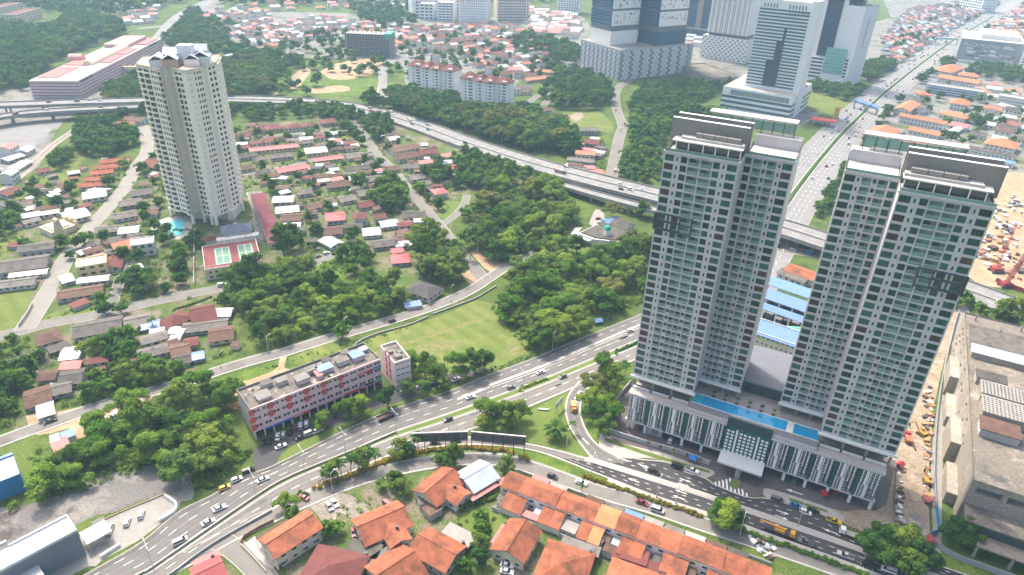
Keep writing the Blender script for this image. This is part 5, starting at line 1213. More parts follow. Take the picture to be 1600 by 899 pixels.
clutter('scrap_pile', 'scrap', 'rusty scrap pile in the cluttered village yard', 'scrap in the village yard', [(45, 610), (85, 596), (90, 625), (55, 640)], 22, 1.4, 3.5, [brown_sheet, grey_sheet, wall_white, concrete_dk], rc)
clutter('scrap_pile', 'scrap', 'household junk pile beside the terrace end', 'junk beside the terrace end', [(1155, 845), (1175, 835), (1215, 860), (1205, 875)], 22, .8, 1.8, [wall_white, brown_sheet, bluegrey_sheet, concrete_dk, metal_lt], rc)
# ================================================================== condominium tower on the left
cream = M('condo_cream', (.88, .8, .66), .85, .05, .3); cream_d = M('condo_beige_niche_shade', (.72, .64, .52), .85, .06, .3); peach = M('peach_terrace', (.5, .36, .27), .85, .2, .4); slate = M('slate_blue_roof', (.12, .14, .19), .7, .12, .4)
ZC0 = 6.; ZC1 = HT((265, 337), (213, 101)) ; FC = 27; fhc = (ZC1 - ZC0) / FC
front = [(265, 325), (284, 331), (300, 337), (302.5, 333.5), (312, 331), (318, 334), (330, 338.5), (336.5, 339.5), (346, 336), (357, 331), (359, 327.5), (363.5, 325), (377.5, 317.5)]
FP = [G(x, y, ZC0)[:2] for x, y in front]
ctr = np.mean(FP, axis=0); axis_ = (FP[-1] - FP[0]); axis_ /= np.linalg.norm(axis_); bk = np.array([-axis_[1], axis_[0]])
ct = thing('condominium_tower', 'tall cream condominium tower with stepped balconies beside the pool', 'tower', (ctr[0], ctr[1], 0))
LP = [p - ctr for p in FP]; BP = [LP[-1] + bk * 22, LP[0] + bk * 22]; ring = LP + BP
cols = {0: [(.08, .42, 1), (.5, .92, 1)], 1: [(.06, .2, 0), (.28, .42, 0), (.5, .62, 0), (.68, .98, 1)], 5: [(.06, .45, 1), (.55, .9, 0)], 6: [], 7: [(.2, .5, 2)], 8: [(.1, .25, 0), (.45, .62, 0), (.74, .9, 0)], 11: [(.2, .4, 0), (.58, .78, 0)], 12: [(.1, .25, 0), (.45, .6, 0), (.75, .9, 0)], 13: [(.1, .2, 0), (.4, .5, 0), (.7, .8, 0)], 14: [(.1, .25, 0), (.45, .6, 0), (.75, .9, 0)]}
wm = MB(); pm = MB(); bal = MB()
for i in range(len(ring)):
    a, b = ring[i], ring[(i + 1) % len(ring)]; l = float(np.linalg.norm(b - a)); u = (b - a) / l; ops = []
    for x0, x1, kind in cols.get(i, []):
        for f in range(FC):
            z = ZC0 + f * fhc
            if kind == 2: ops.append((l * x0, l * x1, z + fhc * .5, z + fhc * .62))
            elif kind == 1: ops.append((l * x0, l * x1, z + fhc * .14, z + fhc * .93))
            else: ops.append((l * x0 - .15, l * x1 + .15, z + fhc * .24, z + fhc * .8))
            if kind == 1:
                o_ = a + u * l * x0; e_ = a + u * l * x1; nn = np.array([u[1], -u[0]]) * 1.1
                bal.prism([tuple(o_ - u * .15), tuple(e_ + u * .15), tuple(e_ + nn), tuple(o_ + nn)], z - .15, z + .45, cream_d if i == 1 else cream, None, True)
    facade(wm, a, u, l, ZC0, ZC1 + 1., ops, .45, cream_d if i in (2, 3, 4, 9, 10) else cream, glass, pm)  # niche facets take the darker beige: their shade is put into the wall colour
wm.build('wall', ct); stuff(pm.build('window_glazing', ct)); stuff(bal.build('balcony_front', ct))
q = MB(); q.prism([tuple(p) for p in ring], ZC1 - .2, ZC1 + .2, peach); q.build('roof_terrace', ct)
q = MB(); q.prism([tuple(p * 1.03) for p in ring], ZC1 - 1.2, ZC1 - .5, cream_d, None, True); q.build('cornice', ct)
for k in (0, 2, 5, 6, 7, 9, 11, 12):
    c = LP[k] + bk * .8; q = MB(); q.box(c[0] - .8, c[0] + .8, c[1] - .8, c[1] + .8, 0, ZC0, cream); q.build('pillar', ct)
q = MB(); q.box(-14, 14, 2, 20, 0, ZC0, cream_d); q.build('lobby', ct)
for (u_, v_, l_, w_, h_, rise, al) in ((-15, 8, 11, 8, 6, 2.6, 'y'), (-6, 5, 9, 8, 6.5, 2.6, 'y'), (-4, 14, 12, 9, 8, 3., 'x'), (8, 8, 10, 8, 6, 2.4, 'y'), (14, 12, 11, 9, 6.5, 2.8, 'y'), (9, 17, 14, 8, 9, 3., 'x')):
    c = axis_ * u_ * .8 + bk * v_
    hh = O('penthouse', None, ct, (c[0], c[1], ZC1 + .2), math.atan2(axis_[1], axis_[0]))
    q = MB(); a_, b_ = (l_ / 2, w_ / 2) if al == 'x' else (w_ / 2, l_ / 2); q.box(-a_, a_, -b_, b_, 0, h_ - 2, tw_white if u_ != -6 else peach); q.build('wall', hh)
    q = MB(); roof_mesh(q, l_, w_, h_ - 2, rise, .4, bluegrey_sheet, 0, along=al); q.build('roof', hh)
q = MB(); q.box(-4, 4, 9, 15, ZC1 + .2, ZC1 + 11, tw_white); q.build('lift_core', ct)
occ_rect(ctr, math.atan2(axis_[1], axis_[0]), -24, 24, -2, 24)
# swimming pool and deck
sheet('pool_deck', [(235, 352), (262, 340), (292, 338), (300, 352), (292, 372), (262, 374), (240, 372)], .05, concrete_lt)
pl = thing('swimming_pool', 'turquoise free form swimming pool in front of the cream condominium tower', 'pool')
P = smooth([G(*p)[:2] for p in ((251, 367), (256, 356), (265, 350), (273, 344), (287, 343.5), (287, 352), (289, 361), (283, 367), (273, 369), (251, 367))], 5)[:-1]
q = MB(); q.prism([tuple(p) for p in P], .06, .2, M('turquoise_water', (.1, .5, .58), .08, .2, .3, .5)); q.build('water', pl)
q = MB(); thick(q, np.vstack([P, P[:1]]), .6, .05, .3, concrete_lt); q.build('coping', pl)
pl2 = thing('paddling_pool', 'small pale paddling pool beside the free form pool', 'pool'); P = smooth([G(*p)[:2] for p in ((247, 350), (252, 344), (262, 342), (264, 347), (256, 352), (247, 350))], 4)[:-1]
q = MB(); q.prism([tuple(p) for p in P], .06, .22, M('pale_water', (.35, .6, .65), .1, .1, .3)); q.build('water', pl2)
# tennis deck and clubhouse
ZT = 6.; a = G(320, 423.5, ZT); b = G(409, 409.5, ZT); c = G(314.7, 387, ZT); e = (b - a)[:2]; rzt = math.atan2(e[1], e[0]); Lt = float(np.linalg.norm(e)); Dt2 = float(np.linalg.norm((c - a)[:2]))
tn = block('tennis_deck', 'white car park building with red and green tennis courts on its roof', 'tennis court', (a[0], a[1], 0), rzt, Lt, Dt2, ZT + .8, wall_cream, M('court_red', (.19, .055, .06), .85, .15, .3), rows(Lt, 0, 2, 2.9, 9, .5, .45, .3), rows(Dt2, 0, 2, 2.9, 6, .5, .45, .3), glass, .3, .8)
court = M('court_green', (.13, .24, .17), .85, .15, .3)
for x in (.2, .62):
    q = MB(); x0 = Lt * x; x1 = Lt * (x + .29); y0, y1 = Dt2 * .16, Dt2 * .86; q.box(x0, x1, y0, y1, ZT + .02, ZT + .05, court)
    for k in range(3): y = y0 + (y1 - y0) * (.02 + .48 * k); q.box(x0 + .6, x1 - .6, y, y + .2, ZT + .05, ZT + .07, tw_white)
    for k in range(3): xx = x0 + .6 + (x1 - x0 - 1.4) * k / 2; q.box(xx, xx + .2, y0 + .5, y1 - .5, ZT + .05, ZT + .072, tw_white)
    q.build('court', tn)
for k in range(10):
    q = MB(); x = .1 + (Lt - .3) * k / 9; q.box(x, x + .2, -.02, .2, ZT + .8, ZT + 2.4, tw_white); q.build('fence_post', tn)
q = MB(); q.box(0, Lt, .05, .15, ZT + 2.3, ZT + 2.45, tw_white); q.build('fence_rail', tn); occ_rect(a[:2], rzt, 0, Lt, 0, Dt2)
c = G(368, 352, 9.); cl = thing('clubhouse', 'white clubhouse with a slate blue hipped roof behind the tennis courts', 'clubhouse', (c[0], c[1], 0), rzt)
walls_mesh(cl, 16, 11, 7., 2.6, wall_white, .9); q = MB(); roof_mesh(q, 16, 11, 7., 2.6, .8, slate, .9); q.build('roof', cl); q = MB(); q.box(-12, 12, -11, -5.7, 0, 5.2, wall_white, roof_slab); q.build('veranda', cl)
for k in range(7): q = MB(); q.box(-12 + k * 3.9, -11.4 + k * 3.9, -11.3, -11.02, 0, 6.2, tw_white); q.build('pillar', cl)
q = MB(); q.bar((0, 1, 9.2), (0, 1, 10.1), 1.4, bluegrey_sheet, 10, .4); q.build('skylight', cl); occ_rect(c[:2], rzt, -11, 12, -12, 8)
c = G(331, 372, 3.); pgd = thing('playground', 'dark red play pavilion beside the clubhouse lawn', 'pavilion', (c[0], c[1], 0), rzt); q = MB(); q.box(-6, 6, -3, 3, .05, 2.4, wall_white, maroon_tile); q.build('base', pgd)
q = MB(); roof_mesh(q, 6, 4, 2.4, 1.6, .2, maroon_tile, .9); q.build('roof', pgd)

# ---- temple
sand = M('temple_sand', (.66, .53, .33), .85, .2, .8, fine=.15)
c = G(97, 373); tp = thing('temple', 'sand coloured temple with a stepped gate tower and domes beside the street', 'temple', (c[0], c[1], 0), math.radians(-32)); tp.scale = (.78,) * 3
q = MB(); 
for k in range(7): s_ = 4.4 - k * .42; q.box(-s_, s_, -s_ * .6, s_ * .6, k * 1.9 + (2.5 if k else 0), k * 1.9 + 4.35, sand)
q.build('gate_tower', tp)
q = MB(); q.bar((-2.6, 0, 15.6), (2.6, 0, 15.6), 1.3, sand, 10); q.build('gate_crown', tp)
for k in range(6):
    for j in range(5):
        s_ = 4.2 - k * .42; q = MB(); x = -s_ + .4 + j * (2 * s_ - 1.2) / 4; q.box(x, x + .45, -s_ * .6 - .35, -s_ * .6 - .02, k * 1.9 + 4.4, k * 1.9 + 5.6, wall_cream); q.build('statue_niche', tp)
q = MB(); q.box(-24, -5, -4, 14, 0, 5., wall_cream, sand); q.build('hall', tp)
for k in range(4): q = MB(); q.box(-21 + k * 3.8, -18.4 + k * 3.8, -2, 11, 5.02, 6., white_sheet); q.build('skylight', tp)
for x, y, r_ in ((-22, 16, 2.6), (-17, 18, 2.2), (-10, 17, 1.8)):
    q = MB()
    for k in range(6): t_ = k / 6 * PI / 2; t2 = (k + 1) / 6 * PI / 2; q.bar((x, y, 4.5 + r_ * 1.3 * math.sin(t_)), (x, y, 4.5 + r_ * 1.3 * math.sin(t2)), r_ * math.cos(t_), sand, 12, max(.05, r_ * math.cos(t2)))
    q.bar((x, y, 0), (x, y, 4.5), r_, sand, 12); q.build('dome', tp, smooth_=False)
occ_rect(c[:2], math.radians(-32), -25, 5, -5, 18)

# ---- long mall with red roofs
mall_w = M('mall_pale_wall', (.56, .45, .47), .8, .06, .2); mall_r = M('mall_red_band', (.33, .09, .1), .8, .08, .3); mall_roof = M('mall_red_roof', (.42, .13, .13), .75, .12, .2)
zm = HT((126, 154), (121, 127)); loc, rz, L = frame((121, 127), (253, 60), zm); Dm = float(np.linalg.norm((G(59.6, 116.5, zm) - G(121, 127, zm))[:2])) * .8
ml = thing('shopping_mall', 'long pale mall with red bands and red roofs beside the flyover', 'mall', loc, rz)
q = MB(); q.box(0, L, 0, Dm, 0, zm, mall_w, concrete_lt); q.build('wall', ml)
for k in range(5):
    q = MB(); z = zm * (.12 + .18 * k); q.box(-.2, L + .2, -.2, -.02, z, z + zm * .045, mall_r); q.box(-.22, -.02, -.2, Dm, z, z + zm * .045, mall_r); q.build('red_band', ml)
for k in range(14):
    q = MB(); x = L * (.02 + .02 * k) if k < 6 else L * (.8 + .014 * (k - 6)); q.box(x, x + 3.5, -.3, -.22, zm * .84, zm * .95, glass); q.build('window', ml)
for x0, x1, y0, y1, h_, mt in ((.06, .26, .55, .95, .6, mall_roof), (.3, .42, .5, .95, .8, mall_roof), (.36, .52, .08, .3, .8, mall_roof), (.55, .7, .08, .42, .8, mall_roof), (.72, .97, .35, .95, 4., M('mall_pink_roof', (.55, .33, .31), .75, .1, .2)), (.8, .97, .05, .3, 1., mall_roof), (.12, .3, .1, .4, .4, wall_cream)):
    q = MB(); q.box(L * x0, L * x1, Dm * y0, Dm * y1, zm, zm + h_, mt); q.build('roof_section', ml)
q = MB(); q.bar((L * .3, Dm * .44, zm + .5), (L * .72, Dm * .44, zm + .5), 5., M('vault_cream', (.68, .6, .44), .6, .08, .3), 14); q.build('vault_roof', ml)
q = MB(); q.bar((L * .42, Dm * .8, zm + .5), (L * .42, Dm * 1.1, zm + .5), 6., M('vault_pink', (.55, .28, .25), .6, .08, .3), 14); q.build('entrance_drum', ml); occ_rect(loc, rz, 0, L, 0, Dm, 3)
a_ = np.array(loc[:2]) + L * .44 * np.array([math.cos(rz), math.sin(rz)]); fb = thing('footbridge', 'yellow roofed footbridge running out from the long mall', 'footbridge', (a_[0], a_[1], 0), rz - PI / 2)
q = MB(); q.box(0, 32, -2, 2, 6, 6.6, concrete_lt); q.build('deck', fb); q = MB(); q.box(0, 32, -2.2, 2.2, 9., 9.3, M('ochre_roof', (.6, .4, .14), .7, .1, .3)); q.build('roof', fb)
for k in range(5): q = MB(); q.box(1 + k * 7, 1.6 + k * 7, -.3, .3, 0, 9., concrete_lt); q.build('post', fb)

# ---- pair of white flats with maroon mansards
def flats(p0, p1, label):
    loc, rz, L = frame(p0, p1); t = thing('apartment_block', label, 'flats', loc, rz, 'white flats above the expressway trees'); hh = 30.; wm = MB(); pm = MB(); fw = M('flats_white', (.82, .81, .79), .8, .05, .3)
    segs = [(0, .3, 2.), (.3, .5, -1.5), (.5, .72, -1.5), (.72, 1., 1.)]
    for i, (a, b, y) in enumerate(segs):
        w_ = (b - a) * L; n = 3
        ops = [(w_ * f0, w_ * f1, z * 3. + .9, z * 3. + 2.3) for z in range(10) for f0, f1 in ((.32, .42), (.58, .86))]
        facade(wm, (a * L, y), (1, 0), w_, 0, hh, ops, .5, fw, metal_dk, pm)
        wm.box(a * L, b * L, y + .51, 16, 0, hh, fw)
        q = MB(); roof_mesh(q, w_, 17.5 - y, hh, 5., .8, maroon_tile, .8, x0=(a + b) / 2 * L, y0=(16 + y) / 2); q.build('roof', t)
        q = MB(); q.box(a * L + w_ * .56, a * L + w_ * .88, y - .5, y + 1.5, hh, hh + 2., wall_white); q.build('dormer', t)
    wm.build('wall', t); stuff(pm.build('window_glazing', t))
    q = MB(); q.box(L * .42, L * .52, 12, 18, hh, hh + 11, wall_white, maroon_tile); q.build('lift_tower', t); occ_rect(loc, rz, 0, L, 0, 16)
flats((638, 146), (709, 158), 'white flats with maroon roofs, farther of the two from the avenue')
flats((718, 169), (792, 180), 'white flats with maroon roofs, closer of the two to the winding road')
# ---- unfinished concrete block
hc = HT((541, 86), (538, 51)); loc, rz, L = frame((541, 87), (612, 90))
uf = block('unfinished_block', 'bare concrete block under construction behind the earthworks', 'building', loc, rz, L, 24, hc, concrete, concrete_lt, rows(L, 0, 10, hc / 10, 14, .78, .62, .2), rows(24, 0, 10, hc / 10, 4, .3, .5, .2), metal_dk, 1.6, .5)
q = MB(); q.box(L - 9, L + .6, -.6, 24.6, hc * .8, hc + 1., M('green_netting', (.12, .36, .28), .9, .1, .3)); q.build('safety_net', uf)
for k in range(9): q = MB(); q.box(3 + k * L / 10, 4 + k * L / 10, 8, 9, hc, hc + 2.5 + (k % 3), M('rebar_rust', (.35, .2, .13))); q.build('starter_column', uf)
occ_rect(loc, rz, 0, L, 0, 24)
ug = thing('tower_crane', 'thin pale tower crane jib beside the unfinished block', 'crane', pt(556, 84)); lattice_mast(ug, (0, 0, 0), (0, 0, 20), .8, metal_lt, 8, 'mast'); lattice_mast(ug, (0, 0, 19), (-12, 4, 40), .6, metal_lt, 10, 'jib')

# ================================================================== far towers
def ax(p0, p1, p2, z=0.):
    """frame on p0->p1 with depth to p2"""
    loc, rz, L = frame(p0, p1, z); return loc, rz, L, float(np.linalg.norm((G(*p2, z) - G(*p1, z))[:2]))
# striped office tower with round-fronted podium
loc, rz, L, D_ = ax((1124, 171), (1231, 190), (1262, 166)); cpw = M('plaza_white', (.76, .77, .77), .7, .04, .2); cpd = M('plaza_teal_band', (.05, .12, .15), .25, .15, .1, .5)
cp = thing('office_tower', 'white and dark striped office tower on a striped podium', 'tower', loc, rz); HP = 24.; HTp = 108.
q = MB(); q.box(0, L, 0, D_, 0, HP, cpw, concrete_lt); q.build('podium_wall', cp)
for z in (3.5, 8.5, 13.5): q = MB(); q.box(-.2, L + .2, -.25, -.02, z, z + 2.4, cpd); q.box(L + .02, L + .25, -.25, D_, z, z + 2.4, cpd); q.box(-.25, -.02, -.2, D_, z, z + 2.4, cpd); q.build('podium_band', cp)
lv = MB()
for k in range(40): x = L * (.12 + .021 * k); lv.box(x, x + .8, -.3, -.02, 17., 22., cpd)
stuff(lv.build('podium_louvre', cp))
x0, x1 = L * .24, L * .93; y0 = D_ * .22
q = MB(); q.box(x0, x1, y0, D_ * .86, HP, HTp, cpw, concrete_lt); q.build('tower_wall', cp)
q = MB(); q.box(x1 + .02, x1 + 6., y0 - 3, D_ * .5, 0, HTp + 2, cpw); q.build('blank_pier', cp)
for k in range(24):
    z = HP + 3 + k * 3.1; q = MB()
    if k < 8: gs, ge = .34, .62
    elif k < 14: gs, ge = .47, .62
    elif k < 18: gs, ge = .57, .62
    else: gs, ge = .6, .6
    w_ = x1 - x0
    q.box(x0 + .3, x0 + w_ * gs, y0 - .3, y0 - .02, z, z + 1.5, cpd)
    if ge < .99: q.box(x0 + w_ * ge + .02, x1 - .3, y0 - .3, y0 - .02, z, z + 1.5, cpd)
    stuff(q.build('window_band', cp))
for gs, ge, z0, z1 in ((.34, .62, 3, 28), (.47, .62, 28, 47), (.57, .62, 47, 59)):
    q = MB(); w_ = x1 - x0; q.box(x0 + w_ * gs, x0 + w_ * ge, y0 - .6, y0 - .31, HP + z0, HP + z1, navy := M('plaza_navy_glass', (.04, .055, .08), .15, .2, .1, .5)); q.build('stepped_glazing', cp)
lv = MB()
for k in range(14):
    if k in (5, 6, 7): continue
    lv.box(x0 + 4 + k * 3., x0 + 5 + k * 3., y0 - .3, y0 - .02, HTp - 7, HTp - 3.5, cpd)
stuff(lv.build('top_louvre', cp))
letters('CITY PLAZA', cp, (x0 + (x1 - x0) * .6, y0 - .35, HTp - 12.), 4.6, cpd); occ_rect(loc, rz, 0, L, 0, D_)
# blue glass residences on a diamond-patterned podium
loc, rz, L, D_ = ax((905, 107), (965, 127), (1016, 101)); HPc = HT((965, 127), (958, 78))
tc = thing('residential_tower', 'blue glass residential tower on a grey diamond patterned podium', 'tower', loc, rz); dg_ = M('diamond_grey', (.36, .37, .4), .8, .08, .2); dgl = M('diamond_pale', (.6, .61, .64), .8, .06, .2); strip_d = M('slate_strip', (.13, .15, .19), .6, .08, .2)
q = MB(); q.box(0, L, 0, D_, 0, HPc, dg_, concrete); q.build('podium_wall', tc)
lv = MB()
for f in range(11):
    z = 1.2 + f * (HPc - 3) / 11
    for k in range(26):
        x = (k + (.5 if f % 2 else 0)) * L / 27; lv.box(x, x + L / 46, -.3, -.02, z, z + (HPc - 3) / 13, dgl if k % 3 else strip_d)
    for k in range(22):
        y = (k + (.5 if f % 2 else 0)) * D_ / 23; lv.box(L + .02, L + .3, y, y + D_ / 40, z, z + (HPc - 3) / 13, dgl if k % 3 else strip_d)
stuff(lv.build('podium_screen', tc))
for nm, a0, a1, b0, b1 in (('front_stack', .12, .62, .06, .42), ('rear_stack', .5, .95, .5, .9), ('side_stack', .02, .3, .35, .8)):
    vx = O('tower_stack', None, tc, (0, 0, 0)); q = MB(); q.box(L * a0, L * a1, D_ * b0, D_ * b1, HPc, HPc + 16, tw_white if nm != 'rear_stack' else glass_blue); q.build('base_storeys', vx)
    q = MB(); q.box(L * a0 - .4, L * a1 + .4, D_ * b0 - .4, D_ * b1 + .4, HPc + 16, 190, strip_d); q.build('core_wall', vx)
    for k in range(7):
        z = HPc + 22 + k * 19.
        q = MB(); q.box(L * a0 - .7, L * a1 * .98 + .0, D_ * b0 - 1.2, D_ * b0 - .42, z, z + 16.5, glass_blue)
        for j in range(5): q.box(L * a0 - .7, L * a1 * .98, D_ * b0 - 1.4, D_ * b0 - 1.22, z + j * 3.4 + 2.6, z + j * 3.4 + 2.9, M('mullion_blue', (.2, .28, .36), .5, 0))
        q.build('glass_stack', vx)
        q = MB(); q.box(L * a1 + .42, L * a1 + 1.2, D_ * b0 - .8, D_ * b1 * .97, z, z + 16.5, tw_white)
        for j in range(18): yy = D_ * b0 + (D_ * (b1 - b0) - 3) * rnd.random(); zz = z + 1 + 13 * rnd.random(); q.box(L * a1 + 1.22, L * a1 + 1.4, yy, yy + 1.2, zz, zz + 1.8, strip_d)
        stuff(q.build('patterned_panel', vx))
occ_rect(loc, rz, 0, L, 0, D_)
# teal slab tower
loc, rz, L, D_ = ax((1040, 52), (1101, 60), (1112, 50))
td_ = thing('glass_tower', 'dark teal glass tower with brown stripes and a white edge', 'tower', loc, rz); q = MB(); q.box(0, L, 0, 30, 0, 170, glass_blue); q.build('glass_wall', td_); q = MB(); q.box(-9, -.02, -.5, 30, 0, 170, tw_white); q.build('white_edge', td_)
for x in (.22, .72): q = MB(); q.box(L * x, L * (x + .13), -.5, -.02, 0, 170, M('brown_stripe', (.3, .23, .19), .6, .1, .2)); q.build('brown_stripe', td_)
q = MB(); q.box(-12, L + 6, -14, -.6, 0, 14, navy, concrete); q.build('podium', td_)
# white residential tower with green-flecked podium
loc, rz, L, D_ = ax((1093, 89), (1163, 100), (1175, 90)); he = HT((1093, 89), (1098, 54))
te = thing('residential_tower', 'pale residential tower on a white podium flecked with green', 'tower', loc, rz); q = MB(); q.box(0, L, 0, 40, 0, he, cpw, concrete_lt); q.build('podium_wall', te)
lv = MB()
for f in range(9):
    for k in range(20):
        if (k + f) % 2: lv.box(L * k / 20, L * (k + .8) / 20, -.3, -.02, 2 + f * he / 9.5, 2 + f * he / 9.5 + he / 22, pod_green if (k * 7 + f * 3) % 5 < 2 else glass_navy)
stuff(lv.build('podium_screen', te))
wm = MB(); pm = MB(); facade(wm, (L * .06, 4), (1, 0), L * .86, he + 4, 170, rows(L * .86, he + 4, 42, 3.1, 22, .6, .6, .2), .6, cpw, glass_blue, pm); wm.box(L * .06, L * .92, 4.7, 36, he + 4, 170, cpw); wm.build('tower_wall', te); stuff(pm.build('window_glazing', te))
q = MB(); q.box(L * .08, L * .9, 6, 34, he, he + 3.9, strip_d); q.build('transfer_deck', te)
for k in range(8): q = MB(); q.box(L * (.07 + .105 * k), L * (.07 + .105 * k) + 2.4, 3.4, 3.98, he + 4, 170, tw_white); q.build('pier', te)
occ_rect(loc, rz, 0, L, 0, 40)
# navy tower, green glazed link and pale slab tower on one podium
loc, rz, L, D_ = ax((1256, 125), (1324, 135), (1345, 125)); hg = HT((1256, 125), (1262, 87))
tg = thing('hotel_tower', 'navy glazed tower with a pale frame on a banded podium', 'tower', loc, rz); q = MB(); q.box(0, L, 0, 45, 0, hg, cpw, concrete_lt); q.build('podium_wall', tg)
for k in range(6): q = MB(); q.box(2, L * .34, -.3, -.02, 5 + k * 4.2, 7 + k * 4.2, glass_navy); q.box(L * .82, L - 2, -.3, -.02, 9 + k * 3.8, 11 + k * 3.8, glass_navy); stuff(q.build('podium_window_band', tg))
q = MB(); q.box(L * .36, L * .8, -1.2, -.02, 12, hg + 12, glass_green); q.build('green_glazing', tg)
for k in range(8): q = MB(); q.box(L * .36, L * .8, -1.5, -1.22, 13 + k * 4., 13.4 + k * 4., M('green_mullion', (.3, .55, .52), .5, 0)); q.build('glazing_rail', tg)
q = MB(); q.box(L * .02, L * .56, 6, 36, hg, 165, tw_white); q.build('tower_frame', tg); q = MB(); q.box(L * .12, L * .46, 5, 5.98, hg + 1, 165, glass_navy); q.build('navy_glazing', tg)
q = MB(); q.box(L * .565, L * .84, 8, 36, hg, 165, glass_navy); q.build('navy_side', tg); occ_rect(loc, rz, 0, L, 0, 45)
loc, rz, L, D_ = ax((1321, 135), (1342, 130), (1366, 103)); hh = HT((1342, 130), (1367, 8))
th_ = thing('slab_tower', 'pale grey slab tower beside the avenue', 'tower', loc, rz)
wm = MB(); pm = MB(); facade(wm, (0, 0), (1, 0), L, 0, hh, [(L * .44, L * .52, 42 + k * 3.3, 44 + k * 3.3) for k in range(int((hh - 50) / 3.3))], .3, M('slab_grey', (.62, .64, .67), .8, .04, .2), glass_navy, pm)
facade(wm, (L, 0), (0, 1), D_, 0, hh, rows(D_, 32, int((hh - 36) / 3.3), 3.3, 8, .5, .5, .25) + rows(D_, 2, 7, 4., 1, .8, .4, .3), .3, MATS['slab_grey'], glass_navy, pm)
facade(wm, (L, D_), (-1, 0), L, 0, hh, [], .3, MATS['slab_grey']); facade(wm, (0, D_), (0, -1), D_, 0, hh, [], .3, MATS['slab_grey']); wm.face([(0, 0, hh - .5), (L, 0, hh - .5), (L, D_, hh - .5), (0, D_, hh - .5)], concrete_lt)
wm.build('wall', th_); stuff(pm.build('window_glazing', th_)); q = MB(); q.box(L * .2, L * .8, D_ * .3, D_ * .7, hh - .5, hh + 4, tw_white); q.build('roof_plant', th_); occ_rect(loc, rz, 0, L, 0, D_)
# grey striped mall by the avenue
loc, rz, L, D_ = ax((1491, 96), (1590, 107), (1600, 95)); hk = HT((1491, 96), (1504, 60))
mk_ = thing('shopping_mall', 'grey mall with random horizontal bands beside the avenue', 'mall', loc, rz); q = MB(); q.box(0, L, 0, 90, 0, hk, M('mall_grey', (.27, .29, .31), .7, .1, .1), concrete_lt); q.build('wall', mk_)
for k in range(26):
    z = 5 + rnd.randint(0, 10) * (hk - 12) / 10; x = L * rnd.uniform(.1, .8); q = MB(); q.box(x, x + L * rnd.uniform(.08, .2), -.4, -.02, z, z + 1.8, rnd.choice((MATS['slab_grey'], strip_d, tw_white))); q.build('facade_band', mk_)
q = MB(); q.box(0, L * .98, -.5, -.02, .5, 4, tw_white); q.build('shopfront_band', mk_); q = MB(); q.box(L * .3, L * .9, 20, 80, hk, hk + 6, tw_white); q.build('roof_hall', mk_)
letters('PLAZA PELANGI', mk_, (L * .06, -.5, hk - 9), 6., tw_white); occ_rect(loc, rz, 0, L, 0, 90)
tag(block('apartment_tower', 'x', 'tower', frame((1588, 109), (1640, 118))[0], frame((1588, 109), (1640, 118))[1], 50, 25, 52, cpw, concrete_lt, rows(50, 2, 14, 3.5, 9, .6, .45, .3), rows(25, 2, 14, 3.5, 4, .6, .45, .3), glass), 'white apartment tower cut by the right edge beside the grey mall', 'tower'); THINGS.pop()
# offices at the top edge
def fb(p0, p1, h_, dp, floors, bays, label, wall=cpw, name='office_building', cat='building', wf=.7, hf=.5, pane=glass_navy, roof=concrete_lt):
    loc, rz, L = frame(p0, p1); t = block(name, label, cat, loc, rz, L, dp, h_, wall, roof, rows(L, 0, floors, h_ / floors, bays, wf, hf, .3), rows(dp, 0, floors, h_ / floors, max(2, int(dp / 5)), .5, hf, .3), pane, .4, 1.); occ_rect(loc, rz, 0, L, 0, dp); return t
fb((1497, 14), (1531, 20), 42, 40, 8, 9, 'white office block with blue stripes at the top of the avenue', pane=glass_blue)
fb((656, 31), (678, 32), 26, 30, 5, 3, 'small white block at the near end of the hospital'); fb((684, 33), (709, 34), 30, 34, 7, 4, 'white block with wide window bands in the hospital row', wf=.85)
fb((718, 36), (761, 38), 46, 40, 11, 12, 'white hospital block with reddish brown upright panels', wf=.45); fb((777, 34), (823, 34), 40, 40, 9, 12, 'beige hotel block at the far end of the hospital row', M('beige_wall', (.62, .55, .48), .8, .05, .2))
fb((645, 27), (760, 25), 32, 40, 6, 22, 'long pale block behind the hospital row')
fb((870, 20), (905, 22), 60, 30, 16, 8, 'pale slab block at the top edge beside the blue glass residences'); fb((800, 26), (826, 27), 34, 28, 9, 5, 'cream tower block at the top edge behind the wood', wall_cream)
fb((1556, 163), (1612, 172), 10, 16, 3, 14, 'white barracks flats with dark windows above the car park', wall_white, 'flats', 'flats', .5, .5, glass)
fb((30, 40), (68, 28), 15, 22, 4, 10, 'pale flats with a reddish roof in the far forest', wall_cream, 'flats', 'flats', .5, .5, glass, maroon_tile); fb((-10, 30), (40, 18), 14, 22, 4, 10, 'reddish roofed flats at the far top corner', wall_cream, 'flats', 'flats', .5, .5, glass, maroon_tile)
fb((1444, 145), (1531, 158), 10, 20, 4, 1, 'blue grey multi level car park in the compound of orange roofs', M('car_park_blue', (.42, .5, .6), .7, .08, .3), 'car_park', 'car park', .97, .42, metal_dk, concrete)
fb((1058, 112), (1112, 134), 9, 40, 1, 2, 'low weathered concrete depot with a flat roof beside the white tower', old, 'depot', 'building', .05, .1, glass, oldroof)
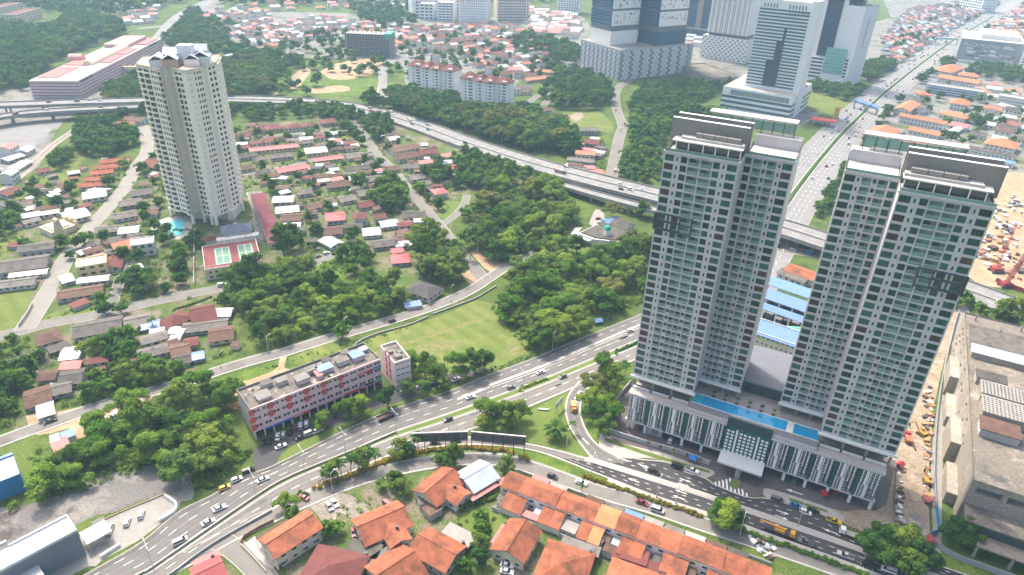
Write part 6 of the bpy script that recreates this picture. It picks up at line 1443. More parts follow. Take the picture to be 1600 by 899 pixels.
# compound of orange roofs
OG = 'orange roofed compound beside the avenue'
for x1, y1, x2, y2, W_, ev, hip, ds in ((1470, 116, 1532, 126, 14, 9, 0, 'long orange roof behind the multi level car park'), (1500, 112, 1530, 116, 13, 10, .9, 'tall orange hipped roof behind the multi level car park'), (1474, 106, 1493, 99, 22, 6, .9, 'orange hipped hall closest to the grey mall'),
        (1435, 142, 1452, 143, 14, 4, .9, 'small square orange roof beside the multi level car park'), (1488, 152, 1517, 156, 20, 7, .9, 'two tiered orange roof in front of the car park'), (1410, 168, 1427, 157, 14, 6, 0, 'orange gable with a grey flat annex'),
        (1474, 171, 1514, 180, 14, 5, .9, 'double orange hipped roof in the middle of the compound'), (1408, 177, 1480, 190, 8, 7, 0, 'long orange roof with a white lower slope'), (1424, 198, 1470, 208, 9, 4, 0, 'narrow long orange roof parallel to the white slope'),
        (1369, 205, 1392, 193, 22, 6, .9, 'broad orange hipped roof closest to the avenue'), (1412, 215, 1455, 224, 13, 5, .9, 'orange hipped roof just behind the pergola of the tower'), (1545, 212, 1592, 221, 22, 6, .9, 'wide orange roof with a pale blue skirt'),
        (1529, 134, 1541, 141, 14, 5, .9, 'small orange hipped roof at the end of the car park')):
    house(x1, y1, x2, y2, W_, M('compound_orange', (.44, .17, .09), .85, .15, .35, rand=.1, fine=.1), 'building with ' + ('an ' if ds[0] in 'aeiou' else 'a ') + ds, ev, .4, hip, wall_white, 'compound_building', 'building', OG, over=1.)
for x1, y1, x2, y2, W_, ev, mt, ds in ((1503, 226, 1588, 242, 10, 4, grey_sheet, 'long grey shed below the wide orange roof'), (1547, 246, 1586, 253, 10, 4, blue_sheet, 'blue roofed shed below the long grey shed'), (1565, 161, 1587, 167, 14, 5, white_sheet, 'white roofed hall beside the barracks flats'),
        (1398, 202, 1412, 206, 8, 3, blue_sheet, 'little pale blue roof between two orange ones'), (1488, 205, 1500, 198, 7, 3, bluegrey_sheet, 'small green grey roof in the compound lane'), (1430, 165, 1446, 170, 12, 5, grey_sheet, 'grey flat annex beside the orange gable'), (1232, 415, 1276, 431, 11, 4, orange_tile, 'reddish tiled row seen between the twin towers'),
        (1222, 420, 1262, 436, 10, 3, grey_sheet, 'grey sheds in front of the reddish row between the towers')):
    house(x1, y1, x2, y2, W_, mt, ds, ev, .2, 0, wall_white, 'shed' if 'shed' in ds else 'annex', 'shed' if 'shed' in ds else 'building')
# ---- wet market behind the towers: blue roofed open sheds and white offices
for i, (p0, p1, dp, z, ds) in enumerate((((1200, 446), (1272, 470), 11, 8, 'farthest blue sheet roof of the market between the towers'), ((1197, 468), (1266, 492), 12, 8, 'second blue sheet roof of the market between the towers'), ((1192, 484), (1260, 508), 7, 8, 'narrow blue roof over the open market racks'))):
    loc, rz, L = frame((p0[0] - 20, p0[1] - 7), p1, z); t = thing('market_shed', ds, 'shed', loc, rz, 'blue roofed market sheds'); q = MB(); q.box(0, L + 12, 0, dp, z, z + .3, blue_sheet); q.build('roof', t)
    for k in range(7): q = MB(); q.box(k * (L + 11) / 6, k * (L + 11) / 6 + .6, .2, .8, 0, z, tw_white); q.build('post', t)
    for k in range(8): q = MB(); q.box(1 + k * 4.4, 4.6 + k * 4.4, -5, -2, 0, 2. + (k % 3) * .7, rnd.choice((metal_dk, brown_sheet, concrete_dk, glass_navy))); q.build('stall', t)
loc, rz, L = frame((1165, 512), (1247, 540), 14)
mo = block('market_office', 'white market office with a blue roof edge between the towers', 'building', loc, rz, L, 13, 14, wall_white, blue_sheet, rows(L, 0, 4, 3.4, 10, .3, .35, .35), rows(13, 0, 4, 3.4, 2, .3, .35, .35), glass, .2, .5)
q = MB(); q.box(-.5, L + .5, -1.6, -.1, 13.2, 13.5, blue_sheet); q.build('eave', mo)
q = MB(); q.bar((L * .62, 16, 10), (L * .62 + 14, 24, 10), 2.4, M('green_vault', (.1, .36, .26), .6, .1, .3), 12); q.build('green_vault', mo)
# ---- mosque in the wood
c = G(948, 364, 5.); mq = thing('mosque', 'white roofed mosque with a green dome at the edge of the wood', 'mosque', (c[0], c[1], 0), math.radians(-20))
q = MB(); q.prism([(-17, -7), (-6, -11), (8, -9), (17, -4), (17, 7), (4, 11), (-10, 9)], 0, 4.4, wall_white); q.build('wall', mq)
q = MB(); q.prism([(-15, -6), (-5, -9.6), (7, -8), (15, -3), (15, 6), (4, 9.4), (-9, 8)], 4.45, 5.2, grey_sheet); q.build('roof', mq); q = MB(); q.prism([(-21, -8), (-8, -14), (-6, -11.2), (-17.2, -7), (-17.2, 4), (-21, 2)], 3.4, 3.7, bluegrey_sheet); q.build('veranda_roof', mq)
q = MB(); q.bar((1, -3, 5.2), (1, -3, 9.), 2.2, tw_white, 12, 1.9); q.build('drum', mq)
q = MB()
for k in range(6): t_ = k / 6 * PI / 2; t2 = (k + 1) / 6 * PI / 2; q.bar((1, -3, 9 + 2.6 * math.sin(t_)), (1, -3, 9 + 2.6 * math.sin(t2)), 2.3 * math.cos(t_), M('mosque_green', (.01, .32, .22), .5, .1, .5), 14, max(.04, 2.3 * math.cos(t2)))
q.bar((1, -3, 11.6), (1, -3, 13.4), .12, MATS['mosque_green'], 6, .03); q.build('dome', mq); occ_rect(c[:2], 0, -18, 17, -12, 11)
house(962, 342, 985, 350, 12, grey_sheet, 'grey roofed hall behind the mosque', 4, .3, group=V); house(945, 345, 968, 340, 7, blue_sheet, 'blue roofed porch behind the mosque', 3.4, .2, group=V)
sheet('mosque_yard', [(920, 350), (930, 328), (942, 332), (944, 343), (930, 355)], .05, concrete)

# ---- far town: rows of houses; the nearest are things, the rest one mass
def plan(poly, vec, dr, dc, pal_, wl, gap=4., rj=0.):
    oa = np.array(OCC); P = [G(*p)[:2] for p in poly]; a, b = G(*vec[0])[:2], G(*vec[1])[:2]; u = (b - a) / np.linalg.norm(b - a); v = np.array([-u[1], u[0]]); c0 = np.mean(P, axis=0)
    R_ = max(np.linalg.norm(p - c0) for p in P); out = []
    for i in range(int(-R_ / dr), int(R_ / dr) + 1):
        for j in range(int(-R_ / dc), int(R_ / dc) + 1):
            p = c0 + v * (i * dr + rnd.uniform(-1.5, 1.5) + (0 if i % 2 else dr * .12)) + u * (j * dc + rnd.uniform(-1.2, 1.2))
            if not inpoly(p[0], p[1], P): continue
            if (((oa[:, 0] - p[0]) ** 2 + (oa[:, 1] - p[1]) ** 2) < (oa[:, 2] + gap) ** 2).any(): continue
            if any(((RP - p) ** 2).sum(1).min() < (hw + 5) ** 2 for RP, hw in ROADS): continue
            if rnd.random() < .1: continue
            out.append((p, math.atan2(u[1], u[0]) + rnd.uniform(-rj, rj), rnd.choice(pal_), rnd.uniform(*wl)))
    return out
mix = [orange_pale, maroon_tile, grey_sheet, pink_sheet, white_sheet, brown_sheet, grey_sheet, bluegrey_sheet, grey_sheet]; redmix = [orange_pale, maroon_tile, maroon_tile, pink_sheet, brown_sheet, grey_sheet, white_sheet, grey_sheet]; greymix = [grey_sheet, grey_sheet, brown_sheet, pink_sheet, white_sheet, orange_pale, bluegrey_sheet]
far = []
far += plan([(375, 55), (500, 28), (640, 48), (648, 70), (600, 84), (536, 46), (460, 72), (392, 90)], ((400, 70), (520, 60)), 16, 11.5, mix, (7, 11), 2.5)
far += plan([(630, 48), (780, 38), (835, 50), (870, 105), (800, 130), (745, 105), (720, 82), (640, 85)], ((660, 70), (760, 60)), 17, 12, redmix, (8, 12), 2.5)
far += plan([(795, 115), (830, 120), (838, 160), (800, 150)], ((800, 130), (830, 130)), 20, 14, redmix, (9, 12))
far += plan([(310, 25), (400, 8), (440, 45), (385, 62), (330, 55)], ((330, 40), (400, 25)), 20, 14, mix, (8, 12))
far += plan([(345, 95), (372, 88), (372, 130), (350, 135)], ((350, 110), (372, 104)), 18, 13, mix, (8, 11))
far += plan([(1380, 60), (1420, 18), (1490, 6), (1560, 6), (1490, 52), (1415, 108), (1385, 104)], ((1420, 70), (1470, 60)), 16, 8, greymix, (8, 11), 2.)
far += plan([(1545, 45), (1605, 2), (1660, 10), (1640, 65), (1560, 60)], ((1560, 40), (1600, 42)), 16, 8, greymix, (8, 11), 2.)
far += plan([(800, 12), (905, 18), (905, 62), (835, 52)], ((820, 30), (900, 35)), 22, 15, [white_sheet, grey_sheet, pink_sheet, white_sheet], (10, 16))
far += plan([(1018, 62), (1100, 62), (1092, 85), (1040, 95), (1018, 90)], ((1020, 75), (1080, 80)), 20, 14, greymix, (9, 13))
far += plan([(1480, 190), (1600, 200), (1640, 260), (1590, 260), (1500, 215)], ((1500, 200), (1580, 215)), 24, 18, greymix, (9, 13))
far += plan([(1510, 130), (1640, 150), (1640, 205), (1530, 190)], ((1530, 160), (1600, 170)), 24, 18, greymix, (9, 13))
far += plan([(160, 10), (250, 12), (235, 40), (180, 40)], ((170, 30), (240, 25)), 24, 18, mix, (10, 14))
far += plan([(0, 242), (40, 232), (70, 240), (20, 285), (-30, 300)], ((0, 270), (40, 245)), 16, 12, greymix, (7, 10))
far += plan([(420, 0), (640, -8), (640, 12), (420, 20)], ((430, 8), (620, 4)), 40, 26, mix, (10, 14))
extra = []
for poly, vec in (([(5, 420), (60, 300), (200, 262), (240, 300), (230, 400), (170, 480), (60, 500)], ((60, 440), (160, 420))), ([(370, 200), (540, 195), (600, 240), (640, 300), (520, 300), (400, 275), (372, 240)], ((400, 230), (520, 220))), ([(420, 300), (520, 315), (640, 330), (640, 400), (540, 385), (440, 372)], ((440, 350), (600, 345))), ([(600, 230), (720, 240), (700, 300), (630, 300)], ((620, 240), (690, 240))), ([(20, 530), (110, 525), (270, 505), (360, 490), (370, 530), (300, 570), (250, 580), (100, 600), (50, 590)], ((100, 540), (300, 510))), ([(885, 225), (945, 215), (945, 285), (880, 262)], ((890, 240), (930, 245)))):
    extra += plan(poly, vec, 10.5, 10.5, [grey_sheet, grey_sheet, brown_sheet, brown_sheet, grey_sheet, maroon_tile, white_sheet, bluegrey_sheet, pink_sheet], (5, 8), 1.2, .35)
sheds = []
for poly, vec in (([(370, 195), (600, 200), (720, 250), (700, 330), (640, 345), (640, 410), (560, 400), (430, 372), (400, 300)], ((400, 230), (520, 220))), ([(0, 300), (60, 262), (240, 240), (250, 400), (180, 490), (40, 480)], ((60, 440), (160, 420))), ([(10, 530), (360, 485), (380, 540), (250, 600), (60, 640)], ((100, 540), (300, 510)))):
    sheds += plan(poly, vec, 7., 7., [grey_sheet, brown_sheet, grey_sheet, brown_sheet, bluegrey_sheet, maroon_tile, white_sheet], (3, 5.5), .3, .5)
rnd.shuffle(sheds)
for p, rz, mt, W_ in sheds[:110]:
    L = W_ * rnd.uniform(1., 1.6); nm = [k for k, v in HD.items() if v[0] is mt][0]; t = thing('shed', 'lean-to shed' + HD[nm][1][HD[nm][1].index(' with'):], 'shed', (p[0], p[1], 0), rz, 'village sheds')
    q = MB(); q.box(-L / 2, L / 2, -W_ / 2, W_ / 2, 0, 2.1, rnd.choice((wall_grey, wall_cream, brown_sheet)), None, False); q.build('wall', t)
    q = MB(); a_, b_ = L / 2 + .35, W_ / 2 + .35; q.v += [(-a_, -b_, 2.12), (a_, -b_, 2.12), (a_, b_, 2.7), (-a_, b_, 2.7), (-a_, -b_, 2.2), (a_, -b_, 2.2), (a_, b_, 2.78), (-a_, b_, 2.78)]; q.f += [(4, 5, 6, 7), (0, 1, 5, 4), (1, 2, 6, 5), (2, 3, 7, 6), (3, 0, 4, 7), (3, 2, 1, 0)]; q.m += [q.mi(mt)] * 6; q.build('roof', t)
    OCC.append((p[0], p[1], W_ * .7))
rnd.shuffle(extra)
for p, rz, mt, W_ in extra[:75]:
    nm = [k for k, v in HD.items() if v[0] is mt][0]; L = W_ * rnd.uniform(1.1, 1.7); t = thing('small_house', HD[nm][1].replace('low house', 'small house').replace('building', 'small building'), 'house', (p[0], p[1], 0), rz, 'small village houses')
    walls_mesh(t, L, W_, 2.7, W_ * .13, rnd.choice((wall_cream, wall_grey, wall_white)), 0); r = MB(); roof_mesh(r, L, W_, 2.7, W_ * .13, .5, mt, 0); r.build('roof', t); OCC.append((p[0], p[1], W_ * .75))
    if rnd.random() < .6: q = MB(); q.box(-L / 2 - 2.6, -L / 2 - .52, -W_ * .4, W_ * .3, 2.2, 2.32, rnd.choice((grey_sheet, brown_sheet, bluegrey_sheet))); q.build('porch_roof', t)
far.sort(key=lambda h: h[0][0] ** 2 + h[0][1] ** 2)
tw = MB(); tr = MB(); fl = {}
NEARH = 70; cache = {}
def far_house(p, W_):
    L = W_ * 1.3
    return L
for i, (p, rz, mt, W_) in enumerate(far):
    W_ = round(W_); L = W_ * 1.25 if mt is not grey_sheet else W_ * 1.05; OCC.append((p[0], p[1], W_ * .7)); ev = 3.6 if i % 3 else 6.4; hip = .9 if mt in (orange_pale, maroon_tile) and i % 2 else 0.
    if i < NEARH:
        nm = [k for k, v in HD.items() if v[0] is mt]; ds = HD[nm[0]][1] if nm else 'house with a pitched roof'
        t = thing('town_house', ds.replace('low ', '') + (', two storeys' if ev > 5 else ''), 'house', (p[0], p[1], 0), rz, 'far town houses')
        key = (W_, L, ev, hip)
        if key not in cache:
            m1 = MB(); m1.box(-L / 2, L / 2, -W_ / 2, W_ / 2, 0, ev, wall_white, None, False)
            for k in range(3):
                for z in (1., 4.)[:1 + (ev > 5)]: m1.box(-L / 2 + 1 + k * L / 3, -L / 2 + 2.6 + k * L / 3, -W_ / 2 - .06, -W_ / 2 - .02, z, z + 1.3, glass)
            if not hip:
                for s_ in (-1, 1): m1.face([(s_ * L / 2, -W_ / 2 * s_, ev), (s_ * L / 2, W_ / 2 * s_, ev), (s_ * L / 2, 0, ev + W_ * .2)], wall_white)
            cache[key] = m1.mesh('wall')
        O('wall', cache[key], t)
        key = key + (mt.name,)
        if key not in cache: m2 = MB(); roof_mesh(m2, L, W_, ev, W_ * .2, .5, mt, hip); cache[key] = m2.mesh('roof')
        O('roof', cache[key], t)
    else:
        q = MB(); q.box(-L / 2, L / 2, -W_ / 2, W_ / 2, 0, ev, wall_white, None, False); roof_mesh(q, L, W_, ev, W_ * .2, .5, mt, hip)
        c_, s_ = math.cos(rz), math.sin(rz); n = len(tw.v); tw.v += [(p[0] + x * c_ - y * s_, p[1] + x * s_ + y * c_, z) for x, y, z in q.v]
        tw.f += [tuple(n + k for k in f_) for f_ in q.f]; tw.m += [tw.mi(q.mats[k]) for k in q.m]
stuff(tw.build('distant_rooftops'))
NFAR = len(far)
# ================================================================== vegetation
leafA = leafmat('leaf_mid', (.075, .13, .024), (.175, .235, .04))
leafB = leafmat('leaf_dark', (.058, .115, .028), (.125, .195, .042))
leafC = leafmat('leaf_bright', (.105, .18, .026), (.2, .275, .042))
leafO = leafmat('leaf_olive', (.11, .13, .035), (.18, .19, .055))
leafP = leafmat('leaf_palm', (.05, .1, .025), (.1, .15, .035))
def leaf_cloud(C, Rb, n, size, rng, up=-.35, flat=1., droop=0.):
    """leaf quads on a set of blobs: C (k,3) centres, Rb (k,) radii"""
    k = len(C); w_ = Rb ** 2 / (Rb ** 2).sum(); idx = rng.choice(k, n, p=w_)
    d = rng.normal(size=(n, 3)); d /= np.linalg.norm(d, axis=1)[:, None]; d[:, 2] = np.where(d[:, 2] < up, -d[:, 2], d[:, 2])
    r = Rb[idx] * rng.uniform(.62, 1.08, n)
    c = C[idx] + d * r[:, None] * np.array([1, 1, flat])
    nrm = d + rng.normal(size=(n, 3)) * .45 + np.array([0, 0, .35]); nrm /= np.linalg.norm(nrm, axis=1)[:, None]
    t = np.cross(nrm, rng.normal(size=(n, 3))); t /= np.linalg.norm(t, axis=1)[:, None] + 1e-9; b = np.cross(nrm, t)
    s = size * rng.uniform(.55, 1.3, n)[:, None]; a = t * s; e = b * s * .62
    bend = nrm * s * .22
    V_ = np.stack([c - a, c - e * .9 + bend, c + a, c + e * .9 + bend], 1).reshape(-1, 3)
    return V_, np.arange(4 * n).reshape(-1, 4)
def broadleaf(seed, n, size, nb=18, Rc=4.2, hc=6.2, vert=.75, blob=(1.1, 2.), umbrella=False):
    rng = np.random.default_rng(seed); C = []; 
    while len(C) < nb:
        p = rng.uniform(-1, 1, 3); r = np.linalg.norm(p)
        if r > 1 or r < .45: continue
        if umbrella and p[2] < .05: continue
        e_ = rng.uniform(.75, 1.2); C.append([p[0] * Rc * e_, p[1] * Rc * e_, hc + p[2] * Rc * vert + rng.uniform(-.4, .4)])
    C = np.array(C + [[0, 0, hc + Rc * vert * .3]]); Rb = np.r_[rng.uniform(*blob, nb), blob[1] * 1.1]
    return leaf_cloud(C, Rb, n, size, rng), C
def trunk_mesh(C, hc, seed, r0=.26, mat=bark, low=1.6):
    rr = random.Random(seed); mb = MB(); top = hc * .62; lean = (rr.uniform(-.4, .4), rr.uniform(-.4, .4))
    mb.bar((0, 0, -.2), (lean[0] * .5, lean[1] * .5, top * .55), r0, mat, 6, r0 * .75); mb.bar((lean[0] * .5, lean[1] * .5, top * .55), (lean[0], lean[1], top), r0 * .75, mat, 6, r0 * .5)
    for c in rr.sample(list(C), min(6, len(C))): mb.bar((lean[0], lean[1], top * rr.uniform(.8, 1.)), tuple(c), r0 * .42, mat, 4, r0 * .12)
    return mb.mesh('trunk')
SPEC = [  # seed, leaves, blobs, crown radius, crown height, vertical, blob radii, umbrella, material
    (1, 2600, 15, 4.5, 6.4, .85, (.8, 2.1), False, leafA), (2, 2600, 20, 4.8, 6.0, .75, (.7, 1.8), False, leafB), (3, 2600, 14, 4.0, 7.0, 1., (.8, 1.9), False, leafA), (4, 2600, 17, 4.6, 6.2, .75, (.8, 2.0), False, leafC),
    (5, 2600, 16, 3.6, 6.6, 1.0, (1., 1.7), False, leafB), (6, 2600, 22, 5.4, 6.6, .5, (1., 1.6), True, leafO), (7, 2600, 15, 4.3, 6.0, .85, (.7, 2.), False, leafC), (8, 2600, 16, 4.5, 6.5, .85, (.8, 2.), False, leafA)]
PROTO = []; LOD = []
for sd, n, nb, Rc, hc, vt, bl, um, mt in SPEC:
    (V_, F_), C = broadleaf(sd, n, .44, nb, Rc, hc, vt, bl, um)
    PROTO.append((quadmesh('crown', V_, F_, mt), trunk_mesh(C, hc, sd, .3 if not um else .34, bark if sd % 2 else bark_pale)))
    (V2, F2), _ = broadleaf(sd + 100, 210, 1.45, nb, Rc, hc, vt, bl, um); LOD.append((V2, F2, mt))
def palm_proto(seed, h, nf, fl, mat=leafP, thick_=.17):
    rr = random.Random(seed); mb = MB(); x = y = 0; p = (0, 0, -.1); lean = rr.uniform(-.5, .5)
    for k in range(4):
        q_ = (lean * ((k + 1) / 4) ** 2, 0, h * (k + 1) / 4); mb.bar(p, q_, thick_ * (1.15 - .12 * k), bark_pale, 7, thick_ * (1.03 - .12 * k)); p = q_
    tm = mb.mesh('trunk'); V_ = []; F_ = []
    for f in range(nf):
        a = 2 * PI * f / nf + rr.uniform(-.15, .15); el = rr.uniform(.15, 1.2); L = fl * rr.uniform(.85, 1.1); prev = None; n_ = 7
        for k in range(n_ + 1):
            s = k / n_; r = L * s * math.cos(el * (1 - .3 * s)); z = h + L * s * math.sin(el) - L * .62 * s * s; wv = .42 * fl / 3. * math.sin(PI * min(1, s * .92 + .1)) + .04
            c = (p[0] + math.cos(a) * r, math.sin(a) * r, z); l = (c[0] - math.sin(a) * wv, c[1] + math.cos(a) * wv, z - wv * .55); r_ = (c[0] + math.sin(a) * wv, c[1] - math.cos(a) * wv, z - wv * .55)
            i0 = len(V_); V_ += [l, c, r_]
            if prev is not None and k % 1 == 0: F_ += [(prev, i0, i0 + 1, prev + 1), (prev + 1, i0 + 1, i0 + 2, prev + 2)]
            prev = i0
    return quadmesh('crown', np.array(V_), np.array(F_), mat), tm
PALM = [palm_proto(1, 7.2, 17, 3.2), palm_proto(2, 6.4, 16, 3.), palm_proto(3, 8.2, 18, 3.3)]
BIGPALM = palm_proto(9, 5., 40, 5.6, leafP, .5)
RO_P = [(P_[::2], hw) for P_, hw in ROADS]; OA = np.array(OCC)
def free(x, y, r=1.5, occ=True, rr=None):
    for P_, hw in RO_P:
        d = P_ - (x, y)
        if (d * d).sum(1).min() < max(.5, hw + (r if rr is None else rr)) ** 2: return False
    if occ and len(OA):
        if (((OA[:, 0] - x) ** 2 + (OA[:, 1] - y) ** 2) < (OA[:, 2] + r * .6) ** 2).any(): return False
    return True
TREES = []      # x, y, scale, kind, zone
def wood(poly, sp, sc, kinds, zone, pad=2.5, dens=1., sp_far=None):
    P = [G(*p)[:2] for p in poly]; xs = [p[0] for p in P]; ys = [p[1] for p in P]; grid = {}
    A = (max(xs) - min(xs)) * (max(ys) - min(ys)); n = int(A / sp ** 2 * 3.5)
    for _ in range(n):
        x = rnd.uniform(min(xs), max(xs)); y = rnd.uniform(min(ys), max(ys)); key = (int(x // sp), int(y // sp))
        if any((x - a) ** 2 + (y - b) ** 2 < sp * sp for i in (-1, 0, 1) for j in (-1, 0, 1) for a, b in grid.get((key[0] + i, key[1] + j), ())): continue
        if not inpoly(x, y, P) or not free(x, y, pad): continue
        grid.setdefault(key, []).append((x, y))
        if rnd.random() > dens: continue
        TREES.append((x, y, rnd.uniform(*sc), rnd.choice(kinds), zone))
ALLK = [0, 1, 2, 3, 4, 6, 7]
Z = {'wood': 'in the wood between the grass field and the expressway', 'thicket': 'in the thicket between the tennis courts and the village road', 'lot': 'in the belt of trees above the gravel lot', 'street': 'beside the village street junction', 'west': 'in the overgrown plot at the left edge',
     'exp': 'in the tall belt beside the expressway and white flats', 'park': 'in the park beside the winding road', 'scrub': 'in the scrub between the winding road and the striped tower', 'forest': 'in the far forest behind the long mall', 'village': 'among the village houses', 'town': 'among the far town houses', 'rail': 'beside the railway', 'av': 'along the avenue', 'road': 'along the main road'}
wood([(724, 335), (762, 292), (830, 272), (880, 312), (905, 345), (925, 378), (985, 383), (1018, 400), (1008, 468), (960, 497), (890, 527), (832, 545), (806, 520), (782, 475), (803, 430), (772, 405), (737, 385)], 6.8, (.9, 1.8), [0, 1, 2, 3, 3, 6, 7, 0, 5], 'wood', 3, .68)
wood([(358, 440), (362, 398), (405, 372), (462, 382), (480, 415), (470, 440), (412, 470), (370, 470)], 7., (1.5, 2.0), [1, 7, 0, 1, 2], 'thicket', 3)
wood([(372, 478), (470, 445), (520, 455), (560, 452), (640, 455), (655, 470), (600, 492), (540, 512), (480, 528), (430, 548), (405, 540)], 6.6, (.9, 1.3), ALLK, 'thicket', 3)
wood([(520, 380), (560, 375), (580, 395), (590, 440), (560, 440), (535, 415)], 6, (.7, 1.1), ALLK, 'thicket')
wood([(642, 375), (690, 358), (714, 402), (722, 440), (700, 466), (662, 432), (642, 402)], 6.6, (1.1, 1.5), [1, 7, 0, 2], 'street', 3)
wood([(15, 750), (55, 720), (125, 712), (130, 690), (190, 660), (200, 640), (255, 625), (325, 600), (352, 622), (380, 640), (392, 690), (388, 712), (330, 748), (318, 765), (285, 748), (300, 720), (262, 712), (190, 742), (110, 765), (60, 788), (15, 792)], 6.6, (.85, 1.7), [0, 1, 3, 7, 3, 6, 2], 'lot', 3, .7)
wood([(122, 545), (180, 522), (262, 545), (275, 600), (228, 622), (130, 630)], 5.5, (.6, 1.0), [3, 6, 0, 2, 6], 'west')
wood([(-15, 552), (50, 565), (58, 600), (45, 640), (0, 662), (-20, 650)], 6, (.7, 1.1), ALLK, 'west')
wood([(560, 165), (610, 150), (700, 152), (800, 172), (880, 200), (905, 245), (830, 238), (740, 212), (650, 185), (590, 172)], 7., (1.1, 1.8), [1, 7, 5, 1, 0, 4], 'exp', 3)
wood([(715, 180), (800, 178), (862, 200), (880, 235), (800, 228), (735, 205)], 7., (1.3, 1.9), [5, 1, 7, 5], 'exp', 3)
wood([(820, 58), (900, 78), (905, 115), (950, 135), (955, 165), (930, 172), (870, 172), (840, 150), (870, 125), (830, 95), (800, 75)], 8.5, (1., 1.7), [1, 7, 0, 4], 'park')
wood([(1000, 142), (1080, 132), (1125, 152), (1135, 185), (1050, 182), (1036, 240), (1000, 255), (985, 215), (985, 165)], 7., (.7, 1.3), ALLK, 'scrub')
wood([(958, 275), (985, 235), (1030, 240), (1030, 280), (990, 290)], 6.5, (.8, 1.2), ALLK, 'scrub')
wood([(-30, 45), (30, 42), (62, 55), (120, 28), (190, 35), (195, 55), (110, 88), (58, 118), (50, 140), (-30, 150)], 10., (1.1, 1.9), [1, 7, 4, 0], 'forest')
wood([(-20, 0), (60, -15), (330, -20), (340, -5), (250, 12), (180, 28), (75, 22), (40, 14), (-20, 14)], 16., (1.4, 2.2), [1, 7, 4], 'forest')
wood([(335, -8), (680, -25), (900, -25), (900, 5), (650, 5), (450, 10), (345, 8)], 20., (1.4, 2.2), [1, 7, 4], 'forest')
wood([(540, 10), (650, 8), (650, 40), (600, 48), (560, 30)], 13., (1.1, 1.6), [1, 7, 4], 'forest')
wood([(120, 205), (200, 185), (220, 225), (165, 250), (122, 238)], 6., (.9, 1.4), [1, 7, 0, 4], 'rail')
wood([(0, 345), (40, 300), (60, 285), (48, 320), (15, 372), (-10, 400)], 6., (.6, 1.0), ALLK, 'rail')
wood([(85, 250), (110, 240), (112, 255), (95, 270), (80, 265)], 6., (.8, 1.1), ALLK, 'rail')
wood([(165, 130), (215, 120), (222, 150), (230, 180), (190, 178), (160, 150)], 8., (1.0, 1.6), [5, 1, 0], 'rail')
wood([(335, 115), (385, 92), (430, 110), (425, 150), (390, 150), (352, 190)], 8., (1.1, 1.7), [1, 7, 0, 5], 'rail')
wood([(260, 40), (300, 18), (370, 45), (340, 90), (280, 85), (255, 70)], 9., (1., 1.6), [1, 7, 0], 'forest')
wood([(350, 70), (420, 85), (470, 105), (420, 128), (360, 120)], 9., (1., 1.5), [1, 0, 4], 'town')
wood([(375, 166), (470, 168), (545, 176), (560, 184), (480, 184), (385, 192)], 7., (.7, 1.2), [1, 7, 0, 3], 'village')
wood([(385, 120), (440, 112), (480, 140), (430, 150)], 9., (.6, 1.1), [0, 3, 1], 'town', 2, .7)
wood([(490, 172), (560, 178), (610, 195), (620, 220), (570, 222), (520, 200)], 7., (.9, 1.3), [1, 7, 0], 'village')
wood([(535, 298), (620, 280), (648, 310), (610, 332), (550, 335)], 6.2, (.9, 1.4), [0, 1, 3], 'village')
wood([(640, 250), (720, 245), (820, 265), (760, 300), (700, 290), (655, 300)], 6.2, (.8, 1.3), ALLK, 'village')
wood([(20, 340), (60, 300), (200, 260), (395, 205), (560, 200), (640, 230), (720, 270), (700, 330), (620, 350), (480, 400), (400, 350), (300, 470), (160, 480), (40, 460)], 9., (.5, 1.0), ALLK, 'village', 1.5, .62)
wood([(0, 530), (120, 515), (360, 470), (390, 540), (250, 600), (130, 635), (0, 640)], 8., (.5, .9), ALLK, 'village', 1.5, .6)
wood([(375, 55), (640, 45), (870, 60), (870, 130), (760, 130), (640, 130), (380, 100)], 12., (.7, 1.3), ALLK, 'town', 1.5, .6)
wood([(1385, 60), (1500, 10), (1620, 5), (1640, 70), (1560, 70), (1480, 80), (1420, 110)], 18., (.8, 1.3), ALLK, 'town', 1.5, .55)
wood([(1400, 108), (1440, 92), (1480, 85), (1488, 105), (1460, 118), (1425, 140), (1400, 150)], 9., (1., 1.5), [1, 7, 0], 'av', 2)
wood([(1520, 105), (1600, 115), (1600, 135), (1540, 125), (1510, 118)], 10., (1., 1.5), [1, 7, 0], 'av', 2)
wood([(1350, 105), (1390, 95), (1400, 115), (1370, 140), (1345, 130)], 8., (1., 1.4), [1, 7, 0], 'av', 2)
wood([(1270, 128), (1340, 138), (1355, 155), (1330, 162), (1262, 142)], 7., (.8, 1.2), [1, 7], 'av', 2)
wood([(1265, 330), (1300, 270), (1318, 255), (1322, 268), (1285, 345)], 6., (.6, 1.0), ALLK, 'av', 2)
wood([(1330, 225), (1365, 190), (1375, 205), (1345, 245)], 7., (.6, 1.), ALLK, 'av', 2)
wood([(1440, 130), (1600, 150), (1600, 260), (1490, 230), (1440, 190)], 16., (.6, 1.1), ALLK, 'town', 2, .7)
wood([(1075, 125), (1130, 122), (1160, 140), (1130, 150)], 8., (.7, 1.1), ALLK, 'scrub')
wood([(1490, 462), (1600, 500), (1600, 520), (1490, 482)], 6., (.6, 1.), ALLK, 'road')
def at(px, py, sc, kind, zone='road'):
    g = G(px, py)
    if py > 800 and px > 1100 or free(g[0], g[1], .2, True, -2.5): TREES.append((g[0], g[1], sc, kind, zone))
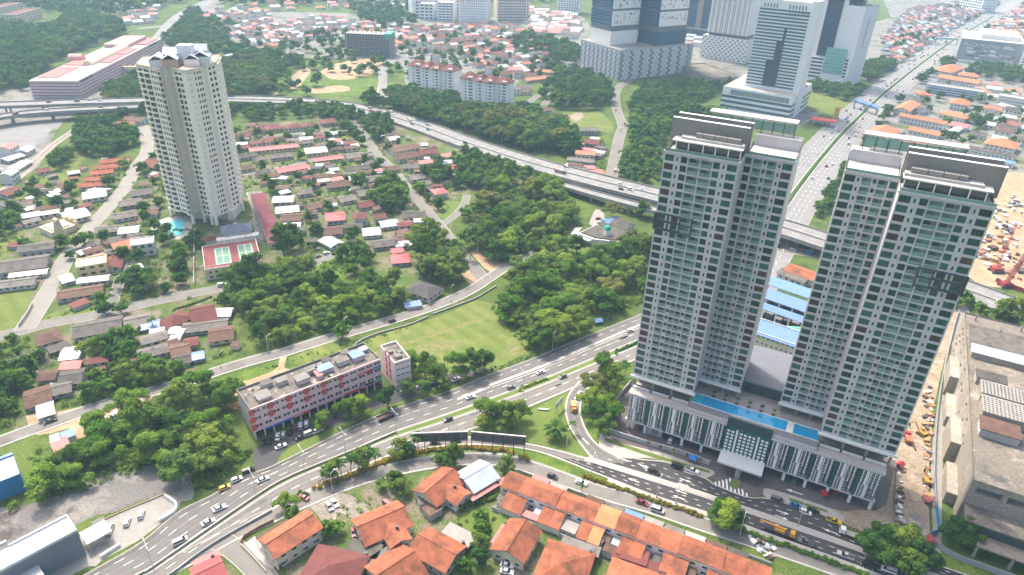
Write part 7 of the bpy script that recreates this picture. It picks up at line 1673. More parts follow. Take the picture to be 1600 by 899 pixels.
for px, py, sc, k in ((506, 672, 0.8, 3), (543, 655, 1, 0), (571, 648, 0.92, 3), (606, 636, 0.96, 2), (637, 622, 0.92, 4), (667, 617, 0.8, 3), (696, 611, 0.68, 2), (722, 588, 1.25, 3), (742, 585, 1.15, 2), (757, 578, 1.1, 4), (665, 590, 1.3, 1), (680, 598, 1.1, 0), (648, 583, 1.2, 3),
        (828, 540, .95, 4), (848, 548, 1.2, 2), (870, 540, 1.1, 0), (770, 668, 1.35, 3), (790, 668, 1.3, 1), (806, 662, 1.15, 0), (758, 672, .9, 6), (930, 620, 1.2, 5), (942, 600, 1.5, 4), (950, 612, 1.35, 2), (922, 648, 1.2, 3), (935, 662, 1.25, 3), (948, 650, 1.1, 3), (944, 680, .9, 0),
        (604, 716, 1.2, 2), (520, 748, 0.9, 2), (566, 733, 0.85, 2), (626, 716, 0.8, 0), (638, 713, 0.7, 1), (535, 530, 0.9, 6), (448, 800, 0.79, 3), (455, 815, 0.65, 0), (340, 875, 0.5, 3), (1132, 822, 1.2, 3), (1140, 828, 1, 1), (1120, 818, 0.9, 3),
        (1362, 868, 1.4, 1), (1395, 872, 1.4, 7), (1422, 880, 1.2, 1), (1380, 890, 1.2, 7), (1445, 890, 1, 4), (1408, 895, 1.1, 7), (1485, 845, 1.1, 1), (1500, 850, 1.1, 7), (1530, 862, 0.6, 3), (625, 770, 0.79, 0), (618, 758, 0.72, 2), (596, 763, 0.43, 3), (533, 822, 0.83, 1), (512, 835, 0.65, 6), (525, 835, 0.58, 3), (490, 850, 0.65, 1), (440, 893, 0.79, 1), (455, 888, 0.65, 0),
        (765, 805, 0.5, 0), (750, 815, 0.54, 6), (752, 830, 0.5, 3), (775, 825, 0.65, 6), (750, 855, 0.65, 0), (748, 885, 0.72, 1), (718, 878, 0.65, 3), (725, 890, 0.5, 6), (672, 878, 0.5, 3), (790, 738, 0.8, 1), (735, 775, 0.5, 0), (760, 780, 0.58, 3), (770, 770, 0.58, 0), (700, 730, 0.7, 3), (690, 728, 0.7, 0), (710, 728, 0.8, 2), (830, 870, 0.58, 1), (822, 885, 0.65, 3), (838, 850, 0.5, 0), (820, 840, 0.43, 3),
        (960, 880, .6, 3), (935, 890, .8, 0), (1020, 862, .4, 3), (232, 450, 1.3, 3), (215, 452, 1.2, 1), (205, 440, .9, 0), (288, 420, 1.2, 1), (290, 440, 1.3, 7), (278, 430, 1., 1), (165, 492, .8, 1), (190, 490, .7, 3), (122, 388, .9, 0), (135, 385, 1.0, 3), (146, 390, .9, 0), (110, 405, .6, 1), (65, 360, .8, 1), (90, 325, 1.0, 1),
        (240, 372, .6, 1), (300, 386, .9, 1), (232, 345, .6, 3), (304, 372, .6, 0), (290, 330, .6, 3), (275, 332, .6, 0), (410, 330, .7, 1), (395, 325, .7, 4), (385, 335, .6, 3), (955, 342, 1.3, 5), (1000, 340, 1.2, 2), (985, 400, 1.6, 5), (995, 395, 1.5, 5), (1580, 500, 1.3, 0), (1565, 495, 1.1, 3), (1205, 395, .6, 3)):
    at(px, py, sc, k)
for px, py, sc in ((1400, 172, 1.2), (1385, 180, 1.3), (1378, 190, 1.2), (1405, 160, 1.1), (1402, 148, 1.3), (1408, 142, 1.2), (1520, 193, 1.3), (1528, 200, 1.4), (1514, 190, 1.2), (1538, 196, 1.3), (1520, 214, 1.3), (1484, 222, 1.2), (1378, 215, 1.1), (480, 150, 1.2), (494, 135, 1.6), (1210, 190, 1.4), (1222, 188, 1.2), (1040, 175, 1.)): at(px, py, sc, rnd.choice((1, 7, 0)), 'av' if px > 1300 else 'town')
# palms along the verge
palm_at = [(511, 752, 0, .9), (534, 745, 1, 1.), (549, 740, 0, 1.05), (576, 730, 2, 1.), (587, 730, 0, 1.05), (654, 706, 1, 1.2), (893, 676, 1, .8), (967, 592, 0, 1.), (976, 588, 1, 1.05), (562, 738, 1, .95), (1350, 875, 0, 1.1), (600, 770, 1, .6), (908, 768, 1, .5), (450, 440, 2, 1.), (240, 515, 1, .9), (720, 405, 0, 1.2), (165, 378, 1, 1.1), (1378, 230, 0, 1.2), (1390, 222, 1, 1.1), (735, 405, 2, 1.2), (395, 470, 0, 1.), (405, 475, 1, 1.)]
TOP = 300 - 3
def psize(t): return t[2] / math.sqrt(t[0] ** 2 + t[1] ** 2 + H * H)
def seen(x, y, z=4.):
    v = CR @ np.array([x, y, z - H]); return v[2] > 0 and -25 < 800 + F * v[0] / v[2] < 1625 and -25 < 449.5 + F * v[1] / v[2] < 925
TREES = [t for t in TREES if seen(t[0], t[1])]
TREES.sort(key=psize, reverse=True)
kindw = ['broad crowned', 'dark crowned', 'tall oval', 'bright green', 'narrow dark', 'wide umbrella', 'yellow green', 'deep green']
for i, (x, y, s, k, zn) in enumerate(TREES[:TOP - len(palm_at)]):
    t = thing('tree', f'{kindw[k]} broadleaf tree {Z[zn]}', 'tree', (x, y, 0), rnd.uniform(0, 2 * PI), 'trees ' + Z[zn]); zs_ = s * (.72 if zn in ('wood', 'lot', 'thicket', 'street') and k not in (2, 4) else .9) * rnd.uniform(.9, 1.12); t.scale = (s, s, zs_)
    O('crown', PROTO[k][0], t); O('trunk', PROTO[k][1], t)
for px, py, k, s in palm_at:
    g = G(px, py); t = thing('palm_tree', 'palm tree with arching fronds', 'palm', (g[0], g[1], 0), rnd.uniform(0, 6), 'palms'); t.scale = (s, s, s); O('crown', PALM[k][0], t); O('trunk', PALM[k][1], t)
g = G(868, 683); t = thing('oil_palm', 'big bushy palm in the middle of the triangle lawn', 'palm', (g[0], g[1], 0)); O('crown', BIGPALM[0], t); O('trunk', BIGPALM[1], t)
rest = TREES[TOP - len(palm_at):]
byk = {}
for (x, y, s, k, zn) in rest:
    V_, F_, mt = LOD[k]; a = rnd.uniform(0, 2 * PI); c, sn = math.cos(a), math.sin(a)
    R_ = np.array([[c, sn, 0], [-sn, c, 0], [0, 0, .85]]) * s
    byk.setdefault(mt.name, []).append((V_ @ R_ + (x, y, 0), F_))
Vs = []; Fs = []; mi = []; n = 0; mats_ = []
for nm, L in byk.items():
    mats_.append(MATS[nm])
    for V_, F_ in L: Vs.append(V_); Fs.append(F_ + n); n += len(V_); mi.append(np.full(len(F_), len(mats_) - 1))
if Vs:
    me = quadmesh('distant_woods', np.vstack(Vs), np.vstack(Fs), mats_[0])
    for m_ in mats_[1:]: me.materials.append(m_)
    me.polygons.foreach_set('material_index', np.concatenate(mi).astype(np.int32)); stuff(O('distant_woods', me))
# ---- undergrowth: one mass of low bushes and creepers
def bushes(name, polys, mat, size=.5, per=34, free_pad=.8):
    Cs = []; Rs = []
    for poly, sp, rmin, rmax in polys:
        P = [G(*p)[:2] for p in poly]; xs = [p[0] for p in P]; ys = [p[1] for p in P]; n = int((max(xs) - min(xs)) * (max(ys) - min(ys)) / sp ** 2)
        for _ in range(n):
            x = rnd.uniform(min(xs), max(xs)); y = rnd.uniform(min(ys), max(ys))
            if inpoly(x, y, P) and free(x, y, free_pad): r = rnd.uniform(rmin, rmax); Cs.append((x, y, r * rnd.uniform(.1, .5))); Rs.append(r)
    C = np.array(Cs); R_ = np.array(Rs); V_, F_ = leaf_cloud(C, R_, per * len(C), size, np.random.default_rng(4), up=-.05)
    return stuff(O(name, quadmesh(name, V_, F_, mat)))
bushes('undergrowth', [([(724, 335), (762, 292), (830, 272), (905, 345), (925, 378), (985, 383), (1018, 400), (1008, 468), (960, 497), (832, 547), (782, 475), (803, 430), (737, 385)], 3.2, 1.2, 2.4),
    ([(15, 750), (125, 712), (130, 690), (200, 640), (325, 600), (392, 650), (396, 712), (318, 768), (285, 748), (190, 744), (60, 792), (10, 795)], 3.0, 1., 2.2), ([(360, 440), (470, 440), (640, 455), (655, 470), (480, 530), (400, 548), (372, 480)], 3.2, 1., 2.2), ([(122, 535), (262, 540), (275, 605), (228, 624), (125, 632)], 3., 1., 2.2), ([(-15, 545), (60, 560), (58, 650), (-20, 680)], 3.4, .9, 2.),
    ([(985, 160), (1125, 140), (1135, 188), (1036, 245), (985, 260)], 4.5, 1., 2.6), ([(640, 375), (712, 360), (722, 440), (700, 466)], 3.4, 1., 2.)], leafA, .55)
bushes('creepers', [([(340, 640), (392, 650), (398, 712), (318, 768), (310, 700)], 2.2, .9, 1.9), ([(135, 690), (60, 700), (30, 730), (90, 715)], 2.4, .7, 1.6), ([(130, 545), (262, 545), (272, 600), (140, 628)], 3., 1., 2.), ([(475, 440), (520, 400), (545, 400), (580, 440), (640, 455), (560, 470), (490, 460)], 3., .8, 1.8), ([(735, 390), (760, 320), (860, 300), (900, 360), (960, 400), (900, 450), (800, 430), (775, 405)], 3.4, 1., 2.2), ([(10, 350), (70, 270), (140, 200), (110, 250), (60, 330), (10, 400)], 4., .7, 1.6), ([(55, 505), (165, 465), (172, 482), (75, 508)], 3., .5, 1.1), ([(345, 600), (430, 566), (548, 530), (545, 545), (470, 570), (400, 585), (350, 608)], 3.2, .4, .9), ([(470, 240), (560, 210), (580, 260), (500, 285)], 5, .6, 1.4)], leafC, .5, 30)
bushes('garden_shrubs', [([(20, 340), (60, 300), (200, 260), (395, 205), (560, 200), (640, 230), (720, 270), (700, 330), (620, 350), (480, 400), (400, 350), (300, 470), (160, 480), (40, 460)], 4.2, .7, 1.7), ([(0, 530), (120, 515), (360, 470), (390, 540), (250, 600), (130, 635), (0, 640)], 3.8, .7, 1.6), ([(600, 760), (700, 725), (800, 750), (830, 890), (720, 899), (480, 899), (500, 800)], 4., .4, 1.1), ([(880, 215), (945, 210), (945, 290), (880, 262)], 4., .7, 1.6)], leafA, .45, 26, .4)
bushes('field_edge_weeds', [([(775, 472), (795, 490), (835, 540), (825, 550), (790, 510), (768, 482)], 1.6, .4, 1.), ([(545, 550), (556, 536), (640, 506), (640, 512), (570, 538), (556, 560)], 1.8, .2, .5), ([(700, 596), (800, 565), (830, 552), (832, 558), (800, 572), (710, 602)], 1.6, .2, .6)], leafC, .35, 22, .2)
# clipped hedge with flowers along the verge, and beside the frontage road
def hedge(name, pts, w_, h_, mat, label, dens=60, size=.3):
    P = resample(gpx(pts), step=.55); n = len(P); rng = np.random.default_rng(len(pts)); C = np.c_[P + rng.normal(size=(n, 2)) * w_ * .28, np.full(n, h_ * .45)]
    V_, F_ = leaf_cloud(C, np.full(n, h_ * .62), n * dens, size, rng, up=-.2); return tag(O(name, quadmesh(name, V_, F_, mat)), label, 'hedge')
leafF = leafmat('leaf_flowering', (.1, .14, .02), (.34, .2, .03), .05)
hedge('flowering_hedge', [(492, 765), (540, 748), (590, 728), (630, 715), (668, 706), (705, 701), (740, 701), (775, 704), (802, 709)], 1.8, 1.3, leafF, 'curved yellow green flowering hedge below the palms and billboards')
hedge('flowering_hedge', [(812, 713), (825, 719)], 1.8, 1.4, leafF, 'orange flowering shrub beside the end of the billboards')
hedge('clipped_hedge', [(912, 745), (950, 758), (1000, 775), (1040, 789), (1095, 807)], 1.4, 1.1, leafF, 'yellowish hedge between the frontage road and the service road near the terrace')
hedge('clipped_hedge', [(1150, 826), (1200, 844), (1260, 865), (1320, 888), (1365, 905)], 1.6, 1.2, leafC, 'long green hedge beside the frontage road near the crane truck')
hedge('clipped_hedge', [(810, 610), (840, 598), (855, 592)], 1.2, .9, leafC, 'short bright hedge on the grass median'); hedge('clipped_hedge', [(960, 552), (985, 541), (1000, 534)], 1.2, 1., leafC, 'bright hedge on the median close to the tower')
hedge('shrub_row', [(478, 770), (466, 776), (455, 782)], 1.6, 1., leafA, 'loose green shrubs at the end of the verge'); hedge('garden_hedge', [(756, 800), (762, 825), (758, 850), (754, 880)], 1., 1.5, leafA, 'garden hedge between two lawns of the foreground houses')
hedge('garden_hedge', [(722, 795), (745, 785), (770, 780), (790, 765)], 1., 1.3, leafA, 'garden hedge behind the little lawn'); hedge('boundary_hedge', [(270, 485), (300, 476), (330, 465)], .8, .9, leafA, 'low hedge beside the upper village road')
print('TREES', len(TREES), 'rest', len(rest), 'far houses', NFAR)
# ================================================================== vehicles
CARP = {}
def paint(nm, rgb): return M('car_' + nm, rgb, .3, 0, 1., .5)
PA = {'white': paint('white', (.75, .75, .75)), 'silver': paint('silver', (.45, .46, .47)), 'black': paint('black', (.02, .02, .022)), 'grey': paint('grey', (.13, .135, .14)), 'red': paint('red', (.3, .03, .03)), 'blue': paint('blue', (.03, .18, .42)), 'yellow': paint('yellow', (.65, .42, .03)), 'orange': paint('orange', (.6, .24, .02)), 'maroon': paint('maroon', (.2, .03, .04)), 'teal': paint('teal', (.03, .2, .22))}
car_gl = M('car_glass', (.015, .02, .025), .08, 0, 1., .6); tail_m = M('tail_lamp', (.35, .01, .01), .3, 0); head_m = M('head_lamp', (.7, .72, .72), .2, 0)
def extr(mb, prof, w0, w1, mat):
    """side profile (x,z) extruded across y; the width may taper with height from w0 to w1"""
    zs = [p[1] for p in prof]; za, zb = min(zs), max(zs); n = len(mb.v); k = len(prof)
    for s in (-1, 1):
        for x, z in prof: t = (z - za) / (zb - za + 1e-6); mb.v.append((x, s * (w0 + (w1 - w0) * t), z))
    q = mb.mi(mat)
    for i in range(k): mb.f.append((n + i, n + (i + 1) % k, n + k + (i + 1) % k, n + k + i)); mb.m.append(q)
    mb.f.append(tuple(n + i for i in range(k))[::-1]); mb.m.append(q); mb.f.append(tuple(n + k + i for i in range(k))); mb.m.append(q)
def car_parts(kind, mat):
    """list of (name, mesh, location) for one vehicle; x is forward, origin on the ground under the middle"""
    key = (kind, mat.name)
    if key in CARP: return CARP[key]
    P_ = []; b = MB(); g = MB(); r = MB()
    if kind == 'sedan':
        extr(b, [(-2.2, .35), (2.2, .35), (2.22, .62), (2.1, .74), (1., .86), (-1.35, .92), (-2.15, .88), (-2.24, .6)], .87, .8, mat)
        extr(g, [(1.05, .86), (-1.6, .9), (-1.05, 1.36), (.25, 1.4)], .76, .6, car_gl); extr(r, [(.22, 1.38), (-1.02, 1.36), (-.9, 1.45), (.1, 1.46)], .6, .52, mat); L = 2.2
    elif kind == 'hatch':
        extr(b, [(-1.95, .38), (1.95, .38), (1.98, .66), (1.8, .8), (1., .92), (-1.9, .98), (-1.98, .6)], .86, .8, mat)
        extr(g, [(1.1, .9), (-1.88, .96), (-1.7, 1.42), (.3, 1.46)], .77, .62, car_gl); extr(r, [(.28, 1.44), (-1.66, 1.42), (-1.5, 1.53), (.15, 1.54)], .62, .55, mat); L = 1.95
    elif kind == 'van':
        extr(b, [(-2.3, .4), (2.3, .4), (2.35, .9), (1.6, 1.15), (-2.32, 1.15), (-2.34, .6)], .9, .87, mat)
        extr(g, [(1.65, 1.12), (-2.28, 1.12), (-2.22, 1.72), (.95, 1.76)], .86, .76, car_gl); extr(r, [(.93, 1.72), (-2.2, 1.7), (-2.1, 1.92), (.75, 1.93)], .77, .68, mat); L = 2.3
    elif kind == 'pickup':
        extr(b, [(-2.6, .45), (2.6, .45), (2.62, .85), (2.4, 1.), (1.1, 1.08), (-2.6, 1.08)], .92, .88, mat)
        extr(g, [(1.2, 1.06), (-.75, 1.06), (-.6, 1.6), (.45, 1.66)], .85, .7, car_gl); extr(r, [(.43, 1.62), (-.6, 1.58), (-.5, 1.76), (.3, 1.78)], .7, .64, mat); r.box(-2.5, -.85, -.72, .72, 1.085, 1.1, metal_dk); L = 2.6
    P_ = [('body', b.mesh('body'), (0, 0, 0)), ('window_glazing', g.mesh('window_glazing'), (0, 0, 0)), ('roof', r.mesh('roof'), (0, 0, 0))]
    if 'wheel' not in CARP: CARP['wheel'] = MB().bar((0, -.1, 0), (0, .1, 0), .32, rubber, 10).bar((0, -.11, 0), (0, .11, 0), .18, metal_lt, 8).mesh('wheel')
    for sx in (-1, 1):
        for sy in (-1, 1): P_.append(('wheel', CARP['wheel'], (sx * L * .62, sy * .82, .32)))
    for nm, x, m_ in (('headlight', L, head_m), ('tail_light', -L, tail_m)):
        q = MB(); q.box(x - .08, x + .08, -.14, .14, .6, .74, m_); me = q.mesh(nm)
        for sy in (-1, 1): P_.append((nm, me, (0, sy * .6, 0)))
    # single mesh for far copies
    CARP[key] = P_
    return P_
def joined(kind, mat):
    key = ('far', kind, mat.name)
    if key not in CARP:
        mb = MB()
        for nm, me, lo in car_parts(kind, mat)[:3]:
            n = len(mb.v); mb.v += [tuple(v.co) for v in me.vertices]; mt = me.materials[0]; mb.f += [tuple(n + i for i in p.vertices) for p in me.polygons]; mb.m += [mb.mi(mt)] * len(me.polygons)
        for sx in (-1.3, 1.3): mb.box(sx - .3, sx + .3, -.86, .86, 0, .5, rubber)
        CARP[key] = mb.mesh('car')
    return CARP[key]
NAMES = {'sedan': ('parked_car', 'sedan', 'car'), 'hatch': ('hatchback_car', 'hatchback', 'car'), 'van': ('van', 'van', 'van'), 'pickup': ('pickup_truck', 'pickup truck', 'truck')}
def car(px, py, hd, kind, col, where, grp=None, z=.07, g=None):
    if g is None: g = G(px, py, z)
    nm, wd, cat = NAMES[kind]; nm = 'car' if kind == 'sedan' else nm
    label = f'{col} {wd} {where}'
    d = math.hypot(g[0], g[1])
    if d < 330:
        t = thing(nm, label, cat, (g[0], g[1], z), hd, grp)
        for pn, me, lo in car_parts(kind, PA[col]):
            o_ = O(pn, me, bd if 'light' in pn else t, lo)
            if pn == 'body': bd = o_
    else:
        t = tag(O(nm, joined(kind, PA[col]), None, (g[0], g[1], z), hd), label, cat, grp)
    return t
def hdg(p, q): a, b = G(*p), G(*q); return math.atan2(b[1] - a[1], b[0] - a[0])
HM = hdg((400, 745), (620, 650)); HR = hdg((660, 640), (900, 560))
W1 = 'on the main road'
for px, py, k, c, w_ in ((282, 848, 'van', 'silver', 'on the main road passing the car park'), (326, 818, 'sedan', 'silver', 'on the main road, middle of three beside the car park'), (343, 796, 'sedan', 'white', 'on the main road, ahead of two silver vehicles'), (411, 751, 'sedan', 'white', 'on the main road below the shop block car park'),
        (735, 622, 'sedan', 'white', 'on the main road passing the roadside trees'), (799, 607, 'hatch', 'grey', 'on the main road beside the grass median'), (845, 583, 'sedan', 'white', 'on the main road at the end of the lane divider'), (984, 518, 'hatch', 'white', 'on the main road close to the tower')):
    car(px, py, HM if px < 600 else HR, k, c, w_, 'cars driving on the main road')
for px, py, k, c, w_ in ((700, 657, 'hatch', 'black', 'on the far side of the grass median near the billboards'), (879, 590, 'hatch', 'grey', 'on the lower carriageway above the slip road'), (680, 693, 'sedan', 'black', 'behind the billboard near the palm'), (712, 690, 'sedan', 'black', 'behind the billboard near the gap')):
    car(px, py, HR + PI if px != 680 and px != 712 else hdg((650, 693), (730, 689)), k, c, w_, 'cars on the lower carriageway')
for px, py, k, c, w_ in ((351, 764, 'hatch', 'yellow', 'parked at the kerb beside the bushes'), (370, 751, 'hatch', 'white', 'parked at the kerb, middle of three by the bushes'), (388, 738, 'van', 'black', 'parked at the kerb by the shop block entrance')): car(px, py, HM, k, c, w_, 'cars parked at the kerb')
ang = HM + 1.15
for i, (px, py, k, c) in enumerate(((412, 693, 'hatch', 'black'), (422, 690, 'hatch', 'black'), (434, 684, 'sedan', 'white'), (443, 681, 'hatch', 'silver'), (453, 677, 'hatch', 'black'), (463, 670, 'hatch', 'maroon'), (470, 668, 'van', 'silver'), (479, 664, 'hatch', 'white'), (553, 641, 'hatch', 'white'), (560, 638, 'hatch', 'white'), (524, 650, 'hatch', 'black'), (680, 596, 'sedan', 'white'), (640, 610, 'sedan', 'black'), (630, 614, 'hatch', 'silver'), (712, 594, 'sedan', 'white'), (656, 606, 'hatch', 'white'))):
    car(px, py, ang if px < 600 else HM, k, c, 'parked in front of the pink shop block', 'cars parked at the shop block', .05)
for px, py, k, c, a_ in ((439, 699, 'sedan', 'white', HM), (470, 685, 'sedan', 'black', HM), (484, 679, 'van', 'silver', HM), (496, 675, 'sedan', 'white', HM)): car(px, py, a_, k, c, 'parked along the verge of the shop block lot', 'cars along the shop block verge', .05)
SS = hdg((900, 750), (1100, 820))
for px, py, k, c, w_ in ((863, 746, 'hatch', 'black', 'on the service road by the terrace carports'), (908, 756, 'sedan', 'white', 'parked on the service road beside the hedge'), (1003, 787, 'sedan', 'maroon', 'on the service road beside the blue porch'), (1027, 799, 'van', 'silver', 'parked on the service road at a terrace porch')): car(px, py, SS, k, c, w_, 'cars on the service road')
for px, py, k, c, w_ in ((1021, 738, 'sedan', 'black', 'driving on the frontage road past the podium'), (1058, 731, 'van', 'black', 'parked at the podium kerb'), (1081, 737, 'pickup', 'white', 'parked at the podium kerb'), (1214, 783, 'van', 'grey', 'parked at the kerb beside the podium drive'), (1243, 792, 'sedan', 'blue', 'parked at the kerb beside the podium drive'), (1258, 802, 'hatch', 'white', 'on the frontage road beside a blue car'), (1270, 800, 'sedan', 'black', 'parked at the kerb beside the white hatchback'), (1302, 816, 'pickup', 'yellow', 'on the frontage road at the end of the kerb'), (1258, 849, 'pickup', 'grey', 'following the orange crane truck'), (1320, 870, 'pickup', 'silver', 'on the frontage road beside the long hedge'), (1356, 886, 'sedan', 'black', 'under the dark trees of the frontage road'), (1388, 893, 'van', 'white', 'half hidden under the dark trees'), (1376, 866, 'hatch', 'white', 'behind the dark trees')):
    car(px, py, AW + (PI if py > 835 else 0), k, c, w_, 'cars on the frontage road')
for px, py, k, c, a_, w_ in ((474, 779, 'sedan', 'red', SS + PI, 'parked on the service road by the shrubs'), (515, 794, 'hatch', 'silver', hdg((510, 786), (520, 802)), 'parked in the vacant lot, next to a white car'), (523, 788, 'sedan', 'white', hdg((517, 780), (528, 796)), 'parked in the vacant lot, next to a silver car'), (553, 834, 'hatch', 'red', hdg((552, 826), (554, 842)), 'parked beside the maroon roofed house'), (607, 791, 'van', 'maroon', hdg((600, 786), (614, 796)), 'parked behind the orange roofed house'), (590, 804, 'hatch', 'red', hdg((585, 800), (596, 808)), 'parked at the red lean-to'), (792, 885, 'sedan', 'white', hdg((784, 884), (800, 887)), 'on the drive, closer to the gabled house'), (792, 895, 'sedan', 'white', hdg((784, 894), (800, 897)), 'on the drive at the bottom edge'), (905, 617, 'hatch', 'silver', hdg((900, 625), (915, 608)), 'at the top of the slip road'), (172, 829, 'van', 'white', ang, 'in the car park beside the hut'), (199, 818, 'hatch', 'white', ang, 'in the middle of the walled car park'), (221, 806, 'hatch', 'white', ang, 'in the car park farthest from the hut'),
        (163, 493, 'hatch', 'white', hdg((170, 485), (182, 455)), 'in the village lane'), (347, 447, 'van', 'white', hdg((330, 452), (360, 446)), 'beside the tennis court wall'), (497, 402, 'sedan', 'grey', hdg((470, 418), (510, 402)), 'on the lane above the clearing'), (510, 397, 'hatch', 'white', hdg((470, 418), (510, 402)), 'on the lane above the clearing'), (540, 388, 'hatch', 'silver', hdg((510, 402), (545, 386)), 'at the end of the lane'), (80, 659, 'sedan', 'black', hdg((60, 668), (140, 640)), 'on the dusty village road'), (143, 667, 'hatch', 'white', .3, 'in the depot yard'), (141, 672, 'hatch', 'white', .3, 'in the depot yard'), (147, 675, 'hatch', 'silver', .3, 'in the depot yard'), (613, 503, 'hatch', 'black', hdg((510, 530), (613, 500)), 'on the village road beside the field'), (935, 343, 'hatch', 'red', .4, 'beside the mosque'), (937, 349, 'hatch', 'white', .4, 'beside the mosque'), (1047, 690, 'hatch', 'white', AW + PI / 2, 'under the podium edge'), (1240, 752, 'hatch', 'teal', AW + PI / 2, 'under the podium edge')):
    car(px, py, a_, k, c, w_)
# expressway, flyover and avenue traffic (far copies)
def traffic(P_, z, offs_, n, where, grp, rng, flip=None):
    P_ = np.array(P_); T = np.gradient(P_, axis=0)
    for _ in range(n):
        i = rng.randrange(2, len(P_) - 2); d = rng.choice(offs_); t = T[i] / np.linalg.norm(T[i]); nrm = np.array([-t[1], t[0]]); p = P_[i] + nrm * d + t * rng.uniform(-2, 2); zz = z if not hasattr(z, '__len__') else z[i]
        u_, v_ = PX(p[0], p[1], zz)
        if not (-5 < u_ < 1605 and -5 < v_ < 905): continue
        if any((p[0] - a) ** 2 + (p[1] - b) ** 2 < 30 for a, b in used): continue
        used.append((p[0], p[1])); col = rng.choice(['white', 'white', 'silver', 'silver', 'black', 'grey', 'red', 'blue', 'maroon', 'white']); k = rng.choice(['sedan', 'hatch', 'hatch', 'van'])
        car(0, 0, math.atan2(t[1], t[0]) + (PI if d > 0 else 0), k, col, where, grp, zz + .05, (p[0], p[1], zz))
used = []; r3 = random.Random(8)
traffic(EXP[1], EXP[2], (-9.5, -6, -2.8, 2.8, 6, 9.5), 34, 'on the expressway', 'expressway traffic', r3); traffic(FLY1[1], FLY1[2], (-5, -1.5, 2, 5.5), 9, 'on the flyover before the long mall', 'flyover traffic', r3); traffic(FLY2[1], FLY2[2], (-3, 3), 5, 'on the curved flyover ramp', 'flyover ramp traffic', r3)
PV = resample(gpx([(1222, 330), (1245, 296), (1283, 247), (1327, 198), (1397, 133), (1483, 68), (1553, 25)]), step=3.)
traffic(PV[len(PV) // 8:], .06, (5, 8.5, 12, 15.5), 105, 'in the queue on the avenue', 'queue on the avenue', r3); traffic(PV, .06, (-5, -8.5, -12, -15.5), 42, 'on the lighter side of the avenue', 'traffic on the open side of the avenue', r3)
traffic(resample(gpx([(1200, 376), (1220, 386), (1280, 398), (1300, 405)]), step=2.5), .07, (-2.2,), 20, 'parked below the viaduct between the towers', 'cars parked below the viaduct', r3)
traffic(resample(gpx([(953, 285), (957, 268), (967, 217), (973, 197), (962, 160), (967, 136), (1007, 113), (1087, 80)]), step=3.), .07, (-2.2, 2.2), 6, 'on the winding road', 'traffic on the winding road', r3)
# ---- bigger vehicles
def wheels(t, xs, w_, r=.5):
    me = MB().bar((0, -.16, 0), (0, .16, 0), r, rubber, 10).mesh('wheel')
    for x in xs:
        for s_ in (-1, 1): O('wheel', me, t, (x, s_ * w_, r))
g = G(604, 653, .07); t = thing('flatbed_truck', 'brown flatbed lorry on the main road below the trees', 'lorry', tuple(g), HM); q = MB(); q.box(-3.8, 1.6, -1.15, 1.15, .9, 1.1, metal_dk); q.build('chassis', t)
q = MB(); q.box(-3.8, 1.6, -1.2, 1.2, 1.12, 1.2, brown_sheet); q.build('load_bed', t)
for s_ in (-1, 1): q = MB(); q.box(-3.8, 1.6, s_ * 1.2 - .05, s_ * 1.2 + .05, 1.2, 1.75, brown_sheet); q.build('side_board', t)
q = MB(); extr(q, [(1.8, .6), (3.8, .6), (3.8, 1.6), (3.5, 2.5), (1.8, 2.5)], 1.1, 1.0, PA['grey']); q.build('cab', t); q = MB(); q.box(3.62, 3.74, -.9, .9, 1.55, 2.2, car_gl); q.build('windscreen', t); wheels(t, (-2.6, -1.4, 2.8), 1.05)
g = G(896, 640, .08); t = thing('box_lorry', 'small orange box lorry on the loop slip road', 'lorry', tuple(g), hdg((895, 632), (900, 660))); q = MB(); q.box(-2.6, 1., -1., 1., .8, 2.7, M('lorry_box', (.62, .36, .14), .7, .1, .5)); q.build('box', t); q = MB(); extr(q, [(1.1, .5), (2.6, .5), (2.6, 1.3), (2.3, 2.1), (1.1, 2.1)], .95, .85, PA['orange']); q.build('cab', t); q = MB(); q.box(2.45, 2.56, -.7, .7, 1.35, 1.9, car_gl); q.build('windscreen', t); wheels(t, (-1.6, 1.8), .9, .42)
g = G(1217, 833, .08); t = thing('crane_truck', 'orange mobile crane truck on the frontage road', 'crane truck', tuple(g), AW); oc = M('crane_orange', (.62, .3, .03), .5, .1, .6)
q = MB(); q.box(-5.2, 5.2, -1.15, 1.15, .8, 1.25, metal_dk); q.build('chassis', t); q = MB(); extr(q, [(3.4, 1.25), (5.2, 1.25), (5.2, 1.8), (4.8, 2.6), (3.4, 2.6)], 1.15, 1.05, oc); q.build('cab', t); q = MB(); q.box(4.95, 5.12, -.95, .95, 1.75, 2.4, car_gl); q.build('windscreen', t)
q = MB(); q.box(-1.6, 1.6, -1., 1., 1.27, 2.3, oc); q.box(-.4, 1.4, .3, 1.05, 2.32, 3., metal_dk); q.build('turntable', t); q = MB(); q.bar((1.8, -.2, 2.7), (-6.6, -.2, 3.1), .4, oc, 4, .26); q.build('boom', t); wheels(t, (-4, -2.4, 2., 3.8), 1.2, .55)
g = G(1330, 838, .08); t = thing('site_lorry', 'white cab lorry with a long empty bed behind the dark trees', 'lorry', tuple(g), AW + PI); q = MB(); q.box(-6, 2., -1.1, 1.1, .9, 1.15, concrete_lt); q.build('load_bed', t); q = MB(); extr(q, [(2.2, .6), (4., .6), (4., 1.6), (3.7, 2.5), (2.2, 2.5)], 1.1, 1., PA['white']); q.build('cab', t); q = MB(); q.box(3.84, 3.95, -.9, .9, 1.6, 2.2, car_gl); q.build('windscreen', t); wheels(t, (-4.6, -3.4, 3.), 1., .48)
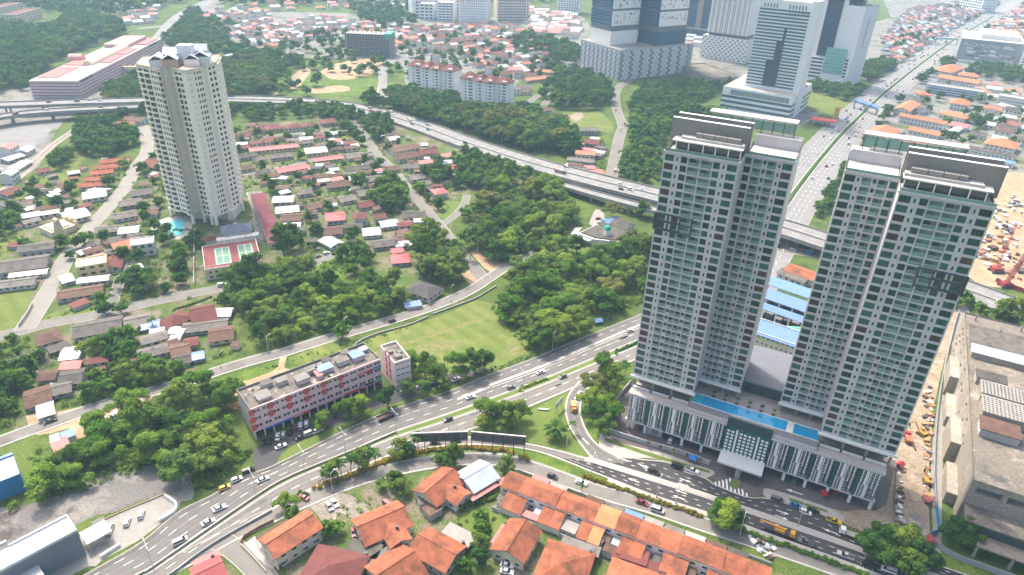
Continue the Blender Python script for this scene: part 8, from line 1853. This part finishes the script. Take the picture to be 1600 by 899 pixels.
g = G(1418, 688, .08); t = thing('site_lorry', 'red cab lorry on the dirt road beside the tower', 'lorry', tuple(g), 1.3); q = MB(); q.box(-3, 1.2, -1.2, 1.2, .9, 2., M('skip_rust', (.3, .12, .08))); q.build('tipper_bed', t); q = MB(); extr(q, [(1.4, .6), (3.2, .6), (3.2, 1.6), (2.9, 2.6), (1.4, 2.6)], 1.15, 1.05, PA['red']); q.build('cab', t); q = MB(); q.box(3.02, 3.15, -.9, .9, 1.6, 2.3, car_gl); q.build('windscreen', t); wheels(t, (-2, -.8, 2.2), 1.05, .5)
def excavator(px, py, rz, mat, label):
    g = G(px, py, .06); t = thing('excavator', label, 'excavator', tuple(g), rz)
    for s_ in (-1, 1): q = MB(); q.box(-1.8, 1.8, s_ * 1.1 - .3, s_ * 1.1 + .3, 0, .8, metal_dk); q.build('track', t)
    q = MB(); q.box(-1.6, 1.3, -1.2, 1.2, .85, 1.9, mat); q.build('house', t); q = MB(); q.box(.1, 1.3, -1.15, -.1, 1.92, 2.9, mat); q.box(.2, 1.34, -1.05, -.2, 2.1, 2.8, car_gl); q.build('cab', t)
    q = MB(); q.bar((1.2, .4, 1.6), (4., .4, 4.), .28, mat); q.bar((4., .4, 4.), (6., .4, 1.6), .22, mat, 4, .18); q.build('arm', t); q = MB(); q.bar((6., .4, 1.6), (5.4, .4, .5), .5, metal_dk, 5, .3); q.build('bucket', t)
excavator(1440, 680, 2., M('digger_yellow', (.36, .22, .05), .5, .2), 'yellow excavator beside the stacks on the dirt road'); excavator(196, 640, .4, M('digger_orange', (.6, .14, .04), .5, .1), 'orange excavator on bare earth beside the village road'); excavator(1448, 755, 1.2, MATS['digger_yellow'], 'yellow digger between the board stacks lower on the dirt road')
g = G(1429, 703); t = thing('motorcycle', 'dark motorcycle on the dirt road beside the tower', 'motorcycle', tuple(g), 1.4); q = MB(); q.box(-.6, .5, -.15, .15, .5, 1., metal_dk); q.build('body', t)
for x in (-.65, .65): MB().bar((x, -.06, .32), (x, .06, .32), .32, rubber, 10).build('wheel', t)
g = G(572, 182, 0); c = EXP[1][np.argmin(((EXP[1] - g[:2]) ** 2).sum(1))]; kx = int(np.argmin(((EXP[1] - G(591, 176, 1.6)[:2]) ** 2).sum(1))); d = EXP[1][kx + 1] - EXP[1][kx]; p_ = EXP[1][kx]
t = thing('bus', 'dark red bus on the expressway', 'bus', (p_[0] - 2, p_[1] - 4, EXP[2][kx] + .05), math.atan2(d[1], d[0])); q = MB(); q.box(-5.5, 5.5, -1.25, 1.25, .5, 3., PA['maroon']); q.build('body', t); q = MB(); q.box(-5.2, 5.56, -1.29, 1.29, 1.6, 2.4, car_gl); q.build('window_band', t); wheels(t, (-3.6, 3.6), 1.15, .5)
kx = int(np.argmin(((EXP[1] - G(870, 268, 6.)[:2]) ** 2).sum(1))); d = EXP[1][kx + 1] - EXP[1][kx]; p_ = EXP[1][kx]
t = thing('tanker_lorry', 'grey tanker lorry on the expressway bend', 'lorry', (p_[0] - 1, p_[1] - 4, EXP[2][kx] + .05), math.atan2(d[1], d[0])); MB().bar((-5, 0, 2), (3, 0, 2), 1.2, M('tank_brown', (.3, .24, .22), .5, .1), 12).build('tank', t); q = MB(); q.box(3.2, 5.6, -1.2, 1.2, .5, 3., PA['grey']); q.build('cab', t); wheels(t, (-4, -2.8, 4.4), 1.1, .5)

# ================================================================== street furniture
def lamp(px, py, h_, arms, label, grp, rz=0., z=0.):
    g = G(px, py, z); t = thing('street_lamp', label, 'street lamp', (g[0], g[1], z), rz, grp)
    MB().bar((0, 0, 0), (0, 0, h_), .14, metal_lt, 6, .07).build('pole', t); MB().bar((0, 0, 0), (0, 0, .8), .28, concrete, 6).build('base', t)
    for s_ in arms:
        q = MB(); q.bar((0, 0, h_), (0, s_ * 2.2, h_ + .35), .06, metal_lt); ar = q.build('arm', t); q = MB(); q.box(-.14, .14, s_ * 2.2 - .35, s_ * 2.2 + .35, h_ + .3, h_ + .42, metal_lt); q.build('lamp_head', ar)
MLG = 'lamps on the main road median'
for px, py, lb in ((240, 888, 'near the car park entrance'), (401, 777, 'opposite the parked yellow car'), (476, 737, 'below the shop block'), (540, 710, 'beside the palms'), (619, 678, 'where the barrier ends'), (817, 612, 'on the grass median above the triangle lawn')): lamp(px, py, 11., (-1, 1), 'tall double arm lamp on the median ' + lb, MLG, HM)
for px, py, lb in ((923, 743, 'before the first terrace porch'), (1026, 778, 'beside the service road van'), (1056, 787, 'near the parked silver van'), (1246, 823, 'beside the crane truck'), (885, 700, 'at the tip of the triangle lawn'), (863, 548, 'in front of the wood'), (520, 770, 'by the vacant lot'), (1155, 838, 'by the hedge'), (345, 575, 'on the village road'), (420, 552, 'on the village road near the weeds'), (540, 524, 'on the village road near the field corner'), (705, 472, 'on the village road near the junction'), (70, 665, 'on the dusty road near the depot')): lamp(px, py, 9. if px > 400 else 7.5, (1,), 'single arm street lamp ' + lb, 'single arm lamps', AW)
# footbridge gantry over the avenue, petrol station, sign, barrier walls
P = resample(gpx(M1[:8]), step=2.); q = MB(); thick(q, offs(P, -.4), .5, .06, .95, concrete_lt); br = q.build('median_barrier'); tag(br, 'pale concrete barrier along the middle of the main road', 'barrier')
P = resample(gpx([(225, 922), (267, 899), (335, 850), (425, 799)]), step=2.); q = MB(); thick(q, P, .3, 0, 1., M('rail_stain', (.3, .31, .33), .7, .2, .5)); tag(q.build('guard_rail'), 'grey guard rail between the main road and the service road', 'guard rail')
a, b = G(1336, 158, 7.), G(1372, 170, 7.); loc = (a[0], a[1], 0); rz = math.atan2(b[1] - a[1], b[0] - a[0]); L = float(np.hypot(*(b - a)[:2])); t = thing('footbridge', 'blue roofed footbridge across the avenue', 'footbridge', loc, rz); q = MB(); q.box(0, L, -1.6, 1.6, 6, 6.5, concrete); q.build('deck', t); q = MB(); q.box(-.5, L + .5, -2., 2., 8.8, 9.1, M('bridge_blue', (.05, .22, .6), .5, .1)); q.build('roof', t); q = MB(); q.box(0, L, -1.7, -1.55, 6.5, 7.8, MATS['bridge_blue']); q.build('railing', t)
for x in (.5, L / 2, L - .5): q = MB(); q.box(x - .5, x + .5, -.6, .6, 0, 6, concrete); q.build('pier', t)
for x in (.5, L * .33, L * .66, L - .5): q = MB(); q.box(x - .1, x + .1, 1.4, 1.6, 6.5, 8.8, metal_dk); q.build('post', t)
a, b = G(1462, 60, 8.), G(1498, 62, 8.); loc = (a[0], a[1], 0); rz = math.atan2(b[1] - a[1], b[0] - a[0]); L = float(np.hypot(*(b - a)[:2])); t = thing('footbridge', 'pale green footbridge high up the avenue before the grey mall', 'footbridge', loc, rz); q = MB(); q.box(0, L, -2, 2, 7, 9.5, M('bridge_green', (.35, .55, .52), .6, .1)); q.build('deck', t); q = MB(); q.box(-.3, L + .3, -2.3, 2.3, 9.5, 9.8, concrete_lt); q.build('roof', t)
for x in (1., L / 2, L - 1): q = MB(); q.box(x - .6, x + .6, -.6, .6, 0, 7, concrete); q.build('pier', t)
c = G(1287, 188, 5.); t = thing('petrol_station', 'red petrol station canopy beside the striped tower', 'petrol station', (c[0], c[1], 0), -.4); q = MB(); q.box(-11, 11, -6, 6, 5, 5.8, M('canopy_red', (.5, .08, .05), .6, .1)); q.build('canopy', t)
for x in (-8, 0, 8): q = MB(); q.box(x - .4, x + .4, -.4, .4, 0, 5, tw_white); q.build('post', t)
q = MB(); q.box(-9, 6, 8, 14, 0, 4, wall_white, red_sheet); q.build('shop', t)
c = G(1305, 186); t = thing('price_sign', 'yellow and orange totem sign beside the petrol station', 'sign', (c[0], c[1], 0), -.4); q = MB(); q.box(-2.4, 2.4, -.4, .4, 1.5, 12, M('totem_yellow', (.7, .38, .05), .6, .1)); q.build('panel', t); q = MB(); q.box(-.6, .6, -.3, .3, 0, 1.5, metal_dk); q.build('post', t)
c = G(873, 641); t = thing('road_sign', 'grey back of a road direction sign on the triangle lawn', 'sign', (c[0], c[1], 0), HR + .5); q = MB(); q.box(-3.2, 3.2, -.06, .06, 2.6, 5.4, metal_lt); q.build('panel', t)
for x in (-2.2, 2.2): MB().bar((x, -.14, 0), (x, -.14, 5.2), .08, metal_dk).build('post', t)
c = G(849, 641); t = thing('concrete_culvert', 'pale concrete slab lying on the triangle lawn', 'slab', (c[0], c[1], 0), HR - .6); q = MB(); q.box(-2., 2., -.4, .4, 0, .5, concrete_lt); q.build('slab', t); q = MB(); q.box(-2.2, 2.2, -.5, .5, .5, .62, concrete_lt); q.build('cap', t)
c = G(1082, 722); t = thing('play_tent', 'small blue pyramid tent with red legs on the podium pavement', 'tent', (c[0], c[1], 0), AW); q = MB(); q.bar((0, 0, 2.2), (0, 0, 3.6), 2., M('tent_blue', (.03, .2, .62), .6, .1), 4, .1); q.build('roof', t)
for x in (-1.2, 1.2):
    for y in (-1.2, 1.2): MB().bar((x, y, 0), (x, y, 2.2), .12, PA['red']).build('leg', t)
for i, (px, py) in enumerate(((1011, 700), (1030, 707), (1050, 713), (1071, 721), (1092, 728))):
    g = G(px, py); t = thing('street_sapling', f'{ords[i]} young yellowish tree along the podium wall, counted from the slip road', 'tree', (g[0], g[1], 0)); MB().bar((0, 0, 0), (0, 0, 2.2), .06, bark_pale).build('trunk', t)
    V_, F_ = leaf_cloud(np.array([[0, 0, 2.6], [.2, .1, 3.2]]), np.array([.7, .6]), 160, .2, np.random.default_rng(i)); O('crown', quadmesh('crown', V_, F_, leafO), t)
for px, py, ds in ((1405, 730, 'red tarpaulin on the site by the tower corner'), (1453, 848, 'red and white water tank at the blue hoarding'), (1448, 785, 'red tarpaulin between the stacks on the dirt road'), (1305, 772, 'red awning under the podium corner'), (1288, 776, 'small red barrier under the podium')):
    g = G(px, py); t = thing('tarpaulin', ds, 'tarpaulin', (g[0], g[1], 0), rnd.uniform(0, 2)); q = MB(); roof_mesh(q, 3., 2.4, 1.4, .7, .1, PA['red'], 0); q.build('sheet', t)
    for x in (-1.3, 1.3): MB().bar((x, 0, 0), (x, 0, 1.8), .06, metal_dk).build('post', t)
c = G(934, 506); t = thing('blue_tarpaulin', 'small blue tarpaulin tent at the road edge of the wood', 'tarpaulin', (c[0], c[1], 0), .3); q = MB(); roof_mesh(q, 4., 3.4, 1.8, 1., .1, blue_sheet, 0); q.build('sheet', t)
for i, x in enumerate((30, 34.5, 39, 43.5, 48, 52.5)):
    p_ = np.array([TO[0] + math.cos(TY) * x - math.sin(TY) * 11.6, TO[1] + math.sin(TY) * x + math.cos(TY) * 11.6]); t = thing('potted_palm', f'{ords[i]} potted palm along the podium pool, counted from the shallow end', 'plant', (p_[0], p_[1], 19.)); t.scale = (.42,) * 3; O('crown', PALM[1][0], t); O('trunk', PALM[1][1], t); q = MB().bar((0, 0, 0), (0, 0, 1.4), 1.4, brown_sheet, 8, 1.7); q.build('pot', t)
# ================================================================== haze
hz = MB(); hz.box(-4300, 4300, -700, 6600, -1.5, 205, concrete); me = bpy.data.meshes.new('haze'); me.from_pydata(hz.v, [], hz.f); me.update()
hm = bpy.data.materials.new('haze'); hm.use_nodes = True
for n in list(hm.node_tree.nodes):
    if n.type == 'BSDF_PRINCIPLED': hm.node_tree.nodes.remove(n)
pv = hm.node_tree.nodes.new('ShaderNodeVolumePrincipled')
pv.inputs['Color'].default_value = HAZE_C; pv.inputs['Density'].default_value = HAZE; pv.inputs['Anisotropy'].default_value = .1
hm.node_tree.links.new(pv.outputs[0], hm.node_tree.nodes['Material Output'].inputs['Volume'])
me.materials.append(hm); stuff(O('haze', me))

# ================================================================== labels: each one singles out its thing
LM = [('the long mall', 150, 105), ('the condominium tower', 300, 220), ('the free form pool', 270, 357), ('the tennis courts', 360, 405), ('the temple', 90, 365), ('the railway', 50, 262), ('the orange roof rows', 160, 268), ('the black roofed house', 662, 446), ('the street junction', 700, 352), ('the white shed', 492, 231), ('the maroon terrace row', 416, 340),
      ('the bare earthworks', 520, 118), ('the unfinished block', 580, 70), ('the white flats', 715, 140), ('the mosque', 948, 362), ('the winding road', 968, 190), ('the striped tower', 1200, 130), ('the footbridge', 1355, 160), ('the grey mall', 1540, 85), ('the slab tower', 1350, 70), ('the hospital', 730, 20), ('the maroon house', 318, 480), ('the depot', 100, 700), ('the shop block', 490, 630), ('the grass field', 690, 530),
      ('the gravel lot', 230, 745), ('the billboards', 735, 690), ('the palms', 560, 735), ('the triangle lawn', 850, 660), ('the podium', 1150, 680), ('the terrace row', 980, 800), ('the maroon roofed house', 515, 880), ('the little lawn', 765, 815), ('the frontage road trees', 1400, 880), ('the derelict mall', 1530, 700), ('the crane site', 1570, 400), ('the pale street', 70, 460), ('the petrol station', 1288, 185), ('the orange compound', 1470, 170), ('the flyover', 60, 165), ('the blue glass tower', 960, 60), ('the tower crane', 550, 60), ('the car park', 220, 810), ('the showroom', 50, 870), ('the dirt road', 1432, 760)]
FL = {'trees ', 'village', 'far town'}
def oc_(n): return ords[n] if n < len(ords) else None
bpy.context.view_layer.update()
byl = {}
for o in THINGS: byl.setdefault(o['label'], []).append(o)
ORD = ['first', 'second', 'third', 'fourth', 'fifth', 'sixth', 'seventh', 'eighth', 'ninth', 'tenth', 'eleventh', 'twelfth', 'thirteenth', 'fourteenth', 'fifteenth', 'sixteenth', 'seventeenth', 'eighteenth', 'nineteenth', 'twentieth']
ORD += ['twenty-' + w_ for w_ in ORD[:9]] + ['thirtieth'] + ['thirty-' + w_ for w_ in ORD[:9]] + ['fortieth'] + ['forty-' + w_ for w_ in ORD[:9]]
def words(s): return len(s.replace('-', ' ').split())
taken = {l for l, v in byl.items() if len(v) == 1}
for lab, objs in sorted(byl.items()):
    if len(objs) == 1: continue
    sub = {}
    for o in objs:
        x, y, z = o.location; u, v = PX(x, y, z)
        nm, a, b = min(LM, key=lambda L: (L[1] - u) ** 2 + ((L[2] - v) * 1.7) ** 2); dx, dy = u - a, (v - b) * 1.7
        rel = ('right of ' if dx > 0 else 'left of ') if abs(dx) > abs(dy) else ('below ' if dy > 0 else 'above ')
        sub.setdefault(rel + nm, []).append((u, v, o))
    for rel, L in sub.items():
        L.sort(key=lambda q: (q[0], q[1]))
        for i, (u, v, o) in enumerate(L):
            base = lab
            for cut in (' in the wood between the grass field and the expressway', ' in the thicket between the tennis courts and the village road', ' in the tall belt beside the expressway and white flats', ' in the scrub between the winding road and the striped tower', ' in the belt of trees above the gravel lot', ' among the village houses', ' among the far town houses', ' in the overgrown plot at the left edge', ' in the far forest behind the long mall', ' beside the village street junction', ' broadleaf'):
                if words(base) + words(rel) + 4 > 16: base = base.replace(cut, '')
            n = len(L)
            new = f'{base}, {rel}' if n == 1 else f'{base}, {rel}, {ORD[min(i, 48)]} from left' if i < n - 1 or n > 49 else f'{base}, {rel}, the rightmost'
            if words(new) > 16: new = new.replace(' from left', '')
            k = 0
            while new in taken and k < 12:
                k += 1; new = f'{base}, {rel}, {ORD[min(i + k, 48)]} from left'
            taken.add(new); o['label'] = new
for o in THINGS:
    l = o['label']
    for a, b in ((' from left', ''), (' counted from', ' from'), (' broadleaf', ''), (' parked', ''), (', the rightmost', ' end'), (' of the', ' of'), (' and the ', ' and '), (' in front of the ', ' before '), (' beside the ', ' by ')):
        if words(l) > 16: l = l.replace(a, b)
    o['label'] = l
